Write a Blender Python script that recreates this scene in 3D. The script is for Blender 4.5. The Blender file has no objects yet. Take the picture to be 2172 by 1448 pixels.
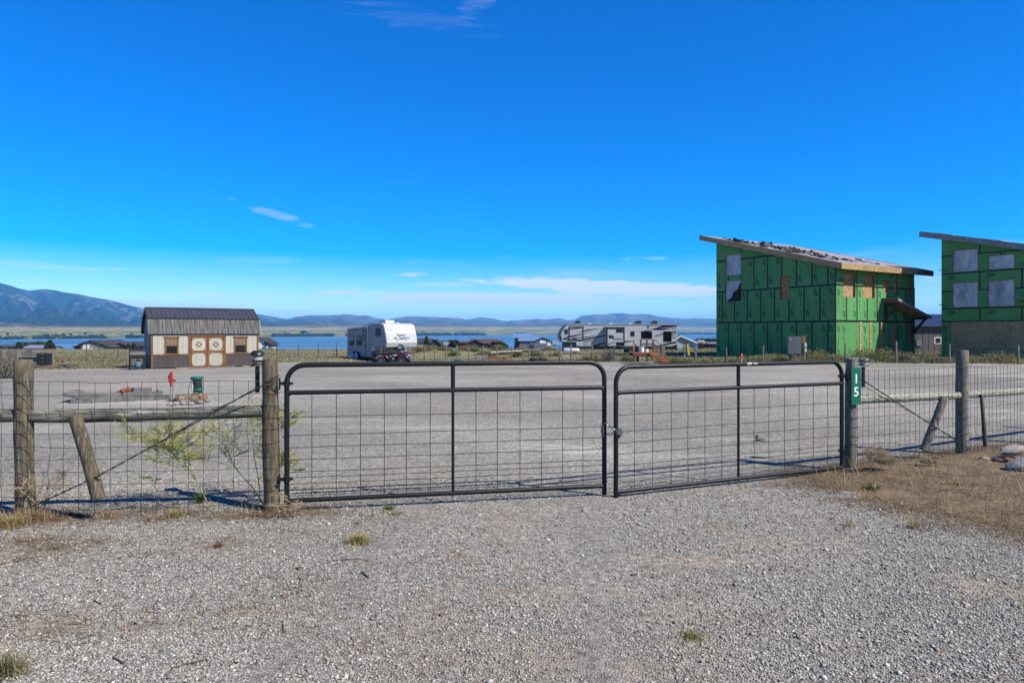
import bpy, bmesh, math, random
import numpy as np
from mathutils import Vector, Matrix

# ---------------------------------------------------------------- camera, sky, sun
SC = bpy.context.scene
COL = SC.collection
HC, F, CX, HY = 1.62, 1448.0, 1086.0, 706.0      # camera height, focal length in photo pixels, image centre, horizon row
cam_data = bpy.data.cameras.new('camera')
cam_data.lens = 24.0; cam_data.sensor_width = 36.0
cam_data.shift_y = (HY - 724.0) / 2172.0
cam_data.clip_start = 0.05; cam_data.clip_end = 60000
cam = bpy.data.objects.new('camera', cam_data)
cam.location = (0, 0, HC); cam.rotation_euler = (math.radians(90), 0, 0)
COL.objects.link(cam); SC.camera = cam

SUN_AZ, SUN_EL = math.radians(-32), math.radians(46)   # azimuth counted from +X towards +Y
sun_dir = Vector((math.cos(SUN_EL) * math.cos(SUN_AZ), math.cos(SUN_EL) * math.sin(SUN_AZ), math.sin(SUN_EL)))
sl = bpy.data.lights.new('sun', 'SUN'); sl.energy = 5.0; sl.angle = math.radians(0.53); sl.color = (1.0, 0.945, 0.86)
so = bpy.data.objects.new('sun', sl); so.rotation_euler = (-sun_dir).to_track_quat('-Z', 'Y').to_euler()
so.location = (30, -20, 60); COL.objects.link(so)

world = bpy.data.worlds.new('World'); SC.world = world; world.use_nodes = True
wn = world.node_tree; wn.nodes.clear()
def N(tree, kind, **kw):
    n = tree.nodes.new(kind)
    for k, v in kw.items():
        if k.startswith('i_'):
            n.inputs[k[2:].replace('_', ' ')].default_value = v
        else:
            setattr(n, k, v)
    return n
def mathn(tree, op, a, b=None, c=None, clamp=False):
    n = tree.nodes.new('ShaderNodeMath'); n.operation = op; n.use_clamp = clamp
    for i, v in enumerate((a, b, c)):
        if v is None: continue
        if isinstance(v, (int, float)): n.inputs[i].default_value = v
        else: tree.links.new(v, n.inputs[i])
    return n.outputs[0]
def mixn(tree, fac, a, b, mode='MIX'):
    n = tree.nodes.new('ShaderNodeMix'); n.data_type = 'RGBA'; n.blend_type = mode
    for s, v in ((n.inputs[0], fac), (n.inputs[6], a), (n.inputs[7], b)):
        if isinstance(v, (int, float)): s.default_value = v
        elif isinstance(v, tuple): s.default_value = (*v[:3], 1)
        else: tree.links.new(v, s)
    return n.outputs[2]
def maprange(tree, v, a, b, c=0.0, d=1.0, smooth=True):
    n = tree.nodes.new('ShaderNodeMapRange'); n.interpolation_type = 'SMOOTHSTEP' if smooth else 'LINEAR'
    tree.links.new(v, n.inputs[0])
    for i, x in enumerate((a, b, c, d)): n.inputs[i + 1].default_value = x
    return n.outputs[0]

sky = N(wn, 'ShaderNodeTexSky', sky_type='NISHITA', sun_disc=False)
sky.sun_elevation = SUN_EL; sky.sun_rotation = math.radians(90) - SUN_AZ
sky.altitude = 1200; sky.air_density = 1; sky.dust_density = 0.25; sky.ozone_density = 4
hs = N(wn, 'ShaderNodeHueSaturation'); hs.inputs['Saturation'].default_value = 1.78; hs.inputs['Value'].default_value = 1.62
hs.inputs['Hue'].default_value = 0.515
wn.links.new(sky.outputs[0], hs.inputs['Color'])
tc = N(wn, 'ShaderNodeTexCoord')
sep = N(wn, 'ShaderNodeSeparateXYZ'); wn.links.new(tc.outputs['Generated'], sep.inputs[0])
dx, dy, dz = sep.outputs
ry = mathn(wn, 'MAXIMUM', mathn(wn, 'ABSOLUTE', dy), 0.02)
el = mathn(wn, 'DIVIDE', dz, mathn(wn, 'SQRT', mathn(wn, 'ADD', mathn(wn, 'MULTIPLY', dx, dx), mathn(wn, 'MULTIPLY', dy, dy))))
az = mathn(wn, 'ARCTAN2', dx, dy)
cv = N(wn, 'ShaderNodeCombineXYZ'); wn.links.new(az, cv.inputs[0]); wn.links.new(el, cv.inputs[1])
def cloud_noise(sx, sy, detail, off, rough=0.6, dist=0.3):
    mp = N(wn, 'ShaderNodeMapping'); mp.inputs['Scale'].default_value = (sx, sy, 1); mp.inputs['Location'].default_value = off
    wn.links.new(cv.outputs[0], mp.inputs[0])
    n = N(wn, 'ShaderNodeTexNoise'); n.inputs['Scale'].default_value = 1.0; n.inputs['Detail'].default_value = detail
    n.inputs['Roughness'].default_value = rough; n.inputs['Distortion'].default_value = dist
    wn.links.new(mp.outputs[0], n.inputs['Vector']); return n.outputs[0]
def ellipse(a0, e0, ra, re, tilt=0.0):
    da = mathn(wn, 'SUBTRACT', az, a0)
    de = mathn(wn, 'SUBTRACT', mathn(wn, 'SUBTRACT', el, e0), mathn(wn, 'MULTIPLY', da, tilt))
    d = mathn(wn, 'ADD', mathn(wn, 'POWER', mathn(wn, 'ABSOLUTE', mathn(wn, 'DIVIDE', da, ra)), 2.0),
              mathn(wn, 'POWER', mathn(wn, 'ABSOLUTE', mathn(wn, 'DIVIDE', de, re)), 2.0))
    return mathn(wn, 'SUBTRACT', 1.0, d)
streak = cloud_noise(7, 60, 6, (3.1, 1.7, 0))
fine = cloud_noise(24, 150, 5, (9.3, 4.2, 0))
nz = mathn(wn, 'ADD', mathn(wn, 'MULTIPLY', streak, 0.55), mathn(wn, 'MULTIPLY', fine, 0.45))
masks = []
for (px, py, rx, ry_, tilt, gain, top) in [(1290, 610, 290, 19, -0.06, 1.5, 0.8), (1060, 633, 330, 15, 0.0, 1.6, 0.7),
        (760, 622, 110, 9, 0.0, 0.75, 0.7), (880, 582, 45, 6, 0.05, 0.6, 0.5), (790, 596, 45, 5, 0.05, 0.55, 0.4), (930, 603, 70, 7, 0.0, 0.6, 0.5),
        (580, 454, 75, 10, -0.28, 0.5, 0.2), (430, 603, 45, 8, 0, 0.6, 0.4), (440, 620, 60, 7, 0, 0.6, 0.45), (595, 624, 50, 6, 0, 0.6, 0.4),
        (320, 655, 320, 22, 0, 0.85, 0.5), (2010, 590, 100, 9, 0, 0.7, 0.5), (1350, 548, 70, 5, 0, .5, .3), (1010, 16, 40, 26, 0.4, 0.5, 0.07), (880, 40, 180, 26, -0.1, 0.6, 0.035)
        ]:
    a0 = math.atan2(px - CX, F); e0 = (HY - py) / math.hypot(F, px - CX)
    k = F / (1 + ((px - CX) / F) ** 2)
    m = ellipse(a0, e0, rx / F, ry_ / F, tilt)
    s = mathn(wn, 'ADD', mathn(wn, 'ADD', mathn(wn, 'MULTIPLY', m, 0.55 * gain), 0.05 * gain), mathn(wn, 'MULTIPLY', mathn(wn, 'SUBTRACT', nz, 0.5), 3.6))
    masks.append(mathn(wn, 'MULTIPLY', mathn(wn, 'MULTIPLY', maprange(wn, s, 0.0, 0.55), top), maprange(wn, m, -0.6, 0.05)))
# thin wisps that go on all round the horizon
wis = cloud_noise(5, 45, 6, (0.4, 7.7, 0))
ban = mathn(wn, 'MULTIPLY', maprange(wn, el, 0.0, 0.03), maprange(wn, el, 0.13, 0.05))
masks.append(mathn(wn, 'MULTIPLY', mathn(wn, 'MULTIPLY', maprange(wn, wis, 0.53, 0.75), ban), 0.55))
cm = masks[0]
for m in masks[1:]: cm = mathn(wn, 'MAXIMUM', cm, m)
skyc = mixn(wn, cm, hs.outputs[0], (8.3, 8.3, 8.9))
bg = N(wn, 'ShaderNodeBackground'); bg.inputs['Strength'].default_value = 0.071
wn.links.new(skyc, bg.inputs['Color'])
wo = N(wn, 'ShaderNodeOutputWorld'); wn.links.new(bg.outputs[0], wo.inputs['Surface'])

vs = SC.view_settings
vs.view_transform = 'Standard'; vs.look = 'None'; vs.exposure = 0.85; vs.gamma = 1.0; vs.use_curve_mapping = False
SC.render.engine = 'CYCLES'
SC.cycles.use_denoising = True
SC.cycles.max_bounces = 6; SC.cycles.diffuse_bounces = 3; SC.cycles.glossy_bounces = 3; SC.cycles.transparent_max_bounces = 12
SC.cycles.volume_bounces = 0
try: SC.cycles.denoiser = 'OPENIMAGEDENOISE'; SC.cycles.denoising_input_passes = 'RGB_ALBEDO_NORMAL'
except Exception: pass

# ---------------------------------------------------------------- helpers
R = random.Random(7)
NP = np.random.default_rng(11)
def S(a, b, x):
    t = np.clip((x - a) / (b - a), 0, 1); return t * t * (3 - 2 * t)
def PX(px, depth): return (px - CX) / F * depth                     # a photo column at a distance -> X
def PZ(py, depth): return HC - (py - HY) / F * depth                # a photo row at a distance -> height
def vnoise(x, y, seed=0):
    x = np.asarray(x, float); y = np.asarray(y, float)
    xi = np.floor(x).astype(np.int64); yi = np.floor(y).astype(np.int64); fx = x - xi; fy = y - yi
    fx = fx * fx * (3 - 2 * fx); fy = fy * fy * (3 - 2 * fy)
    def h(a, b):
        n = (a * 374761393 + b * 668265263 + seed * 974711) & 0x7fffffff
        n = ((n ^ (n >> 13)) * 1274126177) & 0x7fffffff
        return ((n ^ (n >> 16)) & 0xffff) / 65535.0
    return (h(xi, yi) * (1 - fx) + h(xi + 1, yi) * fx) * (1 - fy) + (h(xi, yi + 1) * (1 - fx) + h(xi + 1, yi + 1) * fx) * fy
def fbm(x, y, seed=0, o=4):
    s = 0; a = .5; t = 0
    for i in range(o):
        s = s + a * vnoise(x, y, seed + i); t += a; a *= .5; x = x * 2.03; y = y * 2.03
    return s / t
def ground(x, y):                                                    # height of the land
    x = np.asarray(x, float); y = np.asarray(y, float)
    g = -0.30 * S(25, 42, y) * S(-13, -9, x) * (1 - S(10, 18, x))
    g = g - 0.3 * S(40, 60, y) * (1 - S(-13, -9, x)) - 0.2 * S(42, 60, y) * S(10, 18, x)
    g = g - 0.8 * S(60, 90, y)
    g = g - 0.03 * np.maximum(0, y - 115)
    g = g + (0.30 + .42 * fbm(x * .5, y * .5, 5)) * S(-9.5, -7, x) * (1 - S(3, 5.5, x)) * S(50.5, 54, y) * (1 - S(58, 64, y))
    g = g + 0.10 * (fbm(x * .3, y * .3, 3) - .5) * S(45, 55, y)
    return np.maximum(g, -15.5)
def gz(x, y): return float(ground(x, y))

class MB:
    def __init__(s): s.v = []; s.f = []
    def add(s, vs, fs):
        b = len(s.v); s.v += [tuple(v) for v in vs]; s.f += [tuple(i + b for i in f) for f in fs]; return s
    def box(s, c, d, m=None):
        hx, hy, hz = d[0] / 2, d[1] / 2, d[2] / 2
        vs = [Vector((x * hx, y * hy, z * hz)) for z in (-1, 1) for y in (-1, 1) for x in (-1, 1)]
        if m is not None: vs = [m @ v for v in vs]
        vs = [v + Vector(c) for v in vs]
        return s.add(vs, [(0, 2, 3, 1), (4, 5, 7, 6), (0, 1, 5, 4), (2, 6, 7, 3), (0, 4, 6, 2), (1, 3, 7, 5)])
    def b2(s, a, b):                                                 # box from two corners
        return s.box([(p + q) / 2 for p, q in zip(a, b)], [abs(q - p) for p, q in zip(a, b)])
    def bar(s, a, b, w, h, up=(0, 0, 1)):
        a, b = Vector(a), Vector(b); d = b - a; L = d.length; d.normalize(); up = Vector(up)
        sd = d.cross(up)
        if sd.length < 1e-4: sd = d.cross(Vector((1, 0, 0)))
        sd.normalize(); u = sd.cross(d)
        return s.box((a + b) / 2, (w, L, h), Matrix((sd, d, u)).transposed())
    def tube(s, pts, r, n=8, cap=True, closed=False):
        pts = [Vector(p) for p in pts]; k = len(pts)
        rs = r if isinstance(r, (list, tuple)) else [r] * k
        ref = None; rings = []
        for i, p in enumerate(pts):
            if closed: d = pts[(i + 1) % k] - pts[i - 1]
            else: d = pts[min(i + 1, k - 1)] - pts[max(i - 1, 0)]
            d.normalize()
            if ref is None:
                ref = Vector((0, 0, 1)) if abs(d.z) < .9 else Vector((1, 0, 0))
            x = ref - d * ref.dot(d)
            if x.length < 1e-5: x = d.orthogonal()
            x.normalize(); y = d.cross(x); ref = x
            rings.append([p + (x * math.cos(2 * math.pi * j / n) + y * math.sin(2 * math.pi * j / n)) * rs[i] for j in range(n)])
        vs = [v for q in rings for v in q]; fs = []
        for i in range(k if closed else k - 1):
            a, b = i * n, ((i + 1) % k) * n
            fs += [(a + j, a + (j + 1) % n, b + (j + 1) % n, b + j) for j in range(n)]
        if cap and not closed: fs += [tuple(range(n - 1, -1, -1)), tuple(range((k - 1) * n, k * n))]
        return s.add(vs, fs)
    def cyl(s, a, b, r, n=12, r2=None): return s.tube([a, b], [r, r if r2 is None else r2], n)
    def prism(s, poly, f0, f1):                                      # poly: 2-d points; f0, f1 map a point to the two faces
        n = len(poly); vs = [f0(*p) for p in poly] + [f1(*p) for p in poly]
        fs = [tuple(range(n)), tuple(range(2 * n - 1, n - 1, -1))] + [(i, i + n, (i + 1) % n + n, (i + 1) % n) for i in range(n)]
        return s.add(vs, fs)
    def ball(s, c, r, n=8, m=5, sq=(1, 1, 1), jit=0, rnd=R):
        vs = [(0, 0, 1)]; fs = []
        for i in range(1, m):
            t = math.pi * i / m
            for j in range(n):
                p = 2 * math.pi * j / n; vs.append((math.sin(t) * math.cos(p), math.sin(t) * math.sin(p), math.cos(t)))
        vs.append((0, 0, -1))
        fs += [(0, 1 + j, 1 + (j + 1) % n) for j in range(n)]
        for i in range(m - 2):
            a = 1 + i * n
            fs += [(a + j, a + n + j, a + n + (j + 1) % n, a + (j + 1) % n) for j in range(n)]
        a = 1 + (m - 2) * n; fs += [(a + j, len(vs) - 1, a + (j + 1) % n) for j in range(n)]
        out = []
        for v in vs:
            k = r * (1 + rnd.uniform(-jit, jit)) if jit else r
            out.append((c[0] + v[0] * k * sq[0], c[1] + v[1] * k * sq[1], c[2] + v[2] * k * sq[2]))
        return s.add(out, fs)
    def mesh(s, name, mat, smooth=False):
        me = bpy.data.meshes.new(name); me.from_pydata(s.v, [], s.f); 
        bm = bmesh.new(); bm.from_mesh(me); bmesh.ops.recalc_face_normals(bm, faces=bm.faces); bm.to_mesh(me); bm.free()
        if mat is not None: me.materials.append(MATS[mat] if isinstance(mat, str) else mat)
        if smooth: 
            for p in me.polygons: p.use_smooth = True
            try: me.set_sharp_from_angle(angle=math.radians(40))
            except Exception: pass
        return me
    def build(s, name, mat, parent=None, smooth=False):
        return link(name, s.mesh(name, mat, smooth), parent)
def link(name, data, parent=None, loc=None, rot=None):
    o = bpy.data.objects.new(name, data); COL.objects.link(o)
    if parent is not None: o.parent = parent
    if loc is not None: o.location = loc
    if rot is not None: o.rotation_euler = rot
    return o
def tag(o, label, cat, group=None):
    o['label'] = label; o['category'] = cat
    if group: o['group'] = group
    return o
def thing(name, label, cat, loc=(0, 0, 0), rz=0.0, group=None):
    return tag(link(name, None, None, loc, (0, 0, rz)), label, cat, group)
def struct(o, kind='structure'): o['kind'] = kind; return o
def npmesh(name, V, Fc, mat, colors=None, smooth=False):
    V = np.asarray(V, np.float32); Fc = np.asarray(Fc, np.int32); k = Fc.shape[1]
    me = bpy.data.meshes.new(name)
    me.vertices.add(len(V)); me.vertices.foreach_set('co', V.ravel())
    me.loops.add(Fc.size); me.loops.foreach_set('vertex_index', Fc.ravel())
    me.polygons.add(len(Fc)); me.polygons.foreach_set('loop_start', np.arange(0, Fc.size, k, dtype=np.int32))
    me.polygons.foreach_set('loop_total', np.full(len(Fc), k, np.int32))
    if smooth: me.polygons.foreach_set('use_smooth', np.ones(len(Fc), bool))
    me.update(calc_edges=True)
    if colors is not None:
        a = me.color_attributes.new('Col', 'FLOAT_COLOR', 'POINT')
        c = np.ones((len(V), 4), np.float32); c[:, :3] = colors; a.data.foreach_set('color', c.ravel())
    if mat: me.materials.append(MATS[mat])
    return me

# ---------------------------------------------------------------- materials
MATS = {}
ALB = .74
def dim(c): return tuple(v * ALB for v in c)
def M(name, base, col2=None, rough=.75, scale=6, stretch=(1, 1, 1), bump=.15, bscale=None, metal=0., contrast=(.35, .65), spec=.35, rnd=.0, speck=None, speck_s=60, world=False, coat=0):
    m = bpy.data.materials.new(name); m.use_nodes = True; t = m.node_tree
    b = t.nodes['Principled BSDF']; b.inputs['Roughness'].default_value = rough; b.inputs['Metallic'].default_value = metal
    b.inputs['Specular IOR Level'].default_value = spec
    if coat: b.inputs['Coat Weight'].default_value = coat
    if col2 is None: col2 = tuple(c * .72 for c in base)
    base, col2 = dim(base), dim(col2)
    if speck is not None: speck = dim(speck)
    tcn = N(t, 'ShaderNodeTexCoord'); src = tcn.outputs['Object']
    if world: src = N(t, 'ShaderNodeNewGeometry').outputs['Position']
    mp = N(t, 'ShaderNodeMapping'); mp.inputs['Scale'].default_value = stretch; t.links.new(src, mp.inputs[0])
    if rnd:
        oi = N(t, 'ShaderNodeObjectInfo'); cx = N(t, 'ShaderNodeCombineXYZ')
        for i in range(3): t.links.new(mathn(t, 'MULTIPLY', oi.outputs['Random'], 37.0 + i * 11), cx.inputs[i])
        t.links.new(cx.outputs[0], mp.inputs['Location'])
    n1 = N(t, 'ShaderNodeTexNoise'); n1.inputs['Scale'].default_value = scale; n1.inputs['Detail'].default_value = 6; n1.inputs['Roughness'].default_value = .62
    t.links.new(mp.outputs[0], n1.inputs['Vector'])
    c = mixn(t, maprange(t, n1.outputs[0], *contrast), tuple(base), tuple(col2))
    if speck is not None:
        n3 = N(t, 'ShaderNodeTexNoise'); n3.inputs['Scale'].default_value = speck_s; n3.inputs['Detail'].default_value = 3
        t.links.new(mp.outputs[0], n3.inputs['Vector']); c = mixn(t, maprange(t, n3.outputs[0], .56, .68), c, tuple(speck))
    if rnd:
        k = mathn(t, 'ADD', mathn(t, 'MULTIPLY', oi.outputs['Random'], 2 * rnd), 1 - rnd)
        v = N(t, 'ShaderNodeVectorMath', operation='SCALE'); t.links.new(c, v.inputs[0]); t.links.new(k, v.inputs[3]); c = v.outputs[0]
    t.links.new(c, b.inputs['Base Color'])
    if bump:
        n2 = N(t, 'ShaderNodeTexNoise'); n2.inputs['Scale'].default_value = bscale or scale * 5; n2.inputs['Detail'].default_value = 5
        t.links.new(mp.outputs[0], n2.inputs['Vector'])
        bp = N(t, 'ShaderNodeBump'); bp.inputs['Strength'].default_value = bump; bp.inputs['Distance'].default_value = .02
        t.links.new(n2.outputs[0], bp.inputs['Height']); t.links.new(bp.outputs[0], b.inputs['Normal'])
    MATS[name] = m; return m
def MC(name, rough=.85, spec=.2, trans=0.0):                          # colour carried piece by piece
    m = bpy.data.materials.new(name); m.use_nodes = True; t = m.node_tree; b = t.nodes['Principled BSDF']
    a0 = N(t, 'ShaderNodeAttribute', attribute_name='Col'); a = N(t, 'ShaderNodeVectorMath', operation='SCALE'); t.links.new(a0.outputs['Color'], a.inputs[0]); a.inputs[3].default_value = ALB; t.links.new(a.outputs[0], b.inputs['Base Color'])
    b.inputs['Roughness'].default_value = rough; b.inputs['Specular IOR Level'].default_value = spec
    if trans:
        tr = N(t, 'ShaderNodeBsdfTranslucent'); t.links.new(a.outputs[0], tr.inputs['Color'])
        mx = N(t, 'ShaderNodeMixShader'); mx.inputs[0].default_value = trans
        t.links.new(b.outputs[0], mx.inputs[1]); t.links.new(tr.outputs[0], mx.inputs[2])
        t.links.new(mx.outputs[0], t.nodes['Material Output'].inputs['Surface'])
    MATS[name] = m; return m
MC('stone_bits'); MC('blades', .8, .15, .3); MC('hay', .9, .1, .2)
M('wood_post', (.165, .13, .08), (.055, .042, .027), rough=.9, scale=5, stretch=(7, 7, .7), bump=.5, bscale=30, contrast=(.38, .6), rnd=.12, speck=(.22, .21, .145), speck_s=5)
M('wood_rail', (.21, .195, .15), (.075, .066, .05), rough=.9, scale=5, stretch=(.8, 7, 7), bump=.5, bscale=30, rnd=.1, speck=(.33, .36, .29), speck_s=4)
M('wood_pale', (.42, .43, .34), (.25, .25, .18), rough=.9, scale=5, stretch=(.8, 6, 6), bump=.5, bscale=26, rnd=.1)
M('wood_grey_post', (.23, .205, .165), (.095, .082, .065), rough=.9, scale=5, stretch=(7, 7, .7), bump=.5, bscale=30, rnd=.12, speck=(.33, .34, .28), speck_s=5)
M('wood_dark', (.14, .12, .09), (.06, .05, .04), rough=.9, scale=5, stretch=(5, 5, .6), bump=.4, rnd=.15)
M('black_paint', (.010, .010, .011), (.022, .02, .019), rough=.42, scale=7, bump=.12, bscale=90, spec=.28, contrast=(.5, .8))
M('black_wire', (.018, .018, .018), (.05, .04, .03), rough=.5, scale=10, bump=0)
M('galv_wire', (.045, .045, .05), (.03, .026, .024), rough=.55, scale=14, metal=.2, bump=0)
M('rust_wire', (.12, .08, .06), (.06, .045, .04), rough=.7, scale=14, bump=0)
M('chain_steel', (.45, .44, .42), (.2, .19, .18), rough=.35, metal=.9, scale=30, bump=0)
M('sign_green', (.0, .13, .075), (.0, .115, .066), rough=.35, scale=3, bump=.03)
M('sign_white', (.8, .8, .78), rough=.5, bump=0, col2=(.7, .7, .68))
M('lamp_black', (.02, .02, .022), rough=.4, scale=12, bump=.1)
M('lamp_lens', (.52, .50, .38), (.42, .40, .30), rough=.3, scale=12, bump=.05)
M('red_paint', (.46, .022, .016), (.32, .017, .012), rough=.4, scale=9)
M('pipe_galv', (.42, .45, .5), (.3, .32, .36), rough=.45, metal=.4, scale=10)
M('green_plastic', (.01, .16, .09), (.008, .11, .06), rough=.4, scale=8)
M('smoky_plastic', (.02, .02, .025), (.035, .035, .04), rough=.25, scale=8)
M('rock_tan', (.26, .20, .13), (.12, .09, .06), rough=.95, scale=5, bump=.7, bscale=18, rnd=.35, speck=(.42, .36, .28), speck_s=12)
M('rock_grey', (.34, .34, .34), (.2, .195, .19), rough=.95, scale=4, bump=.6, bscale=20, rnd=.2, speck=(.12, .12, .12), speck_s=30)
M('rock_pale', (.40, .37, .30), (.24, .215, .17), rough=.95, scale=5, bump=.6, bscale=20, rnd=.15)
M('rock_rust', (.36, .16, .06), (.2, .1, .05), rough=.95, scale=5, bump=.6, bscale=20)
M('concrete_block', (.17, .16, .145), (.11, .105, .095), rough=.95, scale=5, bump=.4, bscale=40, rnd=.12)
M('dark_slate', (.06, .055, .055), (.1, .09, .085), rough=.9, scale=8, bump=.5)
M('zip_green', (.10, .315, .098), (.084, .27, .082), rough=.62, scale=.8, bump=.05, bscale=14, rnd=.09, contrast=(.3, .7))
M('zip_tape', (.008, .009, .013), (.02, .022, .03), rough=.45, scale=9, bump=.2)
M('zip_ink', (.018, .075, .026), (.022, .085, .032), rough=.7, scale=20, bump=0)
M('osb', (.44, .28, .125), (.22, .13, .055), rough=.85, scale=5, stretch=(2, 2, 2), bump=.35, bscale=12, contrast=(.4, .62), rnd=.08, speck=(.55, .40, .21), speck_s=4)
M('osb_grey', (.60, .40, .215), (.28, .175, .09), rough=.9, scale=5, stretch=(2, 2, 2), bump=.35, bscale=12, rnd=.08, speck=(.33, .28, .21), speck_s=4)
M('framing_lumber', (.30, .19, .115), (.2, .125, .075), rough=.85, scale=4, stretch=(4, 4, .6), bump=.2, rnd=.15)
M('dark_timber', (.085, .06, .045), (.045, .035, .03), rough=.9, scale=4, stretch=(4, 4, 1), bump=.3)
M('roof_felt', (.012, .012, .013), (.03, .03, .032), rough=.8, scale=8, bump=.4)
M('underlay', (.33, .30, .31), (.22, .20, .21), rough=.8, scale=2.5, bump=.3)
M('plastic_film', (.60, .60, .63), (.30, .30, .35), rough=.3, scale=.9, stretch=(1, 1.1, .25), bump=.12, bscale=3, spec=.5)
M('interior_dark', (.02, .018, .016), (.01, .01, .01), bump=0)  # near black stands for the shade inside openings and open bays
M('grey_box', (.15, .155, .165), (.13, .135, .145), rough=.45, scale=2, bump=.05)
M('cedar', (.40, .16, .05), (.25, .095, .03), rough=.8, scale=4, stretch=(1, 1, 5), bump=.2, rnd=.12)
M('cedar_dark', (.12, .05, .025), (.07, .03, .018), rough=.8, scale=4, bump=.2, rnd=.12)
M('brown_siding', (.105, .085, .075), (.09, .072, .064), rough=.6, scale=1.5, bump=.05)
M('blue_metal_roof', (.075, .095, .16), (.06, .08, .135), rough=.35, scale=2, bump=.05, metal=.3)
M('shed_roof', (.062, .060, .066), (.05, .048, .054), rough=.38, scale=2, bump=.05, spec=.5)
M('shed_roof_steep', (.17, .16, .15), (.06, .056, .054), rough=.7, scale=2, stretch=(7, 1, .25), bump=.1, bscale=6, spec=.12)  # pale streaks put the sun's glint into the dark roof colour
M('shed_beige', (.43, .40, .325), (.39, .36, .29), rough=.75, scale=3, bump=.06, rnd=.05)
M('shed_shade', (.19, .215, .225), (.165, .19, .2), rough=.75, scale=3, bump=.06)  # beige greyed to carry the shade of end wall and eave band
M('shed_dark', (.072, .055, .052), (.058, .045, .043), rough=.7, scale=3, bump=.08, rnd=.08)
M('shed_trim', (.20, .088, .024), (.14, .06, .016), rough=.65, scale=4, stretch=(1, 1, 1), bump=.15, rnd=.06)
M('window_dark', (.008, .008, .010), (.012, .012, .015), rough=.12, scale=2, bump=0, spec=.25)
M('window_blind', (.23, .15, .09), (.17, .11, .07), rough=.6, scale=2, stretch=(.3, .3, 18), bump=0)
M('white_metal', (.53, .525, .505), (.48, .475, .455), rough=.38, scale=1.5, bump=.03, spec=.5)
M('rv_skin', (.43, .45, .47), (.38, .40, .42), rough=.35, scale=1.2, bump=.03, spec=.5)
M('white_trim', (.78, .78, .77), rough=.5, col2=(.7, .7, .69), bump=0)
M('trailer_side', (.33, .335, .345), (.28, .285, .295), rough=.45, scale=1.5, bump=.04)
M('decal_dark', (.02, .02, .026), (.03, .03, .04), rough=.3, scale=3, bump=0)
M('decal_navy', (.02, .025, .10), (.025, .03, .12), rough=.3, scale=3, bump=0)
M('decal_grey', (.3, .32, .35), (.25, .27, .3), rough=.3, scale=3, bump=0)
M('decal_teal', (.10, .16, .15), (.2, .26, .25), rough=.5, scale=3, bump=0)
M('rubber', (.018, .018, .018), (.03, .028, .026), rough=.85, scale=20, bump=.2)
M('rim', (.3, .3, .3), (.2, .2, .2), rough=.35, metal=.7, bump=0)
M('wheel_cover', (.38, .45, .55), (.3, .37, .46), rough=.5, bump=.1)
M('atv_red', (.085, .003, .007), (.05, .002, .005), rough=.25, spec=.6, bump=0, coat=.5)
M('black_plastic', (.013, .013, .014), (.022, .022, .022), rough=.5, scale=12, bump=.1)
M('clear_plastic', (.35, .34, .37), (.25, .25, .28), rough=.2, bump=.2)
M('amber', (.45, .16, .03), rough=.3, bump=0, col2=(.4, .14, .03))
M('brick_red', (.28, .14, .09), (.2, .1, .065), rough=.9, scale=8, bump=.3, rnd=.1)
M('board_fence', (.24, .215, .18), (.13, .11, .09), rough=.9, scale=4, stretch=(5, 5, .5), bump=.3, rnd=.3)
M('blue_tank', (.14, .25, .38), rough=.4, bump=0, col2=(.12, .21, .33))
M('steel_rust', (.33, .10, .025), (.2, .065, .02), rough=.9, scale=3, bump=.3)
M('plank_grey', (.30, .31, .33), (.2, .2, .21), rough=.9, scale=4, bump=.2)
M('yellow_plastic', (.62, .42, .02), rough=.45, bump=0, col2=(.55, .36, .02))
M('orange_plastic', (.72, .12, .02), rough=.5, bump=0, col2=(.6, .1, .02))
M('far_tan', (.27, .24, .2), (.24, .21, .175), rough=.8, scale=.5, bump=0)
M('far_brown', (.13, .075, .05), (.1, .06, .042), rough=.8, scale=.6, bump=0)
M('far_roof', (.055, .045, .045), (.04, .034, .034), rough=.8, scale=.6, bump=.1)
M('far_roof_red', (.105, .05, .045), (.08, .04, .036), rough=.8, scale=.6, bump=.1)
M('far_lilac', (.24, .24, .30), (.2, .2, .25), rough=.5, scale=.6, bump=0)
M('far_green', (.05, .075, .045), (.04, .06, .036), rough=.8, scale=.6, bump=0)
M('far_blue', (.20, .33, .50), (.18, .30, .46), rough=.4, scale=.6, bump=0, metal=.3)
M('far_slate', (.12, .135, .165), (.1, .115, .14), rough=.7, scale=.6, bump=0)
M('far_grey', (.36, .39, .37), (.33, .36, .34), rough=.8, scale=.6, bump=0)
M('far_dark', (.025, .023, .022), (.04, .036, .035), rough=.7, scale=.6, bump=0)
M('bark', (.12, .085, .06), (.06, .045, .03), rough=.95, scale=9, bump=.4)
MC('leaves', .7, .2, .2)
M('stem_green', (.40, .39, .11), (.27, .29, .08), rough=.8, scale=9, bump=0)
M('stem_dry', (.42, .33, .21), (.28, .2, .12), rough=.9, scale=9, bump=0)

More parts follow.
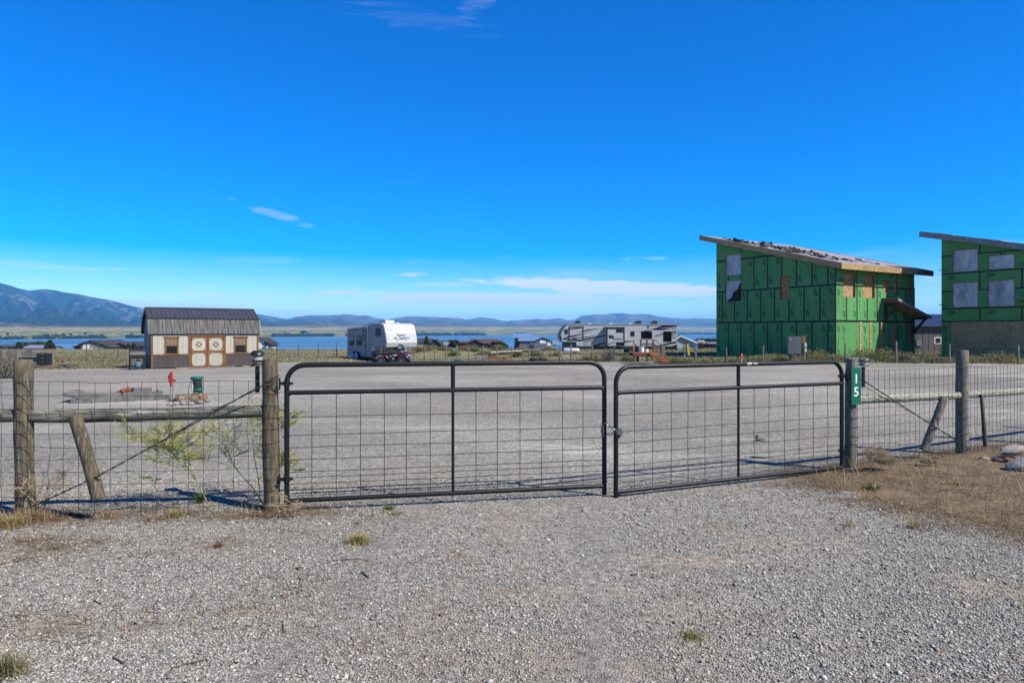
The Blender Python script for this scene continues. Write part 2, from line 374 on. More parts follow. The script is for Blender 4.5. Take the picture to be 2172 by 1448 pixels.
def gravel_material():
    m = bpy.data.materials.new('gravel'); m.use_nodes = True; t = m.node_tree; b = t.nodes['Principled BSDF']
    b.inputs['Roughness'].default_value = .95; b.inputs['Specular IOR Level'].default_value = .15
    pos = N(t, 'ShaderNodeNewGeometry').outputs['Position']
    def vor(sc, feature='F1'):
        v = N(t, 'ShaderNodeTexVoronoi', feature=feature); v.inputs['Scale'].default_value = sc; t.links.new(pos, v.inputs['Vector']); return v
    def noi(sc, d=4):
        v = N(t, 'ShaderNodeTexNoise'); v.inputs['Scale'].default_value = sc; v.inputs['Detail'].default_value = d; t.links.new(pos, v.inputs['Vector']); return v.outputs[0]
    v1 = vor(72); v2 = vor(38)
    s1 = N(t, 'ShaderNodeSeparateColor'); t.links.new(v1.outputs['Color'], s1.inputs[0])
    s2 = N(t, 'ShaderNodeSeparateColor'); t.links.new(v2.outputs['Color'], s2.inputs[0])
    cr = N(t, 'ShaderNodeValToRGB'); t.links.new(mathn(t, 'ADD', mathn(t, 'MULTIPLY', s1.outputs[0], .6), mathn(t, 'MULTIPLY', s2.outputs[1], .4)), cr.inputs[0])
    e = cr.color_ramp.elements; e[0].position = .0; e[0].color = (.14, .135, .13, 1); e[1].position = 1; e[1].color = (.64, .59, .48, 1)
    for p, c in ((.3, (.29, .266, .214, 1)), (.5, (.38, .349, .28, 1)), (.72, (.46, .424, .342, 1))):
        x = e.new(p); x.color = c
    gap = maprange(t, v1.outputs['Distance'], .62, .30)
    c = mixn(t, mathn(t, 'ADD', mathn(t, 'MULTIPLY', gap, .55), .45), (.15, .142, .13), cr.outputs[0])
    da = N(t, 'ShaderNodeAttribute', attribute_name='dirt'); ta = N(t, 'ShaderNodeAttribute', attribute_name='track')
    fine = mathn(t, 'ADD', mathn(t, 'MULTIPLY', noi(9, 5), 1.0), mathn(t, 'MULTIPLY', noi(38, 3), .5))
    dm = maprange(t, mathn(t, 'ADD', da.outputs['Fac'], mathn(t, 'MULTIPLY', mathn(t, 'SUBTRACT', fine, .75), .9)), .28, .72)
    c = mixn(t, mathn(t, 'MULTIPLY', dm, .62), c, mixn(t, noi(24, 4), (.32, .25, .175), (.40, .325, .24)))
    tm = maprange(t, mathn(t, 'ADD', ta.outputs['Fac'], mathn(t, 'MULTIPLY', mathn(t, 'SUBTRACT', fine, .75), .7)), .3, .85)
    c = mixn(t, mathn(t, 'MULTIPLY', tm, .34), c, (.21, .195, .175))
    mp2 = N(t, 'ShaderNodeMapping'); mp2.inputs['Scale'].default_value = (.22, .75, 1); mp2.inputs['Rotation'].default_value = (0, 0, .25); t.links.new(pos, mp2.inputs[0])
    n9 = N(t, 'ShaderNodeTexNoise'); n9.inputs['Scale'].default_value = 1; n9.inputs['Detail'].default_value = 6; n9.inputs['Distortion'].default_value = .8; t.links.new(mp2.outputs[0], n9.inputs['Vector'])
    c = mixn(t, mathn(t, 'MULTIPLY', maprange(t, n9.outputs[0], .44, .32), .35), c, (.54, .505, .425))
    grain = mathn(t, 'MULTIPLY', maprange(t, noi(17, 3), .32, .68, .66, 1.32, False), maprange(t, noi(4.5, 4), .32, .68, .88, 1.12, False))
    gs = N(t, 'ShaderNodeVectorMath', operation='SCALE'); t.links.new(c, gs.inputs[0]); t.links.new(grain, gs.inputs[3]); c = gs.outputs[0]
    v5 = vor(3.2); c = mixn(t, mathn(t, 'MULTIPLY', maprange(t, v5.outputs['Distance'], .085, .03), .55), c, (.12, .105, .085))
    wear = maprange(t, noi(.16, 4), .36, .66, .80 * ALB, 1.12 * ALB)
    sc = N(t, 'ShaderNodeVectorMath', operation='SCALE'); t.links.new(c, sc.inputs[0]); t.links.new(wear, sc.inputs[3])
    t.links.new(sc.outputs[0], b.inputs['Base Color'])
    hgt = mathn(t, 'ADD', mathn(t, 'MULTIPLY', mathn(t, 'SUBTRACT', 1.0, v1.outputs['Distance']), 1.0), mathn(t, 'MULTIPLY', noi(140, 2), .5))
    bp = N(t, 'ShaderNodeBump'); bp.inputs['Strength'].default_value = .8; bp.inputs['Distance'].default_value = .012
    t.links.new(hgt, bp.inputs['Height']); t.links.new(bp.outputs[0], b.inputs['Normal'])
    MATS['gravel'] = m
gravel_material()
def field_material():
    m = bpy.data.materials.new('field'); m.use_nodes = True; t = m.node_tree; b = t.nodes['Principled BSDF']
    b.inputs['Roughness'].default_value = .95; b.inputs['Specular IOR Level'].default_value = .1
    pos = N(t, 'ShaderNodeNewGeometry').outputs['Position']
    def noi(sc, d=5):
        v = N(t, 'ShaderNodeTexNoise'); v.inputs['Scale'].default_value = sc; v.inputs['Detail'].default_value = d; t.links.new(pos, v.inputs['Vector']); return v.outputs[0]
    c = mixn(t, maprange(t, noi(.07), .38, .62), dim((.23, .20, .12)), dim((.17, .17, .085)))
    c = mixn(t, mathn(t, 'MULTIPLY', maprange(t, noi(.5), .5, .68), .7), c, dim((.31, .26, .16)))
    c = mixn(t, mathn(t, 'MULTIPLY', maprange(t, noi(2.2), .5, .7), .4), c, dim((.11, .11, .06)))
    t.links.new(c, b.inputs['Base Color'])
    bp = N(t, 'ShaderNodeBump'); bp.inputs['Strength'].default_value = .8; bp.inputs['Distance'].default_value = .06
    t.links.new(noi(5), bp.inputs['Height']); t.links.new(bp.outputs[0], b.inputs['Normal'])
    MATS['field'] = m
field_material()
M('straw_soil', (.20, .14, .075), (.11, .075, .038), rough=.95, scale=3, bump=.8, bscale=40, world=True, speck=(.34, .25, .15), speck_s=30)
def lake_material():
    m = bpy.data.materials.new('lake_water'); m.use_nodes = True; t = m.node_tree; b = t.nodes['Principled BSDF']
    pos = N(t, 'ShaderNodeNewGeometry').outputs['Position']
    mp = N(t, 'ShaderNodeMapping'); mp.inputs['Scale'].default_value = (.0016, .009, 1); t.links.new(pos, mp.inputs[0])
    n = N(t, 'ShaderNodeTexNoise'); n.inputs['Scale'].default_value = 1; n.inputs['Detail'].default_value = 5; t.links.new(mp.outputs[0], n.inputs['Vector'])
    t.links.new(mixn(t, maprange(t, n.outputs[0], .4, .62), dim((.045, .125, .20)), dim((.12, .225, .31))), b.inputs['Base Color'])
    b.inputs['Specular IOR Level'].default_value = .12
    b.inputs['Roughness'].default_value = .4
    w = N(t, 'ShaderNodeTexNoise'); w.inputs['Scale'].default_value = .35; w.inputs['Detail'].default_value = 4; t.links.new(pos, w.inputs['Vector'])
    bp = N(t, 'ShaderNodeBump'); bp.inputs['Strength'].default_value = .5; bp.inputs['Distance'].default_value = .6
    t.links.new(w.outputs[0], bp.inputs['Height']); t.links.new(bp.outputs[0], b.inputs['Normal'])
    MATS['lake_water'] = m
lake_material()
def hill_material():
    m = bpy.data.materials.new('hill_land'); m.use_nodes = True; t = m.node_tree; b = t.nodes['Principled BSDF']
    b.inputs['Roughness'].default_value = 1; b.inputs['Specular IOR Level'].default_value = 0
    at = N(t, 'ShaderNodeAttribute', attribute_name='land'); s = N(t, 'ShaderNodeSeparateXYZ'); t.links.new(at.outputs['Vector'], s.inputs[0])
    u, v, kind = s.outputs                                            # bearing, way up from the shore, mountain share
    def noi(su, sv, d=5, off=0, rough=.6):
        cx = N(t, 'ShaderNodeCombineXYZ')
        t.links.new(mathn(t, 'ADD', mathn(t, 'MULTIPLY', u, su), off), cx.inputs[0]); t.links.new(mathn(t, 'MULTIPLY', v, sv), cx.inputs[1])
        n = N(t, 'ShaderNodeTexNoise'); n.inputs['Scale'].default_value = 1; n.inputs['Detail'].default_value = d; n.inputs['Roughness'].default_value = rough
        t.links.new(cx.outputs[0], n.inputs['Vector']); return n.outputs[0]
    vv = mathn(t, 'ADD', v, mathn(t, 'MULTIPLY', mathn(t, 'SUBTRACT', noi(9, 12), .5), .12))
    cr = N(t, 'ShaderNodeValToRGB'); t.links.new(vv, cr.inputs[0]); e = cr.color_ramp.elements
    e[0].position = 0; e[0].color = (.22, .17, .10, 1); e[1].position = 1; e[1].color = (.24, .205, .165, 1)
    for p, c in ((.035, (.10, .13, .05)), (.13, (.075, .125, .045)), (.20, (.23, .21, .105)), (.27, (.10, .14, .06)), (.36, (.33, .255, .125)), (.46, (.22, .19, .105)), (.56, (.18, .165, .115)), (.72, (.15, .14, .105)), (.9, (.20, .175, .14))):
        x = e.new(p); x.color = (*c, 1)
    c = cr.outputs[0]
    patch = mathn(t, 'MULTIPLY', maprange(t, noi(26, 34, 2, 3.3, .4), .50, .56), mathn(t, 'MULTIPLY', maprange(t, v, .02, .08), maprange(t, v, .62, .5)))
    c = mixn(t, mathn(t, 'MULTIPLY', patch, .8), c, mixn(t, maprange(t, noi(19, 25, 2, 8.8), .45, .55), (.06, .11, .04), (.40, .29, .14)))
    wood = mathn(t, 'MULTIPLY', maprange(t, noi(30, 40, 6, 5.1, .7), .47, .55), maprange(t, v, .40, .62))
    c = mixn(t, mathn(t, 'MULTIPLY', wood, .7), c, (.028, .045, .038))
    forest = mathn(t, 'MULTIPLY', mathn(t, 'MULTIPLY', kind, maprange(t, v, .42, .56)), maprange(t, noi(14, 16, 6, 1.7, .65), .68, .52))
    c = mixn(t, mathn(t, 'MULTIPLY', forest, .95), c, (.020, .037, .033))
    scree = mathn(t, 'MULTIPLY', mathn(t, 'MULTIPLY', kind, maprange(t, v, .80, .93)), maprange(t, noi(34, 30, 6, 2.2, .7), .53, .64))
    c = mixn(t, mathn(t, 'MULTIPLY', scree, .6), c, (.30, .25, .22))
    hd = N(t, 'ShaderNodeVectorMath', operation='SCALE'); t.links.new(c, hd.inputs[0]); hd.inputs[3].default_value = .78; t.links.new(hd.outputs[0], b.inputs['Base Color'])
    MATS['hill_land'] = m
hill_material()
# ---------------------------------------------------------------- the land, the yard, the lake, the hills
YARD = [(-60, 27), (-24, 28.5), (-18, 31), (-15, 34.5), (-12.5, 38), (-9, 44), (-5, 46.5), (0, 46.5), (5, 46), (9, 44.5), (11, 42), (14, 38.5), (18, 37), (24, 36), (40, 35)]
def yard_edge(x):
    x = np.asarray(x, float)
    return np.interp(x, [p[0] for p in YARD], [p[1] for p in YARD]) + 1.1 * (fbm(x * .7, x * 0 + .5, 21) - .5) + .5 * (vnoise(x * 3.1, x * 0 + .5, 33) - .5)
def grid_mesh(name, P, mat, smooth=True):
    r, c = P.shape[:2]; i = np.arange(r * c).reshape(r, c)
    fc = np.stack([i[:-1, :-1], i[:-1, 1:], i[1:, 1:], i[1:, :-1]], -1).reshape(-1, 4)
    return npmesh(name, P.reshape(-1, 3), fc, mat, smooth=smooth)
ys = np.concatenate([np.linspace(-30, 25, 24), np.arange(26, 70, .7), np.geomspace(70, 560, 70)])
rr = np.linspace(-1.5, 1.5, 200)
Y, Rr = np.meshgrid(ys, rr, indexing='ij'); X = Rr * (np.maximum(Y, 0) + 35)
G = np.stack([X, Y, ground(X, Y) - .02], -1)
struct(link('field', grid_mesh('field', G, 'field')))
def at(px, py): d = HC * F / (py - HY); return PX(px, d), d
SPOTS = [(*at(540, 1305), .42, .13), (*at(300, 1330), .5, .12), (*at(90, 1330), .4, .12), (*at(1190, 1405), .45, .16), (*at(1100, 1265), .45, .22), (*at(1290, 1420), .4, .15), (*at(620, 1340), .10, .45), (*at(1480, 1190), .5, .2), (*at(660, 826), 1.9, .8), (*at(900, 1000), .6, .3), (*at(720, 1140), .4, .25), (*at(1000, 870), 2.0, .6), (*at(1240, 800), 3.5, 1.5), (*at(250, 820), 2.5, .8), (*at(2120, 1250), .35, .3), (*at(480, 1160), .6, .2)]
def dirt_f(x, y):                                                     # brown dust where the gravel has worn thin
    b_ = fbm(x * .55 + 3, y * .55, 88, 5) * .65 + fbm(x * 2.3, y * 2.3, 89, 4) * .35; d = .5 * S(.54, .70, b_); n_ = fbm(x * 3.1, y * 4.2, 91, 4)
    for (cx, cy, rx, ry) in SPOTS: d = np.maximum(d, np.exp(-((x - cx) / rx) ** 2 - ((y - cy) / ry) ** 2) * (.05 + 1.15 * n_))
    return np.clip(d, 0, 1)
def track_f(x, y):                                                    # packed wheel lanes through the gate and turning arcs in the yard
    lane = x + .03 * (y - 6) ** 2 * (y < 10) + .4 * (fbm(x * .8, y * .8, 12) - .5); t = np.zeros_like(lane)
    for c_, w_ in ((-.95, .22), (.62, .26)): t = np.maximum(t, np.clip(1 - np.abs(lane - c_) / w_, 0, 1) * (y < 11))
    for (cx, cy, r_, w_) in ((-9, 20, 14.0, .5), (-9, 20, 15.9, .5), (12, 22, 10.5, .45), (12, 22, 12.3, .45), (1, 44, 22, .7), (1, 44, 24, .7), (-14, 8, 15, .4), (-14, 8, 16.7, .4)):
        t = np.maximum(t, np.clip(1 - np.abs(np.hypot(x - cx, y - cy) - r_) / w_, 0, 1) * .8 * (y > 7.5))
    return np.clip(t * (.35 + 1.1 * fbm(x * 1.1, y * 1.1, 15)), 0, 1)
xs = np.concatenate([np.arange(-44, -7, .7), np.arange(-7, 8, .14), np.arange(8, 40.1, .7)])
yn = np.concatenate([np.linspace(-8, 2.2, 6), np.arange(2.4, 13, .13)]); tv = np.linspace(0, 1, 70)[1:] ** 1.15
ye = yard_edge(xs); Xg = np.repeat(xs[None], len(yn) + len(tv), 0)
Yg = np.concatenate([np.repeat(yn[:, None], len(xs), 1), yn[-1] + (ye[None] - yn[-1]) * tv[:, None]], 0)
Zg = ground(Xg, Yg) + .006
gy = grid_mesh('gravel_yard', np.stack([Xg, Yg, Zg], -1), 'gravel')
for nm, fn in (('dirt', dirt_f), ('track', track_f)):
    a = gy.attributes.new(nm, 'FLOAT', 'POINT'); a.data.foreach_set('value', fn(Xg, Yg).astype(np.float32).ravel())
struct(link('gravel_yard', gy))
LAKE = -13.5
lk = MB().add([(-9000, 380, LAKE), (9000, 380, LAKE), (14000, 12500, LAKE), (-14000, 12500, LAKE)], [(0, 1, 2, 3)])
struct(lk.build('lake', 'lake_water'))

SKY = [(-700, 604), (-300, 600), (-80, 598), (0, 600.5), (23, 606), (58, 616), (79, 615), (97, 612.7), (122, 617), (161, 622.5), (190, 628.6), (217, 633), (243, 639), (266, 645), (286, 650), (307, 654.5), (360, 660), (450, 664), (545, 666), (608, 676), (655, 669), (688, 667), (744, 666), (782, 670.6), (819, 677), (862, 671.5), (913, 671.5), (951, 674), (993, 676), (1026, 673), (1078, 680), (1115, 676), (1148, 677.6), (1181, 675), (1214, 680), (1237, 669), (1270, 667), (1317, 663), (1341, 666), (1360, 665), (1392, 670.6), (1430, 676), (1458, 674), (1519, 676), (1700, 680), (1900, 676), (2100, 681), (2900, 680)]
cols = np.arange(-700, 2900, 7.0)
ysky = np.interp(cols, [p[0] for p in SKY], [p[1] for p in SKY]) + 4.5 * (fbm(cols / 26, cols * 0, 9, 5) - .5) * S(280, 360, cols) + 3 * (fbm(cols / 20, cols * 0, 19, 5) - .5)
Ds = np.interp(cols, [-700, 0, 300, 550, 880, 1180, 1500, 2200, 2900], [1250, 1600, 1975, 2500, 3600, 5000, 7000, 9000, 9500])
Ds = Ds * (1 + .05 * (fbm(cols / 90, cols * 0, 14) - .5))
Dr = np.interp(cols, [-700, 350, 600, 1100, 2900], [7500, 8500, 10500, 12500, 14500])
ts = np.concatenate([[-.06], np.linspace(0, 1, 130), [1.04, 1.1]])
P = np.zeros((len(ts), len(cols), 3)); L3 = np.zeros_like(P)
ysh = HY + (HC - LAKE) / Ds * F
for i, t in enumerate(ts):
    tt = min(max(t, 0), 1); D = Ds * (Dr / Ds) ** t
    yp = np.minimum(ysh - 8, 692 + 3 * (fbm(cols / 160, cols * 0 + 3, 41) - .5))
    if tt <= .5: y = ysh + (yp - ysh) * (tt / .5) ** 1.1
    else:
        s = (tt - .5) / .5
        rel = 1.5 * np.abs(fbm(cols / 60 + s * .9, cols * 0 + s * 2.2, 55, 3) - .5) + 1.3 * np.abs(fbm(cols / 22 + s * .9, cols * 0 + s * 3.2, 56, 4) - .5)
        y = yp + (ysky - yp) * s ** .85
        y = y + (yp - ysky) * rel * (s * (1 - s) + .10 * s) * 2.6 * (1 - S(.9, 1.0, s))
    if t > 1: y = ysky + (t - 1) * 260
    z = HC + (HY - y) / F * D
    if t < 0: z = z * 0 + LAKE - 3
    P[i] = np.stack([(cols - CX) / F * D, D, z], -1)
    L3[i] = np.stack([cols / 1000, cols * 0 + t, 1 - .62 * S(520, 760, cols)], -1)
hm = grid_mesh('hills', P, 'hill_land')
a = hm.attributes.new('land', 'FLOAT_VECTOR', 'POINT'); a.data.foreach_set('vector', L3.astype(np.float32).ravel())
struct(link('hills', hm))

def octs(C, Rxyz, col, jit=.25, rot=True):
    """many little angular bodies in one mesh: centres, three half sizes, colours"""
    n = len(C); base = np.array([(1, 0, 0), (-1, 0, 0), (0, 1, 0), (0, -1, 0), (0, 0, 1), (0, 0, -1)], float)
    V = base[None] * (1 + jit * NP.uniform(-1, 1, (n, 6, 1))) + jit * .6 * NP.uniform(-1, 1, (n, 6, 3))
    V = V * Rxyz[:, None, :]
    if rot:
        a = NP.uniform(0, 6.283, n); b = NP.normal(0, .45, n)
        ca, sa, cb, sb = np.cos(a)[:, None], np.sin(a)[:, None], np.cos(b)[:, None], np.sin(b)[:, None]
        x, y, z = V[..., 0], V[..., 1], V[..., 2]
        y, z = y * cb - z * sb, y * sb + z * cb
        V = np.stack([x * ca - y * sa, x * sa + y * ca, z], -1)
    V = V + C[:, None, :]
    f = np.array([(0, 2, 4), (2, 1, 4), (1, 3, 4), (3, 0, 4), (2, 0, 5), (1, 2, 5), (3, 1, 5), (0, 3, 5)])
    Fc = (np.arange(n) * 6)[:, None, None] + f[None]
    return V.reshape(-1, 3), Fc.reshape(-1, 3), np.repeat(col, 6, 0)
def stuff(name, V, Fc, mat, col, label, cat):
    o = link(name, npmesh(name, V, Fc, mat, col)); o['kind'] = 'stuff'; o['label'] = label; o['category'] = cat; return o
# trees along the far shore, too far to tell apart
n = 6000; px = NP.uniform(-200, 2400, n); px = np.where(NP.random(n) < .45, px, NP.uniform(420, 1700, n))
D = np.interp(px, cols, Ds) * (1.004 + NP.exponential(.035, n)); h = NP.uniform(3, 8, n) * np.clip(D / 3600, .45, 1.6)
keep = fbm(px / 40, px * 0, 77) > .30 + .12 * (px < 420); px, D, h = px[keep], D[keep], h[keep]
C = np.stack([(px - CX) / F * D, D, LAKE + (D / np.interp(px, cols, Ds) - 1) * 60 + h * .6], -1)
V, Fc, c = octs(C, np.stack([h * NP.uniform(1, 3, len(h)), h * 1.5, h], -1), np.array([.022, .034, .020]) * NP.uniform(.6, 1.5, (len(h), 1)))
stuff('tree_belt', V, Fc, 'leaves', c, 'dark belt of trees along the far lake shore', 'trees')

# ---- gravel stones of the near drive
def straw_edge(y): return np.interp(y, [3.5, 5.4, 6.19, 6.82, 7.67, 8.3], [5.2, 4.15, 3.72, 3.46, 3.15, 3.75])
n = 330000
y = 1 / NP.uniform(1 / 10.5, 1 / 2.75, n); y = np.where(NP.random(n) < .5, y, NP.uniform(2.75, 7.5, n)); x = NP.uniform(-.86, .86, n) * y
k = ~((x > straw_edge(y) + .25 * (fbm(x * 3, y * 3, 5) - .5)) & (y < 9.3))
dt = dirt_f(x, y); tr = track_f(x, y); fade = np.clip((10.5 - y) / 3, 0, 1)
k &= NP.random(n) < np.clip(1.05 - 1.1 * dt - .5 * tr, .06, 1) * fade
x, y, dt, tr = x[k], y[k], dt[k], tr[k]; n = len(x)
s = NP.lognormal(math.log(.0044), .40, n) * (1 + .035 * (y - 3)) * (1 - .25 * tr)
tone = np.clip(NP.normal(.345, .115, n), .07, .60); tone = np.where(NP.random(n) < .10, NP.uniform(.08, .18, n), tone)
hue = NP.normal(0, .022, (n, 1)); c = tone[:, None] * (1 + hue * np.array([[1., .1, -1.2]])) * np.array([[1.0, .945, .815]])
br = NP.random(n) < .03; c[br] = c[br] * np.array([[1.0, .8, .62]])
c = c * (1 - .5 * dt[:, None]) + np.array([[.33, .245, .165]]) * .5 * dt[:, None]
C = np.stack([x, y, ground(x, y) + .006 + s * .28], -1)
V, Fc, c = octs(C, np.stack([s * NP.uniform(.8, 1.5, n), s * NP.uniform(.7, 1.1, n), s * NP.uniform(.45, .8, n)], -1), c, .3)
stuff('gravel_stones', V, Fc, 'stone_bits', c, 'loose crushed grey gravel of the near drive', 'gravel')

# ---- dry grass verge in front of the fence
ysr = np.linspace(2.6, 9.9, 60); us = np.linspace(0, 1, 40)
e0 = straw_edge(ysr) + .28 * (fbm(ysr * 1.7, ysr * 0, 61) - .5) + .12 * (vnoise(ysr * 7, ysr * 0, 62) - .5)
e0 = np.where(ysr > 8.2, np.interp(ysr, [8.2, 8.6, 9.0, 9.9], [3.8, 4.6, 5.6, 7.2]), e0)
Xv = e0[:, None] + us[None] ** 1.3 * (14 - e0[:, None]); Yv = np.repeat(ysr[:, None], len(us), 1)
def verge_h(x, y): return .016 + .05 * S(0, 1.0, x - np.interp(y, ysr, e0)) * (.5 + fbm(x * 2, y * 2, 64))
Zv = np.where(us[None] == 0, .004, verge_h(Xv, Yv)) + 0 * Xv
struct(link('dry_verge', grid_mesh('dry_verge', np.stack([Xv, Yv, Zv], -1), 'straw_soil')))
def blades(x, y, z, L, w, pitch, col, bend=.35):
    """thin bent strips: root, middle, tip"""
    n = len(x); a = NP.uniform(0, 6.283, n); d = np.stack([np.cos(a), np.sin(a), 0 * a], -1); sd = np.stack([-np.sin(a), np.cos(a), 0 * a], -1)
    up = np.array([[0, 0, 1.]]); r0 = np.stack([x, y, z], -1)
    p1 = r0 + (d * np.cos(pitch)[:, None] + up * np.sin(pitch)[:, None]) * (L * .55)[:, None]
    q = pitch - bend * NP.uniform(0, 1.6, n); p2 = p1 + (d * np.cos(q)[:, None] + up * np.sin(q)[:, None]) * (L * .45)[:, None]
    p2[:, 2] = np.maximum(p2[:, 2], z + .001)
    W = sd * (w / 2)[:, None]
    V = np.stack([r0 - W, r0 + W, p1 + W * .8, p1 - W * .8, p2 + W * .15, p2 - W * .15], 1)
    f = np.array([(0, 1, 2, 3), (3, 2, 4, 5)]); Fc = (np.arange(n) * 6)[:, None, None] + f[None]
    return V.reshape(-1, 3), Fc.reshape(-1, 4), np.repeat(col, 6, 0)
def straw_cols(n):
    pal = np.array([(.36, .245, .135), (.29, .19, .10), (.22, .14, .075), (.45, .34, .21), (.25, .145, .08), (.15, .095, .055), (.10, .065, .04), (.55, .45, .30), (.48, .38, .24)])
    return pal[NP.integers(0, len(pal), n)] * NP.uniform(.6, 1.2, (n, 1))
n = 100000; y = NP.uniform(3.2, 9.8, n); x = np.interp(y, ysr, e0) + NP.uniform(-.12, 1, n) ** 1 * 5.6 * NP.random(n) ** .7
k = (x < .86 * y + .5) & (fbm(x * 2.2, y * 2.2, 90) > .30); x, y = x[k], y[k]; n = len(x)
tall = (NP.random(n) < .02)
V, Fc, c = blades(x, y, np.maximum(verge_h(x, y) - .004, .008), np.where(tall, NP.uniform(.12, .28, n), NP.uniform(.03, .12, n)), NP.uniform(.002, .005, n), np.where(tall, NP.uniform(.6, 1.4, n), NP.uniform(.0, .28, n)), straw_cols(n) * .85)
stuff('dead_grass', V, Fc, 'hay', c, 'matted brown dead grass on the verge before the pale rail', 'grass')
# litter of straw along the other fence
bl = []; THIN = .62
for (px, py, r, n) in [(20, 1112, .32, 1500), (80, 1105, .28, 1500), (150, 1095, .3, 1300), (60, 1150, .3, 900), (120, 1165, .25, 500), (225, 1100, .25, 700), (330, 1102, .22, 500), (300, 1085, .25, 500), (400, 1090, .25, 500),
                      (480, 1098, .28, 700), (545, 1095, .25, 900), (600, 1088, .28, 1300), (650, 1080, .22, 600), (700, 1092, .25, 300), (40, 1190, .3, 350), (200, 1150, .4, 400), (480, 1150, .5, 350), (330, 1180, .5, 250), (600, 1130, .5, 300), (800, 1100, .3, 200), (120, 1340, .45, 350), (320, 1320, .5, 280), (520, 1290, .35, 220), (40, 1310, .4, 200), (640, 1250, .5, 120), (1000, 1200, 1., 150), (1500, 1120, .9, 150), (1640, 1035, .3, 200), (1740, 1022, .3, 500), (620, 1250, .2, 120), (640, 1230, .15, 100)]:
    n = int(n * THIN); cx, cy = at(px, py); rad = np.abs(NP.normal(0, r, n)); an = NP.uniform(0, 6.283, n)
    bl.append((cx + rad * np.cos(an) * 1.3, cy + rad * np.sin(an) * .55))
x = np.concatenate([b[0] for b in bl]); y = np.concatenate([b[1] for b in bl]); n = len(x)
V, Fc, c = blades(x, y, np.full(n, .012), NP.uniform(.03, .14, n), NP.uniform(.002, .0045, n), np.where(NP.random(n) < .15, NP.uniform(.4, 1.2, n), NP.uniform(0, .3, n)), straw_cols(n))
stuff('straw_litter', V, Fc, 'hay', c, 'scattered straw and dead weeds on the gravel by the gate', 'straw')

# ---- grass of the field behind the yard
B1 = dict(o=(21.8, 46.0), rz=math.atan2(.524, .852), L=10.3, W=9.83)
def in_house(x, y):
    dx_, dy_ = x - B1['o'][0], y - B1['o'][1]; c_, s_ = math.cos(B1['rz']), math.sin(B1['rz'])
    lx, ly = dx_ * c_ + dy_ * s_, -dx_ * s_ + dy_ * c_
    return (lx > -.15) & (lx < B1['W'] + .15) & (ly > -.15) & (ly < B1['L'] + .15)
n = 120000; y = np.exp(NP.uniform(math.log(27), math.log(125), n)); x = NP.uniform(-.85, .85, n) * y
k = (y > yard_edge(x) - NP.exponential(.25, n)) & ~in_house(x, y); x, y = x[k], y[k]; n = len(x)
patch = fbm(x * .16, y * .16, 101); p2 = fbm(x * .05 + 9, y * .05, 102); near = np.exp(-np.maximum(y - yard_edge(x), 0) / 5)
right = S(6, 14, x); green = np.clip(.25 + 2.2 * (patch - .5) + .25 * right + .2 * S(-2, 2, 2 - np.abs(x + 2)) * S(49, 53, y), 0, 1)[:, None]
col = (np.array([[.285, .25, .15]]) * (1 - green) + np.array([[.13, .165, .06]]) * green) * NP.uniform(.65, 1.3, (n, 1))
gold = (fbm(x * .3, y * .12, 105) > .57) & (NP.random(n) < .6); col[gold] = np.array([.33, .27, .15]) * NP.uniform(.7, 1.2, (gold.sum(), 1))
rust = (x < -12) & (fbm(x * .22, y * .2, 107) > .56) & (y < 48); col[rust] = np.array([.21, .12, .055]) * NP.uniform(.7, 1.2, (rust.sum(), 1))
hgt = (.06 + .08 * patch) * (1 - right) + right * (.12 + .30 * patch * (.35 + .65 * near))
hgt = hgt * NP.uniform(.6, 1.3, n)
V, Fc, c = blades(x, y, ground(x, y) - .02, hgt, np.clip(.0009 * y, .015, .09) * NP.uniform(.6, 1.3, n), NP.uniform(.8, 1.5, n), col, .3)
stuff('field_grass', V, Fc, 'blades', c, 'rough olive and straw coloured grass of the field beyond the gravel', 'grass')
# ---------------------------------------------------------------- lettering
_txt = {}
def text_mesh(body, size, mat, shear=0.0, bold=0.0, track=1.0):
    key = (body, size, mat, shear, bold)
    if key not in _txt:
        cu = bpy.data.curves.new('lettering', 'FONT'); cu.body = body; cu.size = size; cu.shear = shear; cu.offset = bold; cu.space_character = track
        cu.align_x = 'CENTER'; cu.align_y = 'CENTER'; cu.resolution_u = 2
        ob = bpy.data.objects.new('lettering', cu); COL.objects.link(ob)
        dg = bpy.context.evaluated_depsgraph_get(); me = bpy.data.meshes.new_from_object(ob.evaluated_get(dg))
        bpy.data.objects.remove(ob); bpy.data.curves.remove(cu)
        me.materials.clear(); me.materials.append(MATS[mat]); _txt[key] = me
    return _txt[key]
def stand(o, origin, xdir, ydir):                                     # put a flat mesh on a plane
    x = Vector(xdir).normalized(); y = Vector(ydir).normalized(); z = x.cross(y)
    m = Matrix((x, y, z)).transposed().to_4x4(); m.translation = Vector(origin); o.matrix_local = m; return o

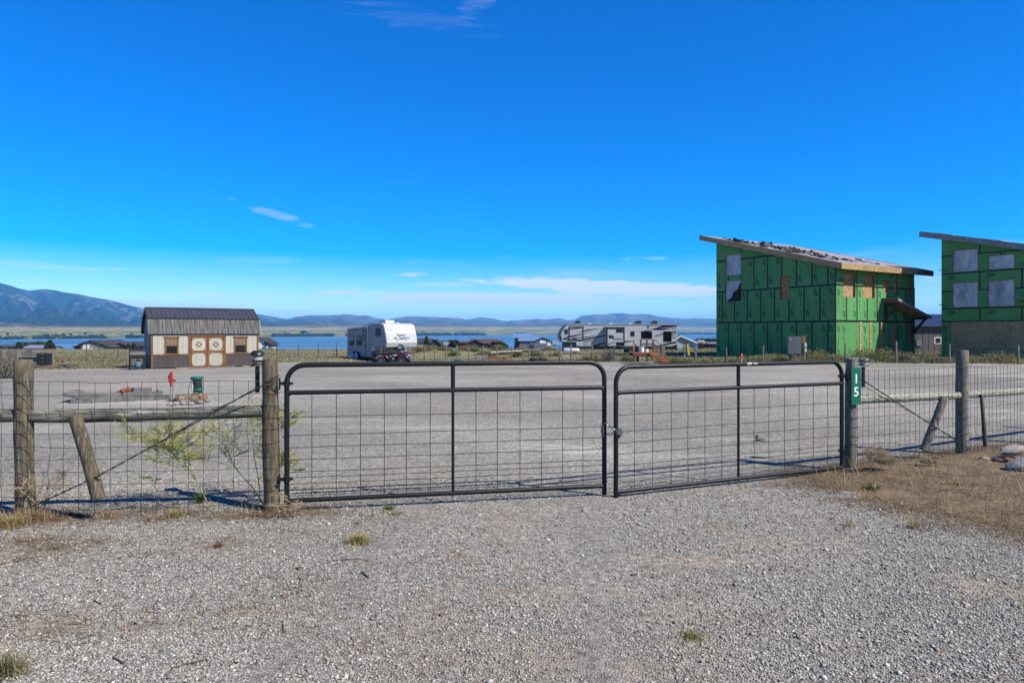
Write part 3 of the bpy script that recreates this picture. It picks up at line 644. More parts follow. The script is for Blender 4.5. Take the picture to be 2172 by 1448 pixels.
# ---------------------------------------------------------------- gates
def arc(c, r, a0, a1, n, plane='xz'):
    return [(c[0] + r * math.cos(math.radians(a0 + (a1 - a0) * i / n)), 0, c[1] + r * math.sin(math.radians(a0 + (a1 - a0) * i / n))) for i in range(n + 1)]
def gate(label, A, B, dz, hinge_at_start):
    A = Vector((*A, dz)); d = Vector((*B, dz)) - A; Lg = d.length
    g = thing('farm_gate', label, 'gate', A, math.atan2(d.y, d.x), 'tubular wire gates closing the drive')
    r, H, cr = .0235, 1.33, .16
    path = [(0, 0, .02), (0, 0, .6)] + arc((cr, H - cr), cr, 180, 90, 8) + arc((Lg - cr, H - cr), cr, 90, 0, 8) + [(Lg, 0, .6), (Lg, 0, .02)]
    MB().tube(path, r, 14).build('frame_tube', 'black_paint', g, True)
    for nm, z, rr_ in (('middle_rail', 1.08, .021), ('bottom_rail', .105, .022)):
        o = MB().cyl((r * .6, 0, z), (Lg - r * .6, 0, z), rr_, 14).build(nm, 'black_paint', g, True)
        for x in (.026, Lg - .026, Lg / 2):
            MB().ball((x, -.012, z - rr_ * .8), .013, 8, 5, jit=.2).build('weld_bead', 'galv_wire' if x == Lg / 2 else 'black_paint', o, True)
    MB().cyl((Lg / 2, 0, 1.09), (Lg / 2, 0, 1.32), .0205, 12).build('upper_strut', 'black_paint', g, True)
    MB().cyl((Lg / 2, 0, .11), (Lg / 2, 0, 1.075), .014, 12).build('lower_strut', 'black_paint', g, True)
    for k in range(1, 14):
        if k == 7: continue
        x = Lg * k / 14 + R.uniform(-.006, .006)
        MB().tube([(x, .004, .11), (x + R.uniform(-.004, .004), .004 + R.uniform(-.004, .004), .55), (x, .004, 1.075)], .0033, 6).build('upright_wire', 'black_wire', g)
    for z in (.857, .693, .583, .473, .363, .31, .254, .20, .15):
        pts = [(Lg * i / 14, -.002 + R.uniform(-.003, .003), z + R.uniform(-.003, .003)) for i in range(15)]
        MB().tube(pts, .0031, 6).build('level_wire', 'black_wire', g)
    hx, hs_ = (0, -1) if hinge_at_start else (Lg, 1)
    for z in (1.165, .30):
        m = MB().cyl((hx, 0, z - .02), (hx, 0, z + .02), .031, 14)
        m.b2((hx - .065 if hs_ < 0 else hx + .02, -.016, z - .014), (hx - .02 if hs_ < 0 else hx + .065, .016, z + .014))
        m.cyl((hx - hs_ * .03, 0, z), (hx - hs_ * .055, 0, z), .011, 8)
        m.cyl((hx + hs_ * .062, 0, z - .05), (hx + hs_ * .062, 0, z + .05), .008, 8)
        hgo = m.build('hinge_clamp', 'black_paint', g, True)
        MB().tube([(hx + hs_ * .062, 0, z - .05), (hx + hs_ * .075, 0, z - .055), (hx + hs_ * .17, .0, z - .055)], .008, 8).build('hinge_pin', 'galv_wire', hgo, True)
    return g, Lg
GA, GB = (-2.035, 6.17), (.915, 6.77)
gl, L1 = gate('black tube gate hinged on the weathered brown post by the weeds', GA, GB, 0, True)
GC, GD = (1.02, 6.70), (3.835, 7.94)
gr, L2 = gate('black tube gate with a white brand mark, hinged by the green number sign', GC, GD, -.045, False)
o = link('brand_mark', text_mesh('HW', .036, 'sign_white', .35, .0012), gr); stand(o, (L2 * .5 + .13, -.0245, 1.335), (1, 0, 0), (0, .12, 1))
o = link('brand_lettering', text_mesh('Brand', .024, 'sign_white', .1, .0006), gr); stand(o, (L2 * .5 + .215, -.0245, 1.337), (1, 0, 0), (0, .12, 1))
# chain with padlock holding the two leaves together
ch = thing('gate_chain', 'bright steel chain with a padlock looped round both gate ends', 'chain', (.965, 6.735, .0))
def linkmesh(rl=.019, rw=.0115, wire=.004):
    pts = [(rl * math.cos(a) * 1.0, rw * math.sin(a), 0) for a in [2 * math.pi * i / 12 for i in range(12)]]
    return MB().tube(pts, wire, 6, closed=True).mesh('chain_link', 'chain_steel', True)
lm = linkmesh()
def chain(pts):
    pts = [Vector(p) for p in pts]; acc = []; step = .031
    for a_, b_ in zip(pts[:-1], pts[1:]):
        k = max(1, round((b_ - a_).length / step))
        for i in range(k): acc.append((a_.lerp(b_, (i + .5) / k), (b_ - a_).normalized()))
    for i, (p, d) in enumerate(acc):
        o = link('chain_link', lm, ch); z = Vector((0, 0, 1)) if i % 2 else d.orthogonal()
        z = (z - d * z.dot(d)).normalized() if (z - d * z.dot(d)).length > .1 else d.orthogonal()
        o.matrix_local = Matrix.Translation(p) @ Matrix((d, z.cross(d), z)).transposed().to_4x4()
c0 = Vector((.965, 6.735, 0))
def cl(x, y, z): return (x - c0.x, y - c0.y, z)
chain([cl(.90, 6.735, .715), cl(.93, 6.735, .735), cl(.965, 6.70, .70), cl(1.03, 6.665, .655), cl(1.06, 6.70, .69)])
chain([cl(.89, 6.735, .70), cl(.895, 6.735, .60)])
chain([cl(.945, 6.76, .615), cl(.985, 6.70, .635), cl(1.025, 6.655, .685), cl(1.068, 6.69, .665), cl(1.075, 6.70, .60)])
lockm = MB().box(cl(1.035, 6.655, .615), (.034, .018, .036)).build('padlock', 'black_paint', ch)
MB().tube([cl(1.024, 6.655, .63), cl(1.024, 6.655, .655), cl(1.035, 6.655, .667), cl(1.046, 6.655, .655), cl(1.046, 6.655, .63)], .004, 8).build('shackle', 'chain_steel', lockm, True)

# ---------------------------------------------------------------- wire and pole fences
def pole(a, b, r0, r1, n=14, k=7, wob=.006, seed=0, chamfer=True):
    """a peeled pole: slightly bent, uneven in girth"""
    rn = random.Random(seed); a, b = Vector(a), Vector(b); m = MB(); ks = []
    for i in range(k + 1): ks.append(i / k)
    if chamfer: ks = [0, .006] + ks[1:-1] + [.993, 1]
    ph = rn.uniform(0, 6); d = (b - a).normalized(); o1 = d.orthogonal().normalized(); o2 = d.cross(o1)
    pts = [a.lerp(b, t) + (o1 * math.sin(ph + 4 * t) + o2 * math.cos(ph * 2 + 3 * t)) * wob for t in ks]
    rs = [(r0 + (r1 - r0) * t) * (1 + rn.uniform(-.035, .035)) * (.9 if (chamfer and t in (0, 1)) else 1) for t in ks]
    m.tube(pts, rs, n); v2 = []
    for v in m.v:
        v2.append(tuple(c + rn.uniform(-.0022, .0022) for c in v))
    m.v = v2; return m
def wire_fence(f, line, top, bottoms, vstep, levels, off, seed, mat='galv_wire', rad=.0022):
    """woven wire along a ground line: upright stays and level strands, each its own part"""
    rn = random.Random(seed); total = sum((Vector(b) - Vector(a)).length for a, b in zip(line[:-1], line[1:]))
    def pt(s, z):
        for a, b in zip(line[:-1], line[1:]):
            l = (Vector(b) - Vector(a)).length
            if s <= l + 1e-6: p = Vector(a).lerp(Vector(b), s / l); return Vector((p.x, p.y, z)) + Vector(off)
            s -= l
        return Vector((*line[-1], z)) + Vector(off)
    nst = int(total / vstep); cols_ = [i * vstep + rn.uniform(-.006, .006) for i in range(nst + 1)]
    sag = [[z + rn.uniform(-.006, .006) - .012 * math.sin(math.pi * ((s * .5) % 1)) for s in cols_] for z in levels]
    bow = [rn.uniform(-.008, .008) for _ in cols_]
    for j, z in enumerate(levels):
        pts = [pt(s, sag[j][i]) + Vector((0, bow[i], 0)) for i, s in enumerate(cols_)]
        pts = [p for p in pts]
        MB().tube(pts, rad * (1.25 if j in (0, len(levels) - 1) else 1), 5).build('level_wire', 'rust_wire' if j == 0 else mat, f)
    for i, s in enumerate(cols_):
        pts = [pt(min(max(s + rn.uniform(-.004, .004) * (1 + 3 * (rn.random() < .08)), 0), total), sag[j][i] + (.0 if j else .008)) + Vector((0, bow[i] - .003, 0)) for j in range(len(levels))]
        MB().tube(pts, rad, 5).build('upright_wire', mat, f)
# fence beside the weathered gate post
F1 = thing('pole_fence', 'weathered brown pole fence with sagging square wire and a hanging stick', 'fence', (-3.2, 6.05, 0))
def l1(x, y, z): return (x + 3.2, y - 6.05, z)
P0, P1, P2 = (-6.4, 5.85), (-4.30, 6.02), (-2.19, 6.20)
pole(l1(*P1, -.12), l1(*P1, 1.385), .079, .074, 16, 9, .006, 3).build('gate_post', 'wood_post', F1, True)['label'] = 'thick grey brown corner post split down its face'
pole(l1(*P2, -.12), l1(*P2, 1.385), .074, .069, 16, 9, .006, 4).build('gate_post', 'wood_post', F1, True)
pole(l1(*P0, -.12), l1(*P0, 1.36), .075, .07, 14, 7, .006, 14).build('gate_post', 'wood_post', F1, True)
pole(l1(-4.235, 6.03, .885), l1(-2.255, 6.19, .905), .058, .054, 16, 9, .006, 5, False).build('rail', 'wood_rail', F1, True)
pole(l1(-6.35, 5.86, .86), l1(-4.365, 6.01, .885), .058, .056, 16, 9, .006, 6, False).build('rail', 'wood_rail', F1, True)
pole(l1(PX(160, 5.86), 5.86, PZ(880, 5.86)), l1(PX(209, 5.84), 5.84, PZ(1058, 5.84)), .055, .056, 16, 7, .004, 7).build('twist_stick', 'wood_post', F1, True)
wire_fence(F1, [l1(*P0, 0)[:2], l1(*P1, 0)[:2], l1(*P2, 0)[:2]], 1.2, 0, .131, [1.195, 1.08, .965, .85, .745, .63, .52, .41, .30, .195, .085, -.01], (0, -.082, 0), 31)
# wraps where strands go round the end post
for z in (1.195, 1.08, .965, .85, .745, .63, .52, .41, .30, .195):
    MB().tube([(l1(*P2, 0)[0] + .077 * math.cos(t), l1(*P2, 0)[1] + .077 * math.sin(t), z + .01 * math.sin(t * 1.3 + z * 9)) for t in [math.radians(200 + 20 * i) for i in range(13)]], .002, 5).build('wire_wrap', 'galv_wire', F1)
def cable(f, pts, rad, mat='black_wire'):
    """two strands twisted round each other"""
    for ph in (0, math.pi):
        out = []; 
        for a, b in zip(pts[:-1], pts[1:]):
            a_, b_ = Vector(a), Vector(b); d = (b_ - a_).normalized(); o1 = d.orthogonal().normalized(); o2 = d.cross(o1); k = max(3, int((b_ - a_).length / .06))
            for i in range(k): 
                t = i / k; w = ph + 2 * math.pi * 5 * t; out.append(a_.lerp(b_, t) + (o1 * math.cos(w) + o2 * math.sin(w)) * rad * 1.3)
        out.append(Vector(pts[-1])); MB().tube(out, rad, 6).build('brace_cable', mat, f, True)
cable(F1, [l1(PX(592, 6.10), 6.10, PZ(796, 6.10)), l1(PX(420, 6.0), 6.0, PZ(893, 6.0)), l1(PX(210, 5.80), 5.80, PZ(1008, 5.80)), l1(-4.24, 5.93, .08)], .0042)
MB().tube([l1(PX(592, 6.10), 6.10, PZ(803, 6.1)), l1(PX(430, 6.03), 6.03, PZ(882, 6.03)), l1(PX(340, 5.95), 5.95, PZ(938, 5.95))], .0038, 6).build('brace_cable', 'black_wire', F1, True)
MB().tube([l1(-6.3, 5.7, .42), l1(-5.3, 5.84, .2), l1(-4.4, 5.93, .09)], .004, 6).build('brace_cable', 'black_wire', F1, True)

# fence beyond the numbered post
F2 = thing('pole_fence', 'grey pole fence with a pale green rail and fine wire beside the number sign', 'fence', (3.95, 7.98, 0))
def l2(x, y, z): return (x - 3.95, y - 7.98, z)
Q1, Q2, Q3, Q4 = (3.975, 8.0), (5.95, 9.02), (7.62, 10.0), (9.6, 11.1)
for i, (q, h_) in enumerate(((Q1, 1.33), (Q2, 1.39), (Q3, 1.36), (Q4, 1.36))):
    pole(l2(*q, -.12), l2(*q, h_), .068 if i != 1 else .078, .064 if i != 1 else .072, 16, 9, .005, 40 + i).build('gate_post' if i == 0 else 'post', 'wood_grey_post', F2, True)
for a_, b_, za, zb, sd in ((Q1, Q2, .835, .80, 50), (Q2, Q3, .80, .785, 51), (Q3, Q4, .78, .77, 52)):
    va, vb = Vector(a_), Vector(b_); d = (vb - va).normalized()
    va += d * .07; vb -= d * .075
    pole(l2(va.x, va.y, za), l2(vb.x, vb.y, zb), .052, .046, 16, 9, .006, sd, False).build('rail', 'wood_pale', F2, True)
pole(l2(PX(2003, 8.70), 8.70, PZ(842, 8.70)), l2(PX(1960, 8.66), 8.66, PZ(955, 8.66)), .045, .05, 12, 6, .004, 60).build('twist_stick', 'wood_grey_post', F2, True)
pole(l2(PX(2082, 9.15), 9.15, PZ(836, 9.15)), l2(PX(2090, 9.12), 9.12, PZ(946, 9.12)), .02, .029, 12, 6, .004, 61).build('twist_stick', 'wood_dark', F2, True)
wire_fence(F2, [l2(*Q1, 0)[:2], l2(*Q2, 0)[:2], l2(*Q3, 0)[:2], l2(*Q4, 0)[:2]], 1.2, 0, .098, [1.185, 1.075, .965, .855, .745, .64, .53, .42, .315, .21, .11, .02], (.035, -.075, 0), 32, rad=.0022)
cable(F2, [l2(4.03, 7.93, 1.10), l2(4.9, 8.40, .66), l2(6.0, 8.94, .10)], .0045)
MB().tube([l2(4.03, 7.93, 1.03), l2(4.55, 8.2, .80), l2(5.3, 8.6, .47)], .003, 6).build('brace_cable', 'black_wire', F2, True)
for z in (1.19, 1.08, .64, .53, .42, .32):
    MB().tube([(l2(*Q1, 0)[0] + .071 * math.cos(t), l2(*Q1, 0)[1] + .071 * math.sin(t), z + .008 * math.sin(t * 1.4 + z * 7)) for t in [math.radians(170 + 22 * i) for i in range(11)]], .002, 5).build('wire_wrap', 'galv_wire', F2)

# house number
sg = thing('number_sign', 'green upright plate with the white number 15 on the gate post', 'sign', (3.985, 7.905, .79), math.radians(14))
def rrect(w, h, r, n=4):
    out = []
    for cx_, cz_, a0 in ((w / 2 - r, h - r, 0), (-w / 2 + r, h - r, 90), (-w / 2 + r, r, 180), (w / 2 - r, r, 270)):
        out += [(cx_ + r * math.cos(math.radians(a0 + 90 * i / n)), cz_ + r * math.sin(math.radians(a0 + 90 * i / n))) for i in range(n + 1)]
    return out
MB().prism(rrect(.128, .432, .008), lambda x, z: (x, -.002, z), lambda x, z: (x, .001, z)).build('plate', 'sign_green', sg)
for ch_, z in (('1', .295), ('5', .145)):
    o = link('digit', text_mesh(ch_, .15, 'sign_white', 0, .003), sg); stand(o, (0, -.0035, z), (1, 0, 0), (0, 0, 1))
for z in (.418, .014): MB().cyl((0, -.002, z), (0, -.006, z), .005, 8).build('screw', 'pipe_galv', sg)

# two stake lamps
def stake_lamp(label, px, D, ytop, ybot, ystake, cap):
    s = D / F; z0 = PZ(ystake, D); t = thing('stake_lamp', label, 'lamp', (PX(px, D), D, z0), 0, 'stake lamps by the gate posts')
    zb, zt = PZ(ybot, D) - z0, PZ(ytop, D) - z0
    MB().cyl((0, 0, 0), (0, 0, zb - .01), .021, 10).build('stake', 'lamp_black', t, True)
    h = zt - zb
    if cap:
        MB().tube([(0, 0, zb), (0, 0, zb + h * .25)], [.035, .045], 16).build('lens', 'lamp_lens', t, True)
        MB().tube([(0, 0, zb + h * .28), (0, 0, zb + h * .68)], [.045, .05], 16).build('lens', 'lamp_lens', t, True)
        for z in (.0, .24, .62): MB().tube([(0, 0, zb + h * z), (0, 0, zb + h * z + .014)], .052, 16).build('band', 'lamp_black', t, True)
        MB().tube([(0, 0, zb + h * .70), (0, 0, zb + h * .84), (0, 0, zb + h)], [.068, .062, .035], 16).build('lid', 'lamp_black', t, True)
    else:
        MB().tube([(0, 0, zb + .008), (0, 0, zb + h * .5)], [.044, .05], 14).build('lens', 'lamp_lens', t, True)
        m = MB(); n = 14
        m.tube([(0, 0, zb + h * .5), (0, 0, zb + h * .9)], [.05, .062], n, cap=False)
        m.v = [(x, y, z + (.012 * math.sin(i * 2.4) if z > zb + h * .8 else 0)) for i, (x, y, z) in enumerate(m.v)]
        m.build('lens', 'lamp_lens', t, True)
        for z in (.02, .52): MB().tube([(0, 0, zb + h * z), (0, 0, zb + h * z + .010)], .062, 14).build('band', 'lamp_black', t, True)
    return t
stake_lamp('lantern with a flat black lid on a stake behind the weathered post', 546, 6.32, 743, 774, 832, True)
stake_lamp('cream lantern that has lost its lid, on a stake past the number sign', 1831, 8.22, 757, 776, 821, False)

# ---------------------------------------------------------------- rocks and blocks in the yard
def rock_mesh(seed, mat, n=10, m=7, jit=.13, sq=(1, 1, 1)):
    rn = random.Random(seed); b = MB().ball((0, 0, 0), 1, n, m)
    ks = [(Vector((rn.gauss(0, 1), rn.gauss(0, 1), rn.gauss(0, 1))).normalized(), rn.uniform(.55, .85)) for _ in range(9)]
    out = []
    for v in b.v:
        v = Vector(v)
        for d, h in ks:                                                # flat chipped sides
            e = v.dot(d)
            if e > h: v = v - d * (e - h) * .85
        v = v * (1 + rn.uniform(-jit, jit) * .5); out.append((v.x * sq[0], v.y * sq[1], v.z * sq[2]))
    b.v = out; return b.mesh('rock', mat, True)
def rock(label, px, py, w, h, dep, mat, seed, group=None, z=None, rot=None, D=None):
    if D is None: D = HC * F / (py - HY)
    x = PX(px, D); g_ = gz(x, D) if z is None else z
    o = link('rock', rock_mesh(seed, mat), None, (x, D, g_ + h * .33), rot or (R.uniform(-.2, .2), R.uniform(-.2, .2), R.uniform(0, 6)))
    o.scale = (w / 2, dep / 2, h / 2); return tag(o, label, 'rock', group)
rock('round pale boulder alone on the gravel behind the numbered gate', 1614, 936, .17, .14, .13, 'rock_pale', 3, rot=(0, .15, 0))
rock('flat brown stone on the gravel behind the yellow green weed', 413, 974, .27, .15, .16, 'rock_tan', 4, rot=(.1, .1, .3))
rock('cream stone half sunk in dead grass before the rail', 2090, 985, .19, .14, .14, 'rock_pale', 5, rot=(0, .3, .4))
rock('big smooth grey boulder at the front of the roadside stones', 2164, 1010, .40, .27, .3, 'rock_grey', 6, rot=(0, .1, .2))
rock('long pale grey stone on top of the roadside stones', 2150, 984, .36, .13, .24, 'rock_pale', 7, rot=(.05, -.1, .1), z=.13)
rock('ochre stone wedged between the grey roadside stones', 2146, 994, .22, .16, .17, 'rock_rust', 8, rot=(0, 0, .2), z=.02)
rock('dark jagged stone at the edge of the roadside stones', 2120, 990, .2, .13, .16, 'dark_slate', 9, z=.02)
rock('small rusty orange stone behind the roadside stones', 2163, 968, .10, .09, .1, 'rock_rust', 10, z=.08)
rock('squat tan stone in straw near the roadside stones', 2114, 999, .11, .07, .1, 'rock_tan', 11)
rock('dark rounded stone low under the long pale roadside stone', 2140, 978, .2, .14, .18, 'dark_slate', 12, z=.02)
rock('tan slab set nearly flush in the drive', 573, 1279, .20, .022, .075, 'rock_pale', 15, rot=(0, 0, .1))
rock('egg sized tan cobble in the drive', 940, 1306, .052, .03, .04, 'rock_tan', 16)
rock('thin dark slate chip on the drive', 1345, 1221, .065, .02, .035, 'dark_slate', 17, rot=(0, .2, .1))
rock('reddish cobble with a flat side near mid drive', 978, 1226, .06, .02, .04, 'rock_rust', 18)
rock('grey cobble ringed by a rut in the drive', 1128, 1328, .07, .022, .05, 'rock_grey', 19)
# the pile under the hydrant
rn = random.Random(5); pile = []
for (px, py, w, h, mat) in [(365, 850, .42, .22, 'rock_pale'), (362, 861, .36, .12, 'rock_pale'), (385, 853, .36, .26, 'rock_tan'), (397, 851, .30, .24, 'rock_tan'), (384, 842, .42, .14, 'rock_tan'), (415, 850, .42, .3, 'rock_tan'), (424, 843, .45, .2, 'rock_pale'), (430, 851, .42, .2, 'rock_rust'), (404, 845, .16, .34, 'rock_pale'), (374, 844, .34, .14, 'rock_tan'), (411, 839, .34, .12, 'dark_slate'), (388, 859, .3, .12, 'rock_grey'), (372, 859, .34, .12, 'rock_grey'), (405, 859, .3, .1, 'rock_grey'), (357, 842, .26, .1, 'rock_tan'), (439, 853, .24, .12, 'rock_grey'), (378, 851, .3, .22, 'rock_tan'), (391, 847, .3, .2, 'rock_tan'), (409, 853, .3, .24, 'rock_tan'), (419, 856, .34, .16, 'rock_tan'), (435, 846, .3, .18, 'rock_tan'), (397, 857, .26, .16, 'rock_tan'), (368, 846, .3, .14, 'rock_tan'), (427, 857, .3, .12, 'rock_grey')]:
    D = 16.6 - (py - 845) * .09; zt = PZ(py, D)
    o = rock('weathered tan fieldstone in the pile round the red hydrant', px, py, w * .62, h, w * .55, mat, rn.randint(1, 999), 'stones piled round the hydrant', z=max(zt - h * .45, .0), D=D)
# low wall of landscaping blocks
blocks = []
bl_mesh = MB().prism([(-.21, -.1), (.21, -.1), (.21, .1), (-.21, .1)], lambda x, y: (x * 1.0, y, 0), lambda x, y: (x * .985, y * .96, .105)).mesh('border_block', 'concrete_block')
def block(px, py, D, z, rz, lab, grp='blocks of the low border'):
    o = link('border_block', bl_mesh, None, (PX(px, D), D, z), (0, 0, rz)); tag(o, lab, 'block', grp)
lab0, lab1 = 'grey landscaping block in the lower course of the border', 'grey landscaping block in the upper course of the border'
A0 = Vector((PX(150, 15.6), 15.6)); A1 = Vector((PX(350, 16.6), 16.6)); d = (A1 - A0); ang = math.atan2(d.y, d.x); kk = int(d.length / .43)
for i in range(kk + 1):
    p = A0 + d.normalized() * (.43 * i + .2)
    o = link('border_block', bl_mesh, None, (p.x, p.y, 0), (0, 0, ang + R.uniform(-.03, .03))); tag(o, ('end', 'second', 'third', 'fourth', 'fifth', 'sixth')[i] + ' grey block of the lower border course, counted from the tilted slab', 'block', 'lower border blocks')
for j, i in enumerate((0, 1, 2.05, 3.05)):
    p = A0 + d.normalized() * (.43 * i + .35)
    o = link('border_block', bl_mesh, None, (p.x, p.y + .02, .107), (0, 0, ang + R.uniform(-.05, .05))); tag(o, ('end', 'second', 'third', 'fourth')[j] + ' grey block of the upper border course, counted from the tilted slab', 'block', 'upper border blocks')
o = link('border_block', bl_mesh, None, (PX(300, 16.9), 16.9, .16), (0, .05, ang + .2)); tag(o, 'loose dark block lying on the border beside bent pipes', 'block')
MB().box((0, 0, .0), (.34, .8, .06)).build('paving_slab', 'concrete_block').location = (PX(158, 16.1), 16.2, .17)
ps = bpy.data.objects['paving_slab']; ps.rotation_euler = (.05, .30, .25); tag(ps, 'pale slab tilted against the end of the low border', 'slab')
lg = thing('driftwood', 'orange weathered driftwood chunk inside the border', 'driftwood', (PX(243, 16.6), 16.9, .13))
pole((-.24, 0, -.04), (.2, .05, .08), .035, .085, 10, 6, .02, 71).build('trunk_piece', 'steel_rust', lg, True)
pole((-.05, 0, .02), (.1, -.1, .1), .03, .05, 8, 4, .01, 72).build('stub', 'steel_rust', lg, True)
rp = thing('pipe_bundle', 'bent black and grey pipes lying by the border', 'pipes', (PX(318, 17.2), 17.2, .06))
MB().tube([(-.3, 0, .14), (-.05, .05, .12), (.12, 0, .02), (.2, -.05, -.04)], .022, 8).build('hose', 'black_plastic', rp, True)
MB().tube([(-.2, .1, .12), (.1, .1, .03)], .035, 8).build('pipe', 'pipe_galv', rp, True)
MB().ball((.17, .05, .05), .075, 8, 6, jit=.2).build('fitting', 'smoky_plastic', rp, True)
# frost hydrant
D = 16.55; hz = thing('yard_hydrant', 'red frost free yard hydrant on a galvanised pipe', 'hydrant', (PX(363, D), D, 0)); k = D / F
def hy(px, py): return ((px - 363) * k, 0, PZ(py, D))
MB().cyl(hy(363.5, 852), hy(363, 820), .024, 10).build('standpipe', 'pipe_galv', hz, True)
MB().tube([hy(362.8, 822), hy(362.6, 812), hy(362.6, 806), hy(363, 796), hy(362.6, 792)], [.022, .026, .03, .042, .026], 12).build('head', 'red_paint', hz, True)
MB().tube([hy(365, 792), hy(361, 792), hy(358, 797), hy(357, 804), hy(358.5, 809), hy(361.5, 810)], .014, 8).build('lever', 'red_paint', hz, True)
MB().tube([hy(363, 805), hy(368, 806.5), hy(370.5, 806.5)], [.022, .022, .03], 10).build('spout', 'red_paint', hz, True)
MB().cyl(hy(370.5, 804.5), hy(370.5, 809.5), .026, 10).build('spout_nozzle', 'red_paint', hz, True)
MB().tube([hy(361.5, 791.5), hy(365.5, 791)], [.03, .034], 10).build('cap', 'red_paint', hz, True)
# feeder
D = 16.8; fd = thing('game_feeder', 'dark cylinder feeder with a green lid and green belt on the stones', 'feeder', (PX(418, D), D, .08)); k = D / F
def fe(px, py, y=0): return ((px - 418) * k, y, PZ(py, D) - .08)
MB().tube([fe(419, 837), fe(419, 802)], [.115, .105], 18).build('hopper', 'smoky_plastic', fd, True)
MB().tube([fe(418, 804), fe(418, 801), fe(418, 798.5)], [.15, .155, .13], 18).build('lid', 'green_plastic', fd, True)
MB().tube([fe(419, 827), fe(419, 822.5)], .123, 18).build('belt', 'green_plastic', fd, True)
for px, y in ((408.5, -.06), (411.5, -.1)): MB().bar(fe(px + 2, 837, y), fe(px, 803, y), .02, .012).build('side_bar', 'white_trim', fd)
# ---------------------------------------------------------------- weeds and tufts near the fence
def tuft(name, label, px, py, h, spread, n, pal, cat='grass tuft', group=None, D=None, flat=(.7, 1.45), w=.004):
    if D is None: D = HC * F / (py - HY)
    x0 = PX(px, D); t = thing(name, label, cat, (x0, D, gz(x0, D)), 0, group)
    an = NP.uniform(0, 6.283, n); rr_ = np.abs(NP.normal(0, spread * .35, n)); pal = np.array(pal)
    col = pal[NP.integers(0, len(pal), n)] * NP.uniform(.7, 1.25, (n, 1))
    V, Fc, c = blades(rr_ * np.cos(an), rr_ * np.sin(an), np.zeros(n), h * NP.uniform(.5, 1.2, n), np.full(n, w), NP.uniform(*flat, n), col, .8)
    link('foliage', npmesh('foliage', V, Fc, 'hay', c), t); return t
YEL = [(.42, .35, .12), (.33, .26, .1), (.26, .22, .08)]; GRN = [(.10, .17, .03), (.14, .2, .05), (.07, .12, .025)]; DRY = [(.40, .29, .16), (.3, .2, .1), (.48, .36, .2)]; BRN = [(.17, .075, .03), (.23, .11, .05), (.12, .06, .03)]
tuft('grass_tuft', 'round straw yellow grass tuft alone on the drive before the gate', 760, 1152, .085, .15, 520, YEL)
tuft('grass_tuft', 'flattened straw clump mid drive below the tube gate', 968, 1183, .06, .16, 160, DRY, flat=(.05, .5))
tuft('grass_tuft', 'small green and yellow tuft low on the drive', 1466, 1354, .04, .13, 260, YEL + GRN)
tuft('grass_tuft', 'coarse olive grass clump at the near corner of the drive', 8, 1432, .14, .14, 420, [(.26, .24, .11), (.35, .3, .16), (.16, .15, .07)], flat=(.3, 1.3))
tuft('grass_tuft', 'upright pale dry tuft on the drive near the straw verge', 1945, 1122, .13, .2, 170, DRY, flat=(.8, 1.5), w=.003)
tuft('grass_tuft', 'thin wispy dry tuft on the drive below the number sign', 1802, 1118, .12, .14, 60, DRY, flat=(.7, 1.5), w=.003)
tuft('grass_tuft', 'sparse stalks at the edge of the dead verge', 2010, 1120, .12, .22, 60, DRY, flat=(.7, 1.5), w=.003)
tuft('grass_tuft', 'golden tuft in litter below the hanging stick', 370, 1098, .09, .14, 240, YEL)
tuft('grass_tuft', 'shaggy straw clump at the foot of the thick corner post', 22, 1118, .16, .22, 500, YEL + DRY, flat=(.3, 1.4))
tuft('grass_tuft', 'second straw clump against the corner post base', 78, 1104, .15, .22, 420, DRY, flat=(.3, 1.4))
tuft('weed_plant', 'rusty dead weed in the drive below the hinge post', 464, 1161, .06, .08, 120, BRN, 'weed', flat=(.1, 1.2))
tuft('weed_plant', 'flat rusty weed in the drive before the hinge post', 462, 1188, .03, .1, 90, BRN, 'weed', flat=(.05, .5))
tuft('weed_plant', 'brown dead weed mat under the wire near the twist stick', 236, 1094, .08, .16, 220, BRN + DRY, 'weed', flat=(.1, 1.0))
tuft('weed_plant', 'green weed sprig under the middle of the tube gate', 826, 1081, .06, .09, 90, GRN, 'weed', w=.012, flat=(.2, 1.2))
tuft('weed_plant', 'yellow green sprig before the tube gate bottom rail', 842, 1092, .06, .08, 90, YEL + GRN, 'weed', flat=(.3, 1.2))
tuft('weed_plant', 'tiny green sprig on the drive near the yellow tuft', 758, 1112, .035, .07, 60, GRN, 'weed', w=.01, flat=(.2, 1.0))
tuft('weed_plant', 'green sprig on the drive past the dead weeds', 634, 1208, .03, .03, 40, GRN, 'weed', w=.012, flat=(.4, 1.3))
tuft('weed_plant', 'green sprig lit in the straw verge below the twist stick', 1852, 1042, .13, .12, 80, GRN + DRY, 'weed', w=.009, flat=(.6, 1.4))
tuft('weed_plant', 'green sprig in the straw verge near the stones', 2028, 1038, .12, .12, 80, GRN, 'weed', w=.009, flat=(.6, 1.4))
tuft('weed_plant', 'low green tuft in the straw verge', 1932, 1036, .08, .08, 60, GRN, 'weed', w=.008, flat=(.6, 1.4))
tuft('weed_plant', 'yellowing tuft where verge meets drive', 2000, 1078, .05, .16, 160, YEL + GRN, 'weed', flat=(.3, 1.2))
tuft('weed_plant', 'low green rosette behind the gate by the hinge post', 638, 997, .05, .12, 110, GRN, 'weed', w=.02, flat=(.1, .7))
tuft('weed_plant', 'green rosette on the gravel behind the wire, nearer the corner post', 314, 1014, .05, .10, 90, GRN, 'weed', w=.02, flat=(.1, .8))
tuft('weed_plant', 'green rosette on the gravel behind the wire, nearer the weed bush', 333, 1018, .04, .08, 70, GRN, 'weed', w=.02, flat=(.1, .8))
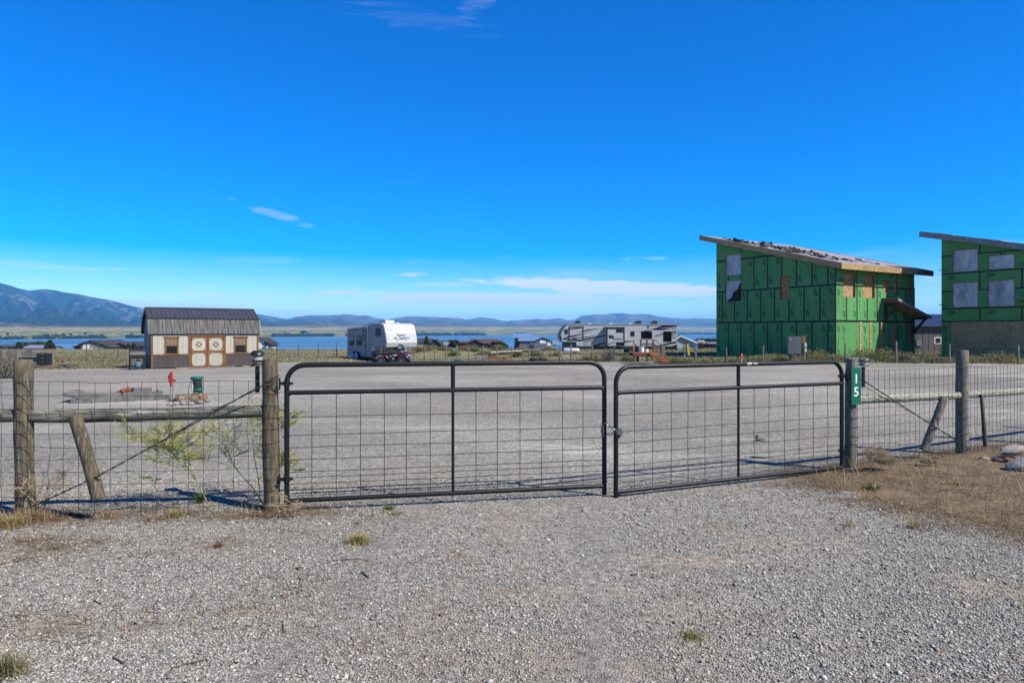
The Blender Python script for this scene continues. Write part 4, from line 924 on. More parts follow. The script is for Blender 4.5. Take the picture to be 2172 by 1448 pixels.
tuft('weed_plant', 'leafy green sprig growing by the yellow stem', 424, 1068, .12, .05, 40, GRN + [(.2, .24, .06)], 'weed', w=.014, flat=(.9, 1.5))
tuft('weed_plant', 'yellow moss like tuft behind the numbered gate', 1637, 971, .03, .12, 120, [(.25, .25, .05), (.2, .18, .05)], 'weed', flat=(.2, .9))

def branching(seed, n0, L0, levels, r0, spread, up, root=(0, 0, 0), lean=(0, 0), droop=0.0):
    """a many-forked dry weed: list of (points, radius) stems; the first is the main one"""
    rn = random.Random(seed); out = []
    def grow(p, d, L, lev, r):
        pts = [p]; q = p; k = 4
        for i in range(k):
            d = (d + Vector((rn.gauss(0, .10), rn.gauss(0, .10), rn.gauss(0, .06) - droop))).normalized(); q = q + d * (L / k); pts.append(q)
        out.append((pts, r, lev))
        if lev >= levels: return
        for i in range(n0 if lev else max(2, n0 - 1)):
            t = rn.uniform(.35, 1.0); j = min(int(t * k), k - 1); b = pts[j].lerp(pts[j + 1], t * k - j)
            a = rn.uniform(0, 6.283); side = Vector((math.cos(a), math.sin(a) * .7, rn.uniform(-.1, .5)))
            grow(b, (d * up + side * spread).normalized(), L * rn.uniform(.45, .7), lev + 1, r * .74)
    grow(Vector(root), Vector((lean[0], lean[1], 1)).normalized(), L0, 0, r0); return out
def weed(label, px, py, seed, n0, L0, levels, r0, spread, up, mats, lean, droop=0., D=None, cat='weed', name='weed_bush'):
    if D is None: D = HC * F / (py - HY)
    x0 = PX(px, D); t = thing(name, label, cat, (x0, D, gz(x0, D)))
    st = branching(seed, n0, L0, levels, r0, spread, up, lean=lean, droop=droop); m0, m1 = MB(), MB()
    for pts, r, lev in st: (m0 if lev < 1 else m1).tube(pts, [r * (1 - .12 * i) for i in range(len(pts))], 5 if lev < 2 else 4)
    m0.build('stem', mats[0], t, True); m1.build('twigs', mats[1], t, True); return t
weed('tall yellow green weed with one crooked pale stem behind the wire', 446, 1078, 12, 6, .62, 4, .0058, .75, .62, ('stem_green', 'stem_green'), (-.33, .0))
weed('bushy yellow green weed leaning against the weathered hinge post', 553, 1068, 23, 6, .64, 4, .0052, .9, .6, ('wood_dark', 'stem_green'), (-.28, .05))
weed('finer green weed crowding the foot of the hinge post', 562, 1074, 29, 5, .60, 4, .0045, .9, .6, ('wood_dark', 'stem_green'), (-.55, .02))
weed('wispy weed growing through the gate frame by its hinge', 612, 1074, 33, 5, .36, 4, .0035, .5, .95, ('stem_dry', 'stem_green'), (.12, .1))
weed('bare straw weed by the corner post', 60, 1100, 41, 5, .30, 3, .005, .9, .5, ('stem_dry', 'stem_dry'), (.5, -.1))
weed('dead pinkish weed tangled in the wire near the corner post', 92, 1086, 44, 6, .30, 3, .0035, .8, .6, ('stem_dry', 'stem_dry'), (.2, .1))
weed('dead tumbleweed stalks at the foot of the numbered post', 1845, 1012, 51, 7, .22, 4, .003, .9, .5, ('stem_dry', 'stem_dry'), (.2, .1))
weed('brown brittle stalks in front of the fine wire', 1895, 1010, 53, 7, .20, 4, .003, .95, .45, ('stem_dry', 'stem_dry'), (-.2, .1))
weed('dry stalks spilling over the verge under the rail', 1970, 1000, 57, 7, .14, 4, .003, .95, .35, ('stem_dry', 'stem_dry'), (.1, .1))
weed('leafless sprawl of pale stalks before the hinge post', 590, 1098, 61, 6, .22, 3, .004, 1.1, .2, ('stem_dry', 'stem_dry'), (.9, -.3))
def stick(label, pts, r, mat='wood_dark'):
    P_ = [Vector((*at(px, py), .014)) for px, py in pts]; o = P_[0].copy(); t = MB().tube([p - o for p in P_], [r * (.7 + .3 * math.sin(i * 2.1 + 1)) for i in range(len(P_))], 6).build('fallen_stick', mat, None, True); t.location = o; tag(t, label, 'stick')
stick('long curved dark stick lying low on the drive', [(352, 1438), (366, 1422), (396, 1412), (440, 1404)], .006)
stick('short grey stick pointing along the drive near mid litter', [(199, 1277), (215, 1285)], .005)
stick('short dark stick beside the long curved one', [(240, 1398), (262, 1412)], .006)
stick('thin upright looking twig on the dirt streak', [(601, 1322), (602, 1346)], .004)
stick('pale straight straw lying on the drive edge', [(2, 1206), (48, 1198)], .003, 'stem_dry')
stick('bleached forked branch on the dead verge', [(2090, 999), (2106, 1004), (2125, 1001), (2140, 999)], .007, 'wood_pale')
stick('long pale stalk resting on straw by the hinge post', [(480, 1066), (530, 1076), (580, 1092)], .003, 'stem_dry')
stick('brown twig crossing the drive under the gates', [(705, 1192), (760, 1188), (782, 1192)], .004)
stick('peeled brown sprig of bark on the drive', [(768, 1216), (782, 1228)], .006)
# ---------------------------------------------------------------- sheathed houses under construction
def rect_minus(rc, holes):
    """a rectangle (t0, z0, t1, z1) without the openings, as rectangles"""
    out = [rc]
    for h in holes:
        nxt = []
        for (a, b, c, d) in out:
            if h[0] >= c or h[2] <= a or h[1] >= d or h[3] <= b: nxt.append((a, b, c, d)); continue
            x0, x1 = max(a, h[0]), min(c, h[2])
            if x0 > a: nxt.append((a, b, x0, d))
            if x1 < c: nxt.append((x1, b, c, d))
            if h[1] > b: nxt.append((x0, b, x1, h[1]))
            if h[3] < d: nxt.append((x0, h[3], x1, d))
        out = nxt
    return [q for q in out if q[2] - q[0] > .004 and q[3] - q[1] > .004]
def clip_under(poly, roof):
    """the part of a polygon of (t, z) below the line z = roof(t)"""
    out = []
    for (p, q) in zip(poly, poly[1:] + poly[:1]):
        fp, fq = roof(p[0]) - p[1], roof(q[0]) - q[1]
        if fp >= 0: out.append(p)
        if fp * fq < 0: k = fp / (fp - fq); out.append((p[0] + (q[0] - p[0]) * k, p[1] + (q[1] - p[1]) * k))
    return out
zip_big = text_mesh('ZIP', .36, 'zip_ink', .3, .012); zip_small = text_mesh('system', .17, 'zip_ink', .1, .004); zip_line = text_mesh('sheathing panel', .06, 'zip_ink', 0, .001)
class Face:
    """one sheathed wall: fmap(t, z, off) gives a local point, holes are openings"""
    def __init__(s, parent, fmap, tdir, roof, holes): s.p, s.f, s.td, s.roof, s.holes = parent, fmap, Vector(tdir), roof, holes
    def slab(s, name, rc, o0, o1, mat, cut=True, holes=None):
        if name == 'seam_tape':                                        # one strip per stretch between openings
            for q in rect_minus(rc, s.holes):
                poly = clip_under([(q[0], q[1]), (q[2], q[1]), (q[2], q[3]), (q[0], q[3])], s.roof)
                if len(poly) >= 3: MB().prism(poly, lambda t, z: s.f(t, z, o0), lambda t, z: s.f(t, z, o1)).build(name, mat, s.p)
            return None
        m = MB(); ok = False
        for q in (rect_minus(rc, s.holes if holes is None else holes) if cut else [rc]):
            poly = clip_under([(q[0], q[1]), (q[2], q[1]), (q[2], q[3]), (q[0], q[3])], s.roof)
            if len(poly) >= 3: m.prism(poly, lambda t, z: s.f(t, z, o0), lambda t, z: s.f(t, z, o1)); ok = True
        return m.build(name, mat, s.p) if ok else None
    def panel(s, rc, vertical, rn):
        o = s.slab('sheathing_panel', (rc[0] + .004, rc[1] + .004, rc[2] - .004, rc[3] - .004), 0, .015, 'zip_green')
        if o is None: return
        up = Vector((0, 0, 1)); spots = []
        if vertical:
            h = rc[3] - rc[1]
            spots = [(rc[0] + .30, rc[1] + h * .80, True), (rc[2] - .30, rc[1] + h * .22, True)]
        else: spots = [(rc[0] + .5, rc[1] + .32, False), (rc[2] - .6, rc[3] - .3, False)]
        for (t, z, vert) in spots:
            for (me, dt, dz) in ((zip_big, 0, 0), (zip_small, .1 if not vert else .05, .66), (zip_line, 0, 1.25)):
                tt, zz = (t, z - dz) if vert else (t + dz, z)
                if vert and me is zip_small and zz < rc[1] + .2: zz = z + .6
                if zz + .28 > s.roof(tt) or any(h_[0] - .3 < tt < h_[2] + .3 and h_[1] - .35 < zz < h_[3] + .35 for h_ in s.holes): continue
                if not (rc[0] < tt < rc[2] and rc[1] < zz < rc[3]): continue
                L_ = link('lettering', me, o); xd = -up if vert else s.td; yd = s.td if vert else up
                out = Vector(s.f(0, 0, 1)) - Vector(s.f(0, 0, 0))
                if Vector(xd).cross(Vector(yd)).dot(out) < 0: xd, yd = (-xd, yd) if not vert else (up, s.td)
                stand(L_, s.f(tt, zz, .018), xd, yd)
    def tape(s, rc): s.slab('seam_tape', rc, .015, .0185, 'zip_tape')
    def opening(s, h, depth, fill, boards=True, trim='framing_lumber'):
        t0, z0, t1, z1 = h; w = .04
        fr = s.slab('window', (t0, z0, t1, z1), -depth, -depth + .012, fill, cut=False)
        if boards:
            for rc in ((t0 - w, z0, t0 + .002, z1), (t1 - .002, z0, t1 + w, z1), (t0 - w, z0 - w, t1 + w, z0 + .002), (t0 - w, z1 - .002, t1 + w, z1 + w)):
                m = MB().prism([(rc[0], rc[1]), (rc[2], rc[1]), (rc[2], rc[3]), (rc[0], rc[3])], lambda t, z: s.f(t, z, -depth - .01), lambda t, z: s.f(t, z, .019))
                m.build('frame_board', trim, fr)
        return fr
def film(fc, h, depth, seed, cut=None):
    """a loose plastic sheet stapled over an opening"""
    rn = random.Random(seed); n = 14; V = []; t0, z0, t1, z1 = h; fs = []
    for j in range(n + 1):
        for i in range(n + 1):
            u, v = i / n, j / n; t = t0 + (t1 - t0) * u; z = z0 + (z1 - z0) * v
            sag = .05 * math.sin(math.pi * u) * math.sin(math.pi * v) * math.sin(9 * u + 5 * v + seed) + .02 * math.sin(23 * u - 11 * v + seed)
            if cut: 
                zc = z0 + (z1 - z0) * max(0, (1 - u) * 1.0 - .12 + .06 * math.sin(u * 17)); z = max(z, zc)
            if z > fc.roof(t) - .28: z = fc.roof(t) - .28
            V.append(fc.f(t, z, -depth + sag))
    fs = [(j * (n + 1) + i, j * (n + 1) + i + 1, (j + 1) * (n + 1) + i + 1, (j + 1) * (n + 1) + i) for j in range(n) for i in range(n)]
    return MB().add(V, fs).build('plastic_sheet', 'plastic_film', fc.p, True)

def house_one():
    rn = random.Random(3); W, Ln = B1['W'], B1['L']
    b = thing('unfinished_house', 'tall green sheathed house with boarded windows and a small porch roof', 'house', (*B1['o'], 0), B1['rz'], 'unfinished green houses')
    rs = lambda y: 6.14 + .268 * y                                     # underside of the roof along the gable
    # solid core behind the sheathing, near black in place of the unlit inside
    MB().prism([(.14, -.3), (Ln, -.3), (Ln, rs(Ln) - .02), (.14, rs(.14) - .02)], lambda y, z: (.14, y, z), lambda y, z: (W, y, z)).build('frame_core', 'interior_dark', b)
    holesL = [(7.85, 6.11, 9.37, 7.72), (7.85, 4.09, 9.37, 5.70), (3.55, 4.08, 4.33, 5.71)]
    fl = Face(b, lambda t, z, o: (-o, t, z), (0, 1, 0), lambda t: rs(t), holesL)
    def rows(fc, length, start, z0, z1, first, vertical=True, wd=1.22):
        edges = [0.0]; t = first
        while t < length - .05: edges.append(t); t += wd
        edges.append(length)
        for a_, c_ in zip(edges[:-1], edges[1:]): fc.panel((a_, z0, c_, z1), vertical, rn)
        for e in edges[1:-1]: fc.tape((e - .065, z0, e + .065, z1))
    rows(fl, Ln, 0, -.25, 2.43, .54); rows(fl, Ln, 0, 2.43, 4.88, 1.15); rows(fl, Ln, 0, 4.88, 7.32, .54)
    fl.panel((Ln - 2.44, 7.32, Ln, 9.2), False, rn); fl.panel((Ln - 6.0, 7.32, Ln - 2.44, 9.2), False, rn); fl.tape((Ln - 2.49, 7.32, Ln - 2.39, 9.2))
    for z in (2.43, 4.88, 7.32): fl.slab('seam_tape', (0, z - .07, Ln, z + .07), .0185, .0215, 'zip_tape')
    for h in holesL[:2]:
        fl.opening(h, .13, 'interior_dark'); 
    film(fl, holesL[0], .06, 1); film(fl, holesL[1], .06, 2, True)
    fl.opening(holesL[2], .12, 'osb')
    holesR = [(.84, 4.08, 2.26, 5.69), (3.14, 4.08, 4.56, 5.69), (5.63, 4.52, 6.38, 5.36), (6.82, 4.52, 7.55, 5.36), (8.95, 4.30, 9.40, 5.38), (6.45, .25, 7.5, 2.12)]
    fr = Face(b, lambda t, z, o: (t, -o, z), (1, 0, 0), lambda t: 6.14, holesR)
    rows(fr, W, 0, 2.43, 4.88, 1.22)
    for a_ in (0, 2.44, 4.88, 7.32): fr.panel((a_, 4.88, min(a_ + 2.44, W), 6.14), False, rn)
    for e in (2.44, 4.88, 7.32): fr.tape((e - .05, 4.88, e + .05, 6.14))
    edges = [0, .6, 2.7, 3.05, 3.9, 4.2, 5.1, 5.45, 6.45, 7.62, 8.6, W]
    for a_, c_ in zip(edges[:-1], edges[1:]):
        if (a_, c_) in ((2.7, 3.05), (3.9, 4.2), (5.1, 5.45)):
            fr.slab('osb_strip', (a_ + .03, .05, c_ - .02, 2.38), 0, .03 if a_ < 5 else .16, 'osb')
        else: fr.panel((a_, -.25, c_, 2.43), True, rn)
    fr.slab('osb_strip', (8.85, .9, 9.3, 2.38), .016, .05, 'framing_lumber')
    for e in (6.42, 7.62, 8.6): fr.tape((e - .04, 0, e + .04, 2.43))
    for z in (2.43, 4.88): fr.slab('seam_tape', (0, z - .07, W, z + .07), .0185, .0215, 'zip_tape')
    for h in holesR[:5]: fr.opening(h, .14, 'osb')
    dr = fr.opening(holesR[5], .06, 'osb', False); dr.name = 'boarded_door'
    MB().bar((6.48, -.05, .75), (7.5, -.3, .1), .09, .04).build('prop_board', 'osb', b)
    MB().b2((-.0225, -.0225, -.2), (.05, .05, 6.12)).build('corner_tape', 'zip_tape', b)
    # roof: deck, edge boards in lengths, underlay with torn felt
    y0, y1, x0, x1, th = -.75, Ln + 1.4, -.45, W + 1.2, .40
    def rp(x, y, dz): return (x, y, rs(y) + dz)
    rf = MB().prism([(x0 + .04, y0 + .04), (x1 - .04, y0 + .04), (x1 - .04, y1 - .04), (x0 + .04, y1 - .04)], lambda x, y: rp(x, y, .0), lambda x, y: rp(x, y, .30)).build('roof', 'underlay', b)
    nb = 5
    for i in range(nb):
        a_, c_ = y0 + (y1 - y0) * i / nb, y0 + (y1 - y0) * (i + 1) / nb
        for x in (x0, x1 - .04):
            MB().prism([(a_ + .004, 0), (c_ - .004, 0), (c_ - .004, 1), (a_ + .004, 1)], lambda y, z: rp(x, y, -.08 + z * (.40 + .012 * (i % 2))), lambda y, z: rp(x + .038, y, -.08 + z * (.40 + .012 * (i % 2)))).build('rake_board', 'osb_grey', rf)
    for i in range(5):
        a_, c_ = x0 + .04 + (x1 - x0 - .08) * i / 5, x0 + .04 + (x1 - x0 - .08) * (i + 1) / 5
        MB().b2((a_ + .003, y0, rs(y0) - .08), (c_ - .003, y0 + .036, rs(y0) + .32)).build('eave_board', 'osb', rf)
    fn = random.Random(9)
    for k in range(46):                                                # torn strips of black felt
        y = fn.uniform(.6, y1 - 1.2); x = x0 + fn.uniform(.5, 2.2) + (fn.random() ** 2) * 5; m = MB(); w = fn.uniform(.15, .5); l = fn.uniform(.5, 1.5); n = 7; a_ = fn.gauss(0, .35)
        V = []
        for j in range(n + 1):
            for s_ in (-1, 0, 1):
                u = (j / n - .5) * l; v = s_ * w / 2
                V.append(rp(x + v * math.cos(a_) + u * math.sin(a_), y + u * math.cos(a_) - v * math.sin(a_), .315 + abs(fn.gauss(0, .09)) * (1 if s_ else .6)))
        m.add(V, [(j * 3 + s_, j * 3 + s_ + 1, j * 3 + s_ + 4, j * 3 + s_ + 3) for j in range(n) for s_ in (0, 1)])
        m.build('torn_felt', 'roof_felt', rf)
    # porch roof on brackets
    s0, s1, d, za, zb = 5.45, 9.75, 1.15, 3.98, 2.74
    zp = lambda s_: za + (zb - za) * (s_ - s0) / (s1 - s0)
    pr = MB().prism([(s0, 0), (s1, 0), (s1, .07), (s0, .07)], lambda s_, z: (s_, -.025, zp(s_) + z), lambda s_, z: (s_, -d, zp(s_) + z)).build('porch_roof', 'framing_lumber', b)
    MB().prism([(s0 - .06, .075), (s1 + .25, .075), (s1 + .25, .10), (s0 - .06, .10)], lambda s_, z: (s_, -.025, zp(s_) + z), lambda s_, z: (s_, -d - .06, zp(s_) + z)).build('porch_deck', 'underlay', pr)
    MB().prism([(s0, -.09), (s1 + .1, -.09), (s1 + .1, .07), (s0, .07)], lambda s_, z: (s_, -d, zp(s_) + z), lambda s_, z: (s_, -d - .05, zp(s_) + z)).build('porch_fascia', 'plank_grey', pr)
    for k in range(9):
        s_ = s0 + .3 + k * .48; MB().b2((s_, -d + .02, zp(s_) - .10), (s_ + .05, -.03, zp(s_) - .002)).build('rafter', 'framing_lumber', pr)
    for s_ in (s0 + .35, s1 - .35):
        z = zp(s_) - .1
        MB().b2((s_ - .07, -.16, z - 1.25), (s_ + .07, -.022, z)).build('bracket_post', 'dark_timber', pr)
        MB().b2((s_ - .07, -d + .05, z - .14), (s_ + .07, -.17, z)).build('bracket_beam', 'dark_timber', pr)
        MB().bar((s_, -.16, z - 1.1), (s_, -d + .18, z - .1), .13, .15, (1, 0, 0)).build('bracket_brace', 'dark_timber', pr)
    return b
house_one()
def house_two():
    rn = random.Random(8); Ln, W = 10.0, 9.0; ox, oy = 30.2 + .524 * Ln, 48 - .852 * Ln
    b = thing('unfinished_house', 'green sheathed house cut by the picture edge, windows sealed with plastic', 'house', (ox, oy, 0), B1['rz'], 'unfinished green houses')
    rs = lambda y: 8.25 + .25 * (y - Ln)
    MB().prism([(0, -.3), (Ln - .02, -.3), (Ln - .02, rs(Ln) - .02), (0, rs(0) - .02)], lambda y, z: (.14, y, z), lambda y, z: (W, y, z)).build('frame_core', 'interior_dark', b)  # core coloured near black for the unlit rooms
    def tl(px): r_ = (px - CX) / F; return (30.2 - 48 * r_) / (-.524 - .852 * r_)            # metres from the far corner towards the camera
    def t_(px): return Ln - (48 * ((px - CX) / F) - 30.2) / (.524 + .852 * (px - CX) / F)
    def zz(py, px): t = t_(px); D = oy + .852 * t; return PZ(py, D)
    def hole(p0, p1, ya, yb): m = (p0 + p1) / 2; return (t_(p1), zz(yb, m), t_(p0), zz(ya, m))
    hs_ = [hole(2021, 2074, 530, 576), hole(2097, 2152, 541, 570), hole(2021, 2074, 599, 651), hole(2096, 2152, 594, 649)]
    tg = t_(2015); hs2 = hs_ + [(0, -.3, tg, 2.40)]
    f = Face(b, lambda t, z, o: (-o, t, z), (0, 1, 0), rs, hs2)
    z = 2.40; k = 0
    while z < 8.3:
        z1 = z + (.9 if k == 0 else 1.22); e = Ln - (1.22 if k % 2 else 2.44) * 1.0; edges = [Ln]
        t = Ln - (2.44 if k % 2 == 0 else 1.22)
        while t > .1: edges.append(t); t -= 2.44
        edges.append(0)
        for a_, c_ in zip(edges[1:], edges[:-1]): f.panel((a_, z, c_, z1), False, rn)
        for e in edges[1:-1]: f.tape((e - .05, z, e + .05, z1))
        f.slab('seam_tape', (0, z - .05, Ln, z + .05), .0185, .0215, 'zip_tape')
        z = z1; k += 1
    f.panel((tg, -.25, Ln, 2.4), True, rn)
    e = tg
    while e > 0:
        a_ = max(e - 1.22, 0)
        for z0, z1 in ((-.25, .55), (.55, 1.62), (1.62, 2.38)): f.slab('osb_board', (a_ + .004, z0 + .004, e - .004, z1 - .004), -.05, -.03, 'osb_grey', True, [])
        e = a_
    MB().b2((.055, 0, -.2), (.075, tg, 2.4)).build('osb_backing', 'dark_timber', b)
    for i, h in enumerate(hs_):
        f.opening(h, .13, 'interior_dark'); film(f, h, .05, 5 + i)
    y0, y1, x0, x1 = -.6, Ln + 1.3, -.45, W
    rf = MB().prism([(x0 + .04, y0), (x1, y0), (x1, y1), (x0 + .04, y1)], lambda x, y: (x, y, rs(y)), lambda x, y: (x, y, rs(y) + .28)).build('roof', 'underlay', b)
    for i in range(5):
        a_, c_ = y0 + (y1 - y0) * i / 5, y0 + (y1 - y0) * (i + 1) / 5; dz = .012 * (i % 2)
        MB().prism([(a_ + .005, 0), (c_ - .005, 0), (c_ - .005, 1), (a_ + .005, 1)], lambda y, z: (x0, y, rs(y) - .08 + z * .40 + dz), lambda y, z: (x0 + .038, y, rs(y) - .08 + z * .40 + dz)).build('rake_board', 'plank_grey', rf)
    for i in range(4):
        MB().prism([(y1 - 1 - i * 3, 0), (y1 - 2.2 - i * 3, 0), (y1 - 2.2 - i * 3, .02), (y1 - 1 - i * 3, .02)], lambda y, z: (x0, y, rs(y) + .33 + z), lambda y, z: (x0 + 1.5, y, rs(y) + .33 + z)).build('deck_board', 'osb_grey', rf)
    tw = t_(2161); zw = zz(632, 2161)
    MB().prism([(tw, 0), (tw - 2.2, -.35), (tw - 2.2, -.27), (tw, .1)], lambda t, z: (-.03, t, zw + z), lambda t, z: (-.9, t, zw + z)).build('side_canopy', 'plank_grey', b)
house_two()
def metal_barn():
    D = 70; g_ = -.75; x0, x1 = PX(1895, D), PX(2110, D); b = thing('metal_barn', 'dark brown ribbed metal building with a blue roof between the green houses', 'building', (x0, D, g_))
    L_ = x1 - x0; he = PZ(689, D) - g_; hr = PZ(664, D) - g_
    MB().b2((0, .06, 0), (L_, 9, he)).build('wall', 'brown_siding', b)
    for k in range(int(L_ / .6)): MB().b2((k * .6 + .02, .0, .25), (k * .6 + .57, .06, he)).build('siding_panel', 'brown_siding', b)
    MB().b2((0, -.02, 0), (L_, .03, .24)).build('base_trim', 'white_trim', b)
    rf = MB().prism([(-.4, he - .05), (4.6, hr), (9.6, he - .05), (9.6, he - .15), (4.6, hr - .1), (-.4, he - .15)], lambda y, z: (-.3, y, z), lambda y, z: (L_ + .3, y, z)).build('roof', 'blue_metal_roof', b)
    for k in range(int(L_ / .45)): MB().bar((k * .45, -.4, he - .03), (k * .45, 4.6, hr + .02), .06, .05).build('roof_rib', 'blue_metal_roof', rf)
    wx = PX(1993, D) - x0; wz = PZ(722, D) - g_
    w = MB().b2((wx - .55, -.03, wz - .35), (wx + .8, .0, wz + .35)).build('window', 'white_trim', b); MB().b2((wx - .45, -.04, wz - .26), (wx + .08, -.031, wz + .26)).build('pane', 'window_dark', w); MB().b2((wx + .16, -.04, wz - .26), (wx + .7, -.031, wz + .26)).build('pane', 'window_dark', w)
    ex = PX(1949, D) - x0; MB().b2((ex - .3, -.12, wz - .55), (ex + .25, -.001, wz + .05)).build('meter_box', 'grey_box', b)
metal_barn()

# ---------------------------------------------------------------- lofted barn shed
def shed():
    O = (-16.13, 30.5); th = math.radians(35); L_, Dp = 4.65, 2.5
    b = thing('garden_shed', 'small barn roofed shed with beige walls, brown trim and patterned double doors', 'shed', (*O, 0), th)
    ze, zk, zr = 1.58, 2.26, 2.76; yk = .28
    prof = [(.02, .04), (Dp - .02, .04), (Dp - .02, ze), (Dp - yk, zk - .04), (Dp / 2, zr - .05), (yk, zk - .04), (.02, ze)]
    MB().prism(prof, lambda y, z: (.02, y, z), lambda y, z: (L_ - .02, y, z)).build('wall', 'shed_shade', b)
    MB().prism([(.0, .04), (Dp, .04), (Dp, .61), (.0, .61)], lambda y, z: (-.004, y, z), lambda y, z: (.02, y, z)).build('side_wainscot', 'shed_dark', b)
    for x in (.0,): pass
    holes = [(.545, .63, 1.125, 1.44), (3.515, .63, 4.12, 1.44), (1.6, .03, 3.08, 1.45)]
    f = Face(b, lambda t, z, o: (t, -o, z), (1, 0, 0), lambda t: 99, holes)
    x = .07
    while x < L_ - .08:
        c_ = min(x + .205, L_ - .07)
        f.slab('siding_board', (x + .003, .665, c_ - .003, 1.49), 0, .014, 'shed_beige')
        f.slab('siding_board', (x + .003, .05, c_ - .003, .61), 0, .014, 'shed_dark'); x += .205
    f.slab('eave_shade_band', (.07, 1.49, L_ - .07, 1.60), .0, .016, 'shed_shade', False)  # grey strip coloured as the eave's shade on the wall
    f.slab('belt_trim', (.07, .61, L_ - .07, .665), .0, .028, 'shed_trim', True, [holes[2]])
    for x in (0, L_ - .08): f.slab('corner_trim', (x, .0, x + .08, 1.60), -.02, .034, 'shed_trim', False)
    for (a_, z0, c_, z1) in holes[:2]:
        w = MB().b2((a_ + .06, -.012, z0 + .07), (c_ - .06, .01, z1 - .07)).build('window', 'window_dark', b)
        MB().b2((a_ + .075, -.016, (z0 + z1) / 2 + .01), (c_ - .075, -.0125, z1 - .085)).build('blind', 'window_blind', w)
        for q in ((a_, z0 + .05, a_ + .07, z1), (c_ - .07, z0 + .05, c_, z1), (a_ - .03, z1 - .06, c_ + .03, z1 + .02), (a_ - .03, z0 - .01, c_ + .03, z0 + .065)):
            MB().b2((q[0], -.036, q[1]), (q[2], -.004, q[3])).build('window_trim', 'shed_trim', w)
        MB().b2((a_ + .07, -.024, (z0 + z1) / 2 - .015), (c_ - .07, -.017, (z0 + z1) / 2 + .012)).build('meeting_rail', 'shed_dark', w)
        for i in (1, 2): 
            MB().b2((a_ + .07 + (c_ - a_ - .14) * i / 3 - .004, -.022, z0 + .07), (a_ + .07 + (c_ - a_ - .14) * i / 3 + .004, -.017, z1 - .07)).build('muntin', 'shed_dark', w)
    a_, z0, c_, z1 = holes[2]; mid = (a_ + c_) / 2
    MB().b2((a_ - .07, -.036, 0.02), (a_, -.004, z1 + .01)).build('door_casing', 'shed_trim', b); MB().b2((c_, -.036, .02), (c_ + .07, -.004, z1 + .01)).build('door_casing', 'shed_trim', b)
    MB().b2((a_ - .1, -.05, z1 + .012), (c_ + .1, -.004, z1 + .075)).build('door_casing', 'shed_trim', b)
    for (p, q) in ((a_, mid), (mid, c_)):
        d_ = MB().b2((p + .005, -.024, z0), (q - .005, -.004, z1)).build('door', 'shed_trim', b)
        cx_ = (p + q) / 2; hw = (q - p) / 2 - .085; zm = (z0 + z1) / 2 - .01
        for (zc, hh) in (((z1 + zm) / 2 + .0, (z1 - zm) / 2 - .075), ((zm + z0) / 2 + .01, (zm - z0) / 2 - .06)):
            k = .38 * hw; oc = [(-hw + k, -hh), (hw - k, -hh), (hw, -hh + k), (hw, hh - k), (hw - k, hh), (-hw + k, hh), (-hw, hh - k), (-hw, -hh + k)]
            MB().prism([(cx_ + u, zc + v) for u, v in oc], lambda t, z: (t, -.024, z), lambda t, z: (t, -.029, z)).build('octagon_panel', 'shed_beige', d_)
            for u in (-hw / 3, hw / 3): MB().b2((cx_ + u - .003, -.0305, zc - hh), (cx_ + u + .003, -.0292, zc + hh)).build('panel_groove', 'shed_dark', d_)
            for sx in (-1, 1):
                for sz in (-1, 1): MB().cyl((cx_ + sx * (hw - .01), -.024, zc + sz * (hh - .01)), (cx_ + sx * (hw - .01), -.0275, zc + sz * (hh - .01)), .014, 8).build('screw_cover', 'white_trim', d_)
            if zc > zm:
                for r_, mt, o_ in ((.15, 'shed_trim', .036), (.075, 'shed_beige', .039)):
                    MB().prism([(cx_ + r_, zc), (cx_, zc + r_), (cx_ - r_, zc), (cx_, zc - r_)], lambda t, z: (t, -.03, z), lambda t, z: (t, -o_, z)).build('diamond', mt, d_)
        hx = p + .03 if p == a_ else q - .03
        for z in (z1 - .1, zm, z0 + .08): MB().b2((hx - .06, -.034, z - .025), (hx + .06, -.0245, z + .025)).build('strap_hinge', 'black_plastic', d_)
    # roof
    ov = .10; x0, x1 = -ov, L_ + ov
    def slope(name, p, q, mat, t=.03):
        d_ = Vector((q[0] - p[0], q[1] - p[1])).normalized(); nrm = Vector((-d_.y, d_.x))
        if nrm.y < 0: nrm = -nrm
        o = MB().prism([p, q, (q[0] + nrm.x * t, q[1] + nrm.y * t), (p[0] + nrm.x * t, p[1] + nrm.y * t)], lambda y, z: (x0, y, z), lambda y, z: (x1, y, z)).build(name, mat, b); return o, nrm
    for (p, q, mt, side) in (((-.07, ze - .01), (yk - .03, zk), 'shed_roof_steep', 1), ((yk - .05, zk + .005), (Dp / 2, zr), 'shed_roof', 1), ((Dp + .07, ze - .01), (Dp - yk + .03, zk), 'shed_roof_steep', 0), ((Dp - yk + .05, zk + .005), (Dp / 2, zr), 'shed_roof', 0)):
        o, nrm = slope('roof_panel', p, q, mt)
        if side:
            k = 0; xx = x0 + .04
            while xx < x1:
                pa, qa = Vector((p[0], p[1])) + nrm * .03, Vector((q[0], q[1])) + nrm * .03
                for dx_, w_, h_ in ((0, .035, .022),) + (((.07, .012, .008), (.13, .012, .008)) if mt == 'shed_roof_steep' else ()):
                    if xx + dx_ < x1: MB().bar((xx + dx_, pa.x, pa.y), (xx + dx_, qa.x, qa.y), w_, h_ * 2, (0, nrm.x, nrm.y)).build('roof_rib', mt, o)
                xx += .19
    MB().prism([(yk - .09, zk + .03), (yk - .02, zk + .055), (yk - .02, zk + .02), (yk - .09, zk - .01)], lambda y, z: (x0 - .005, y, z), lambda y, z: (x1 + .005, y, z)).build('knee_flashing', 'black_plastic', b)
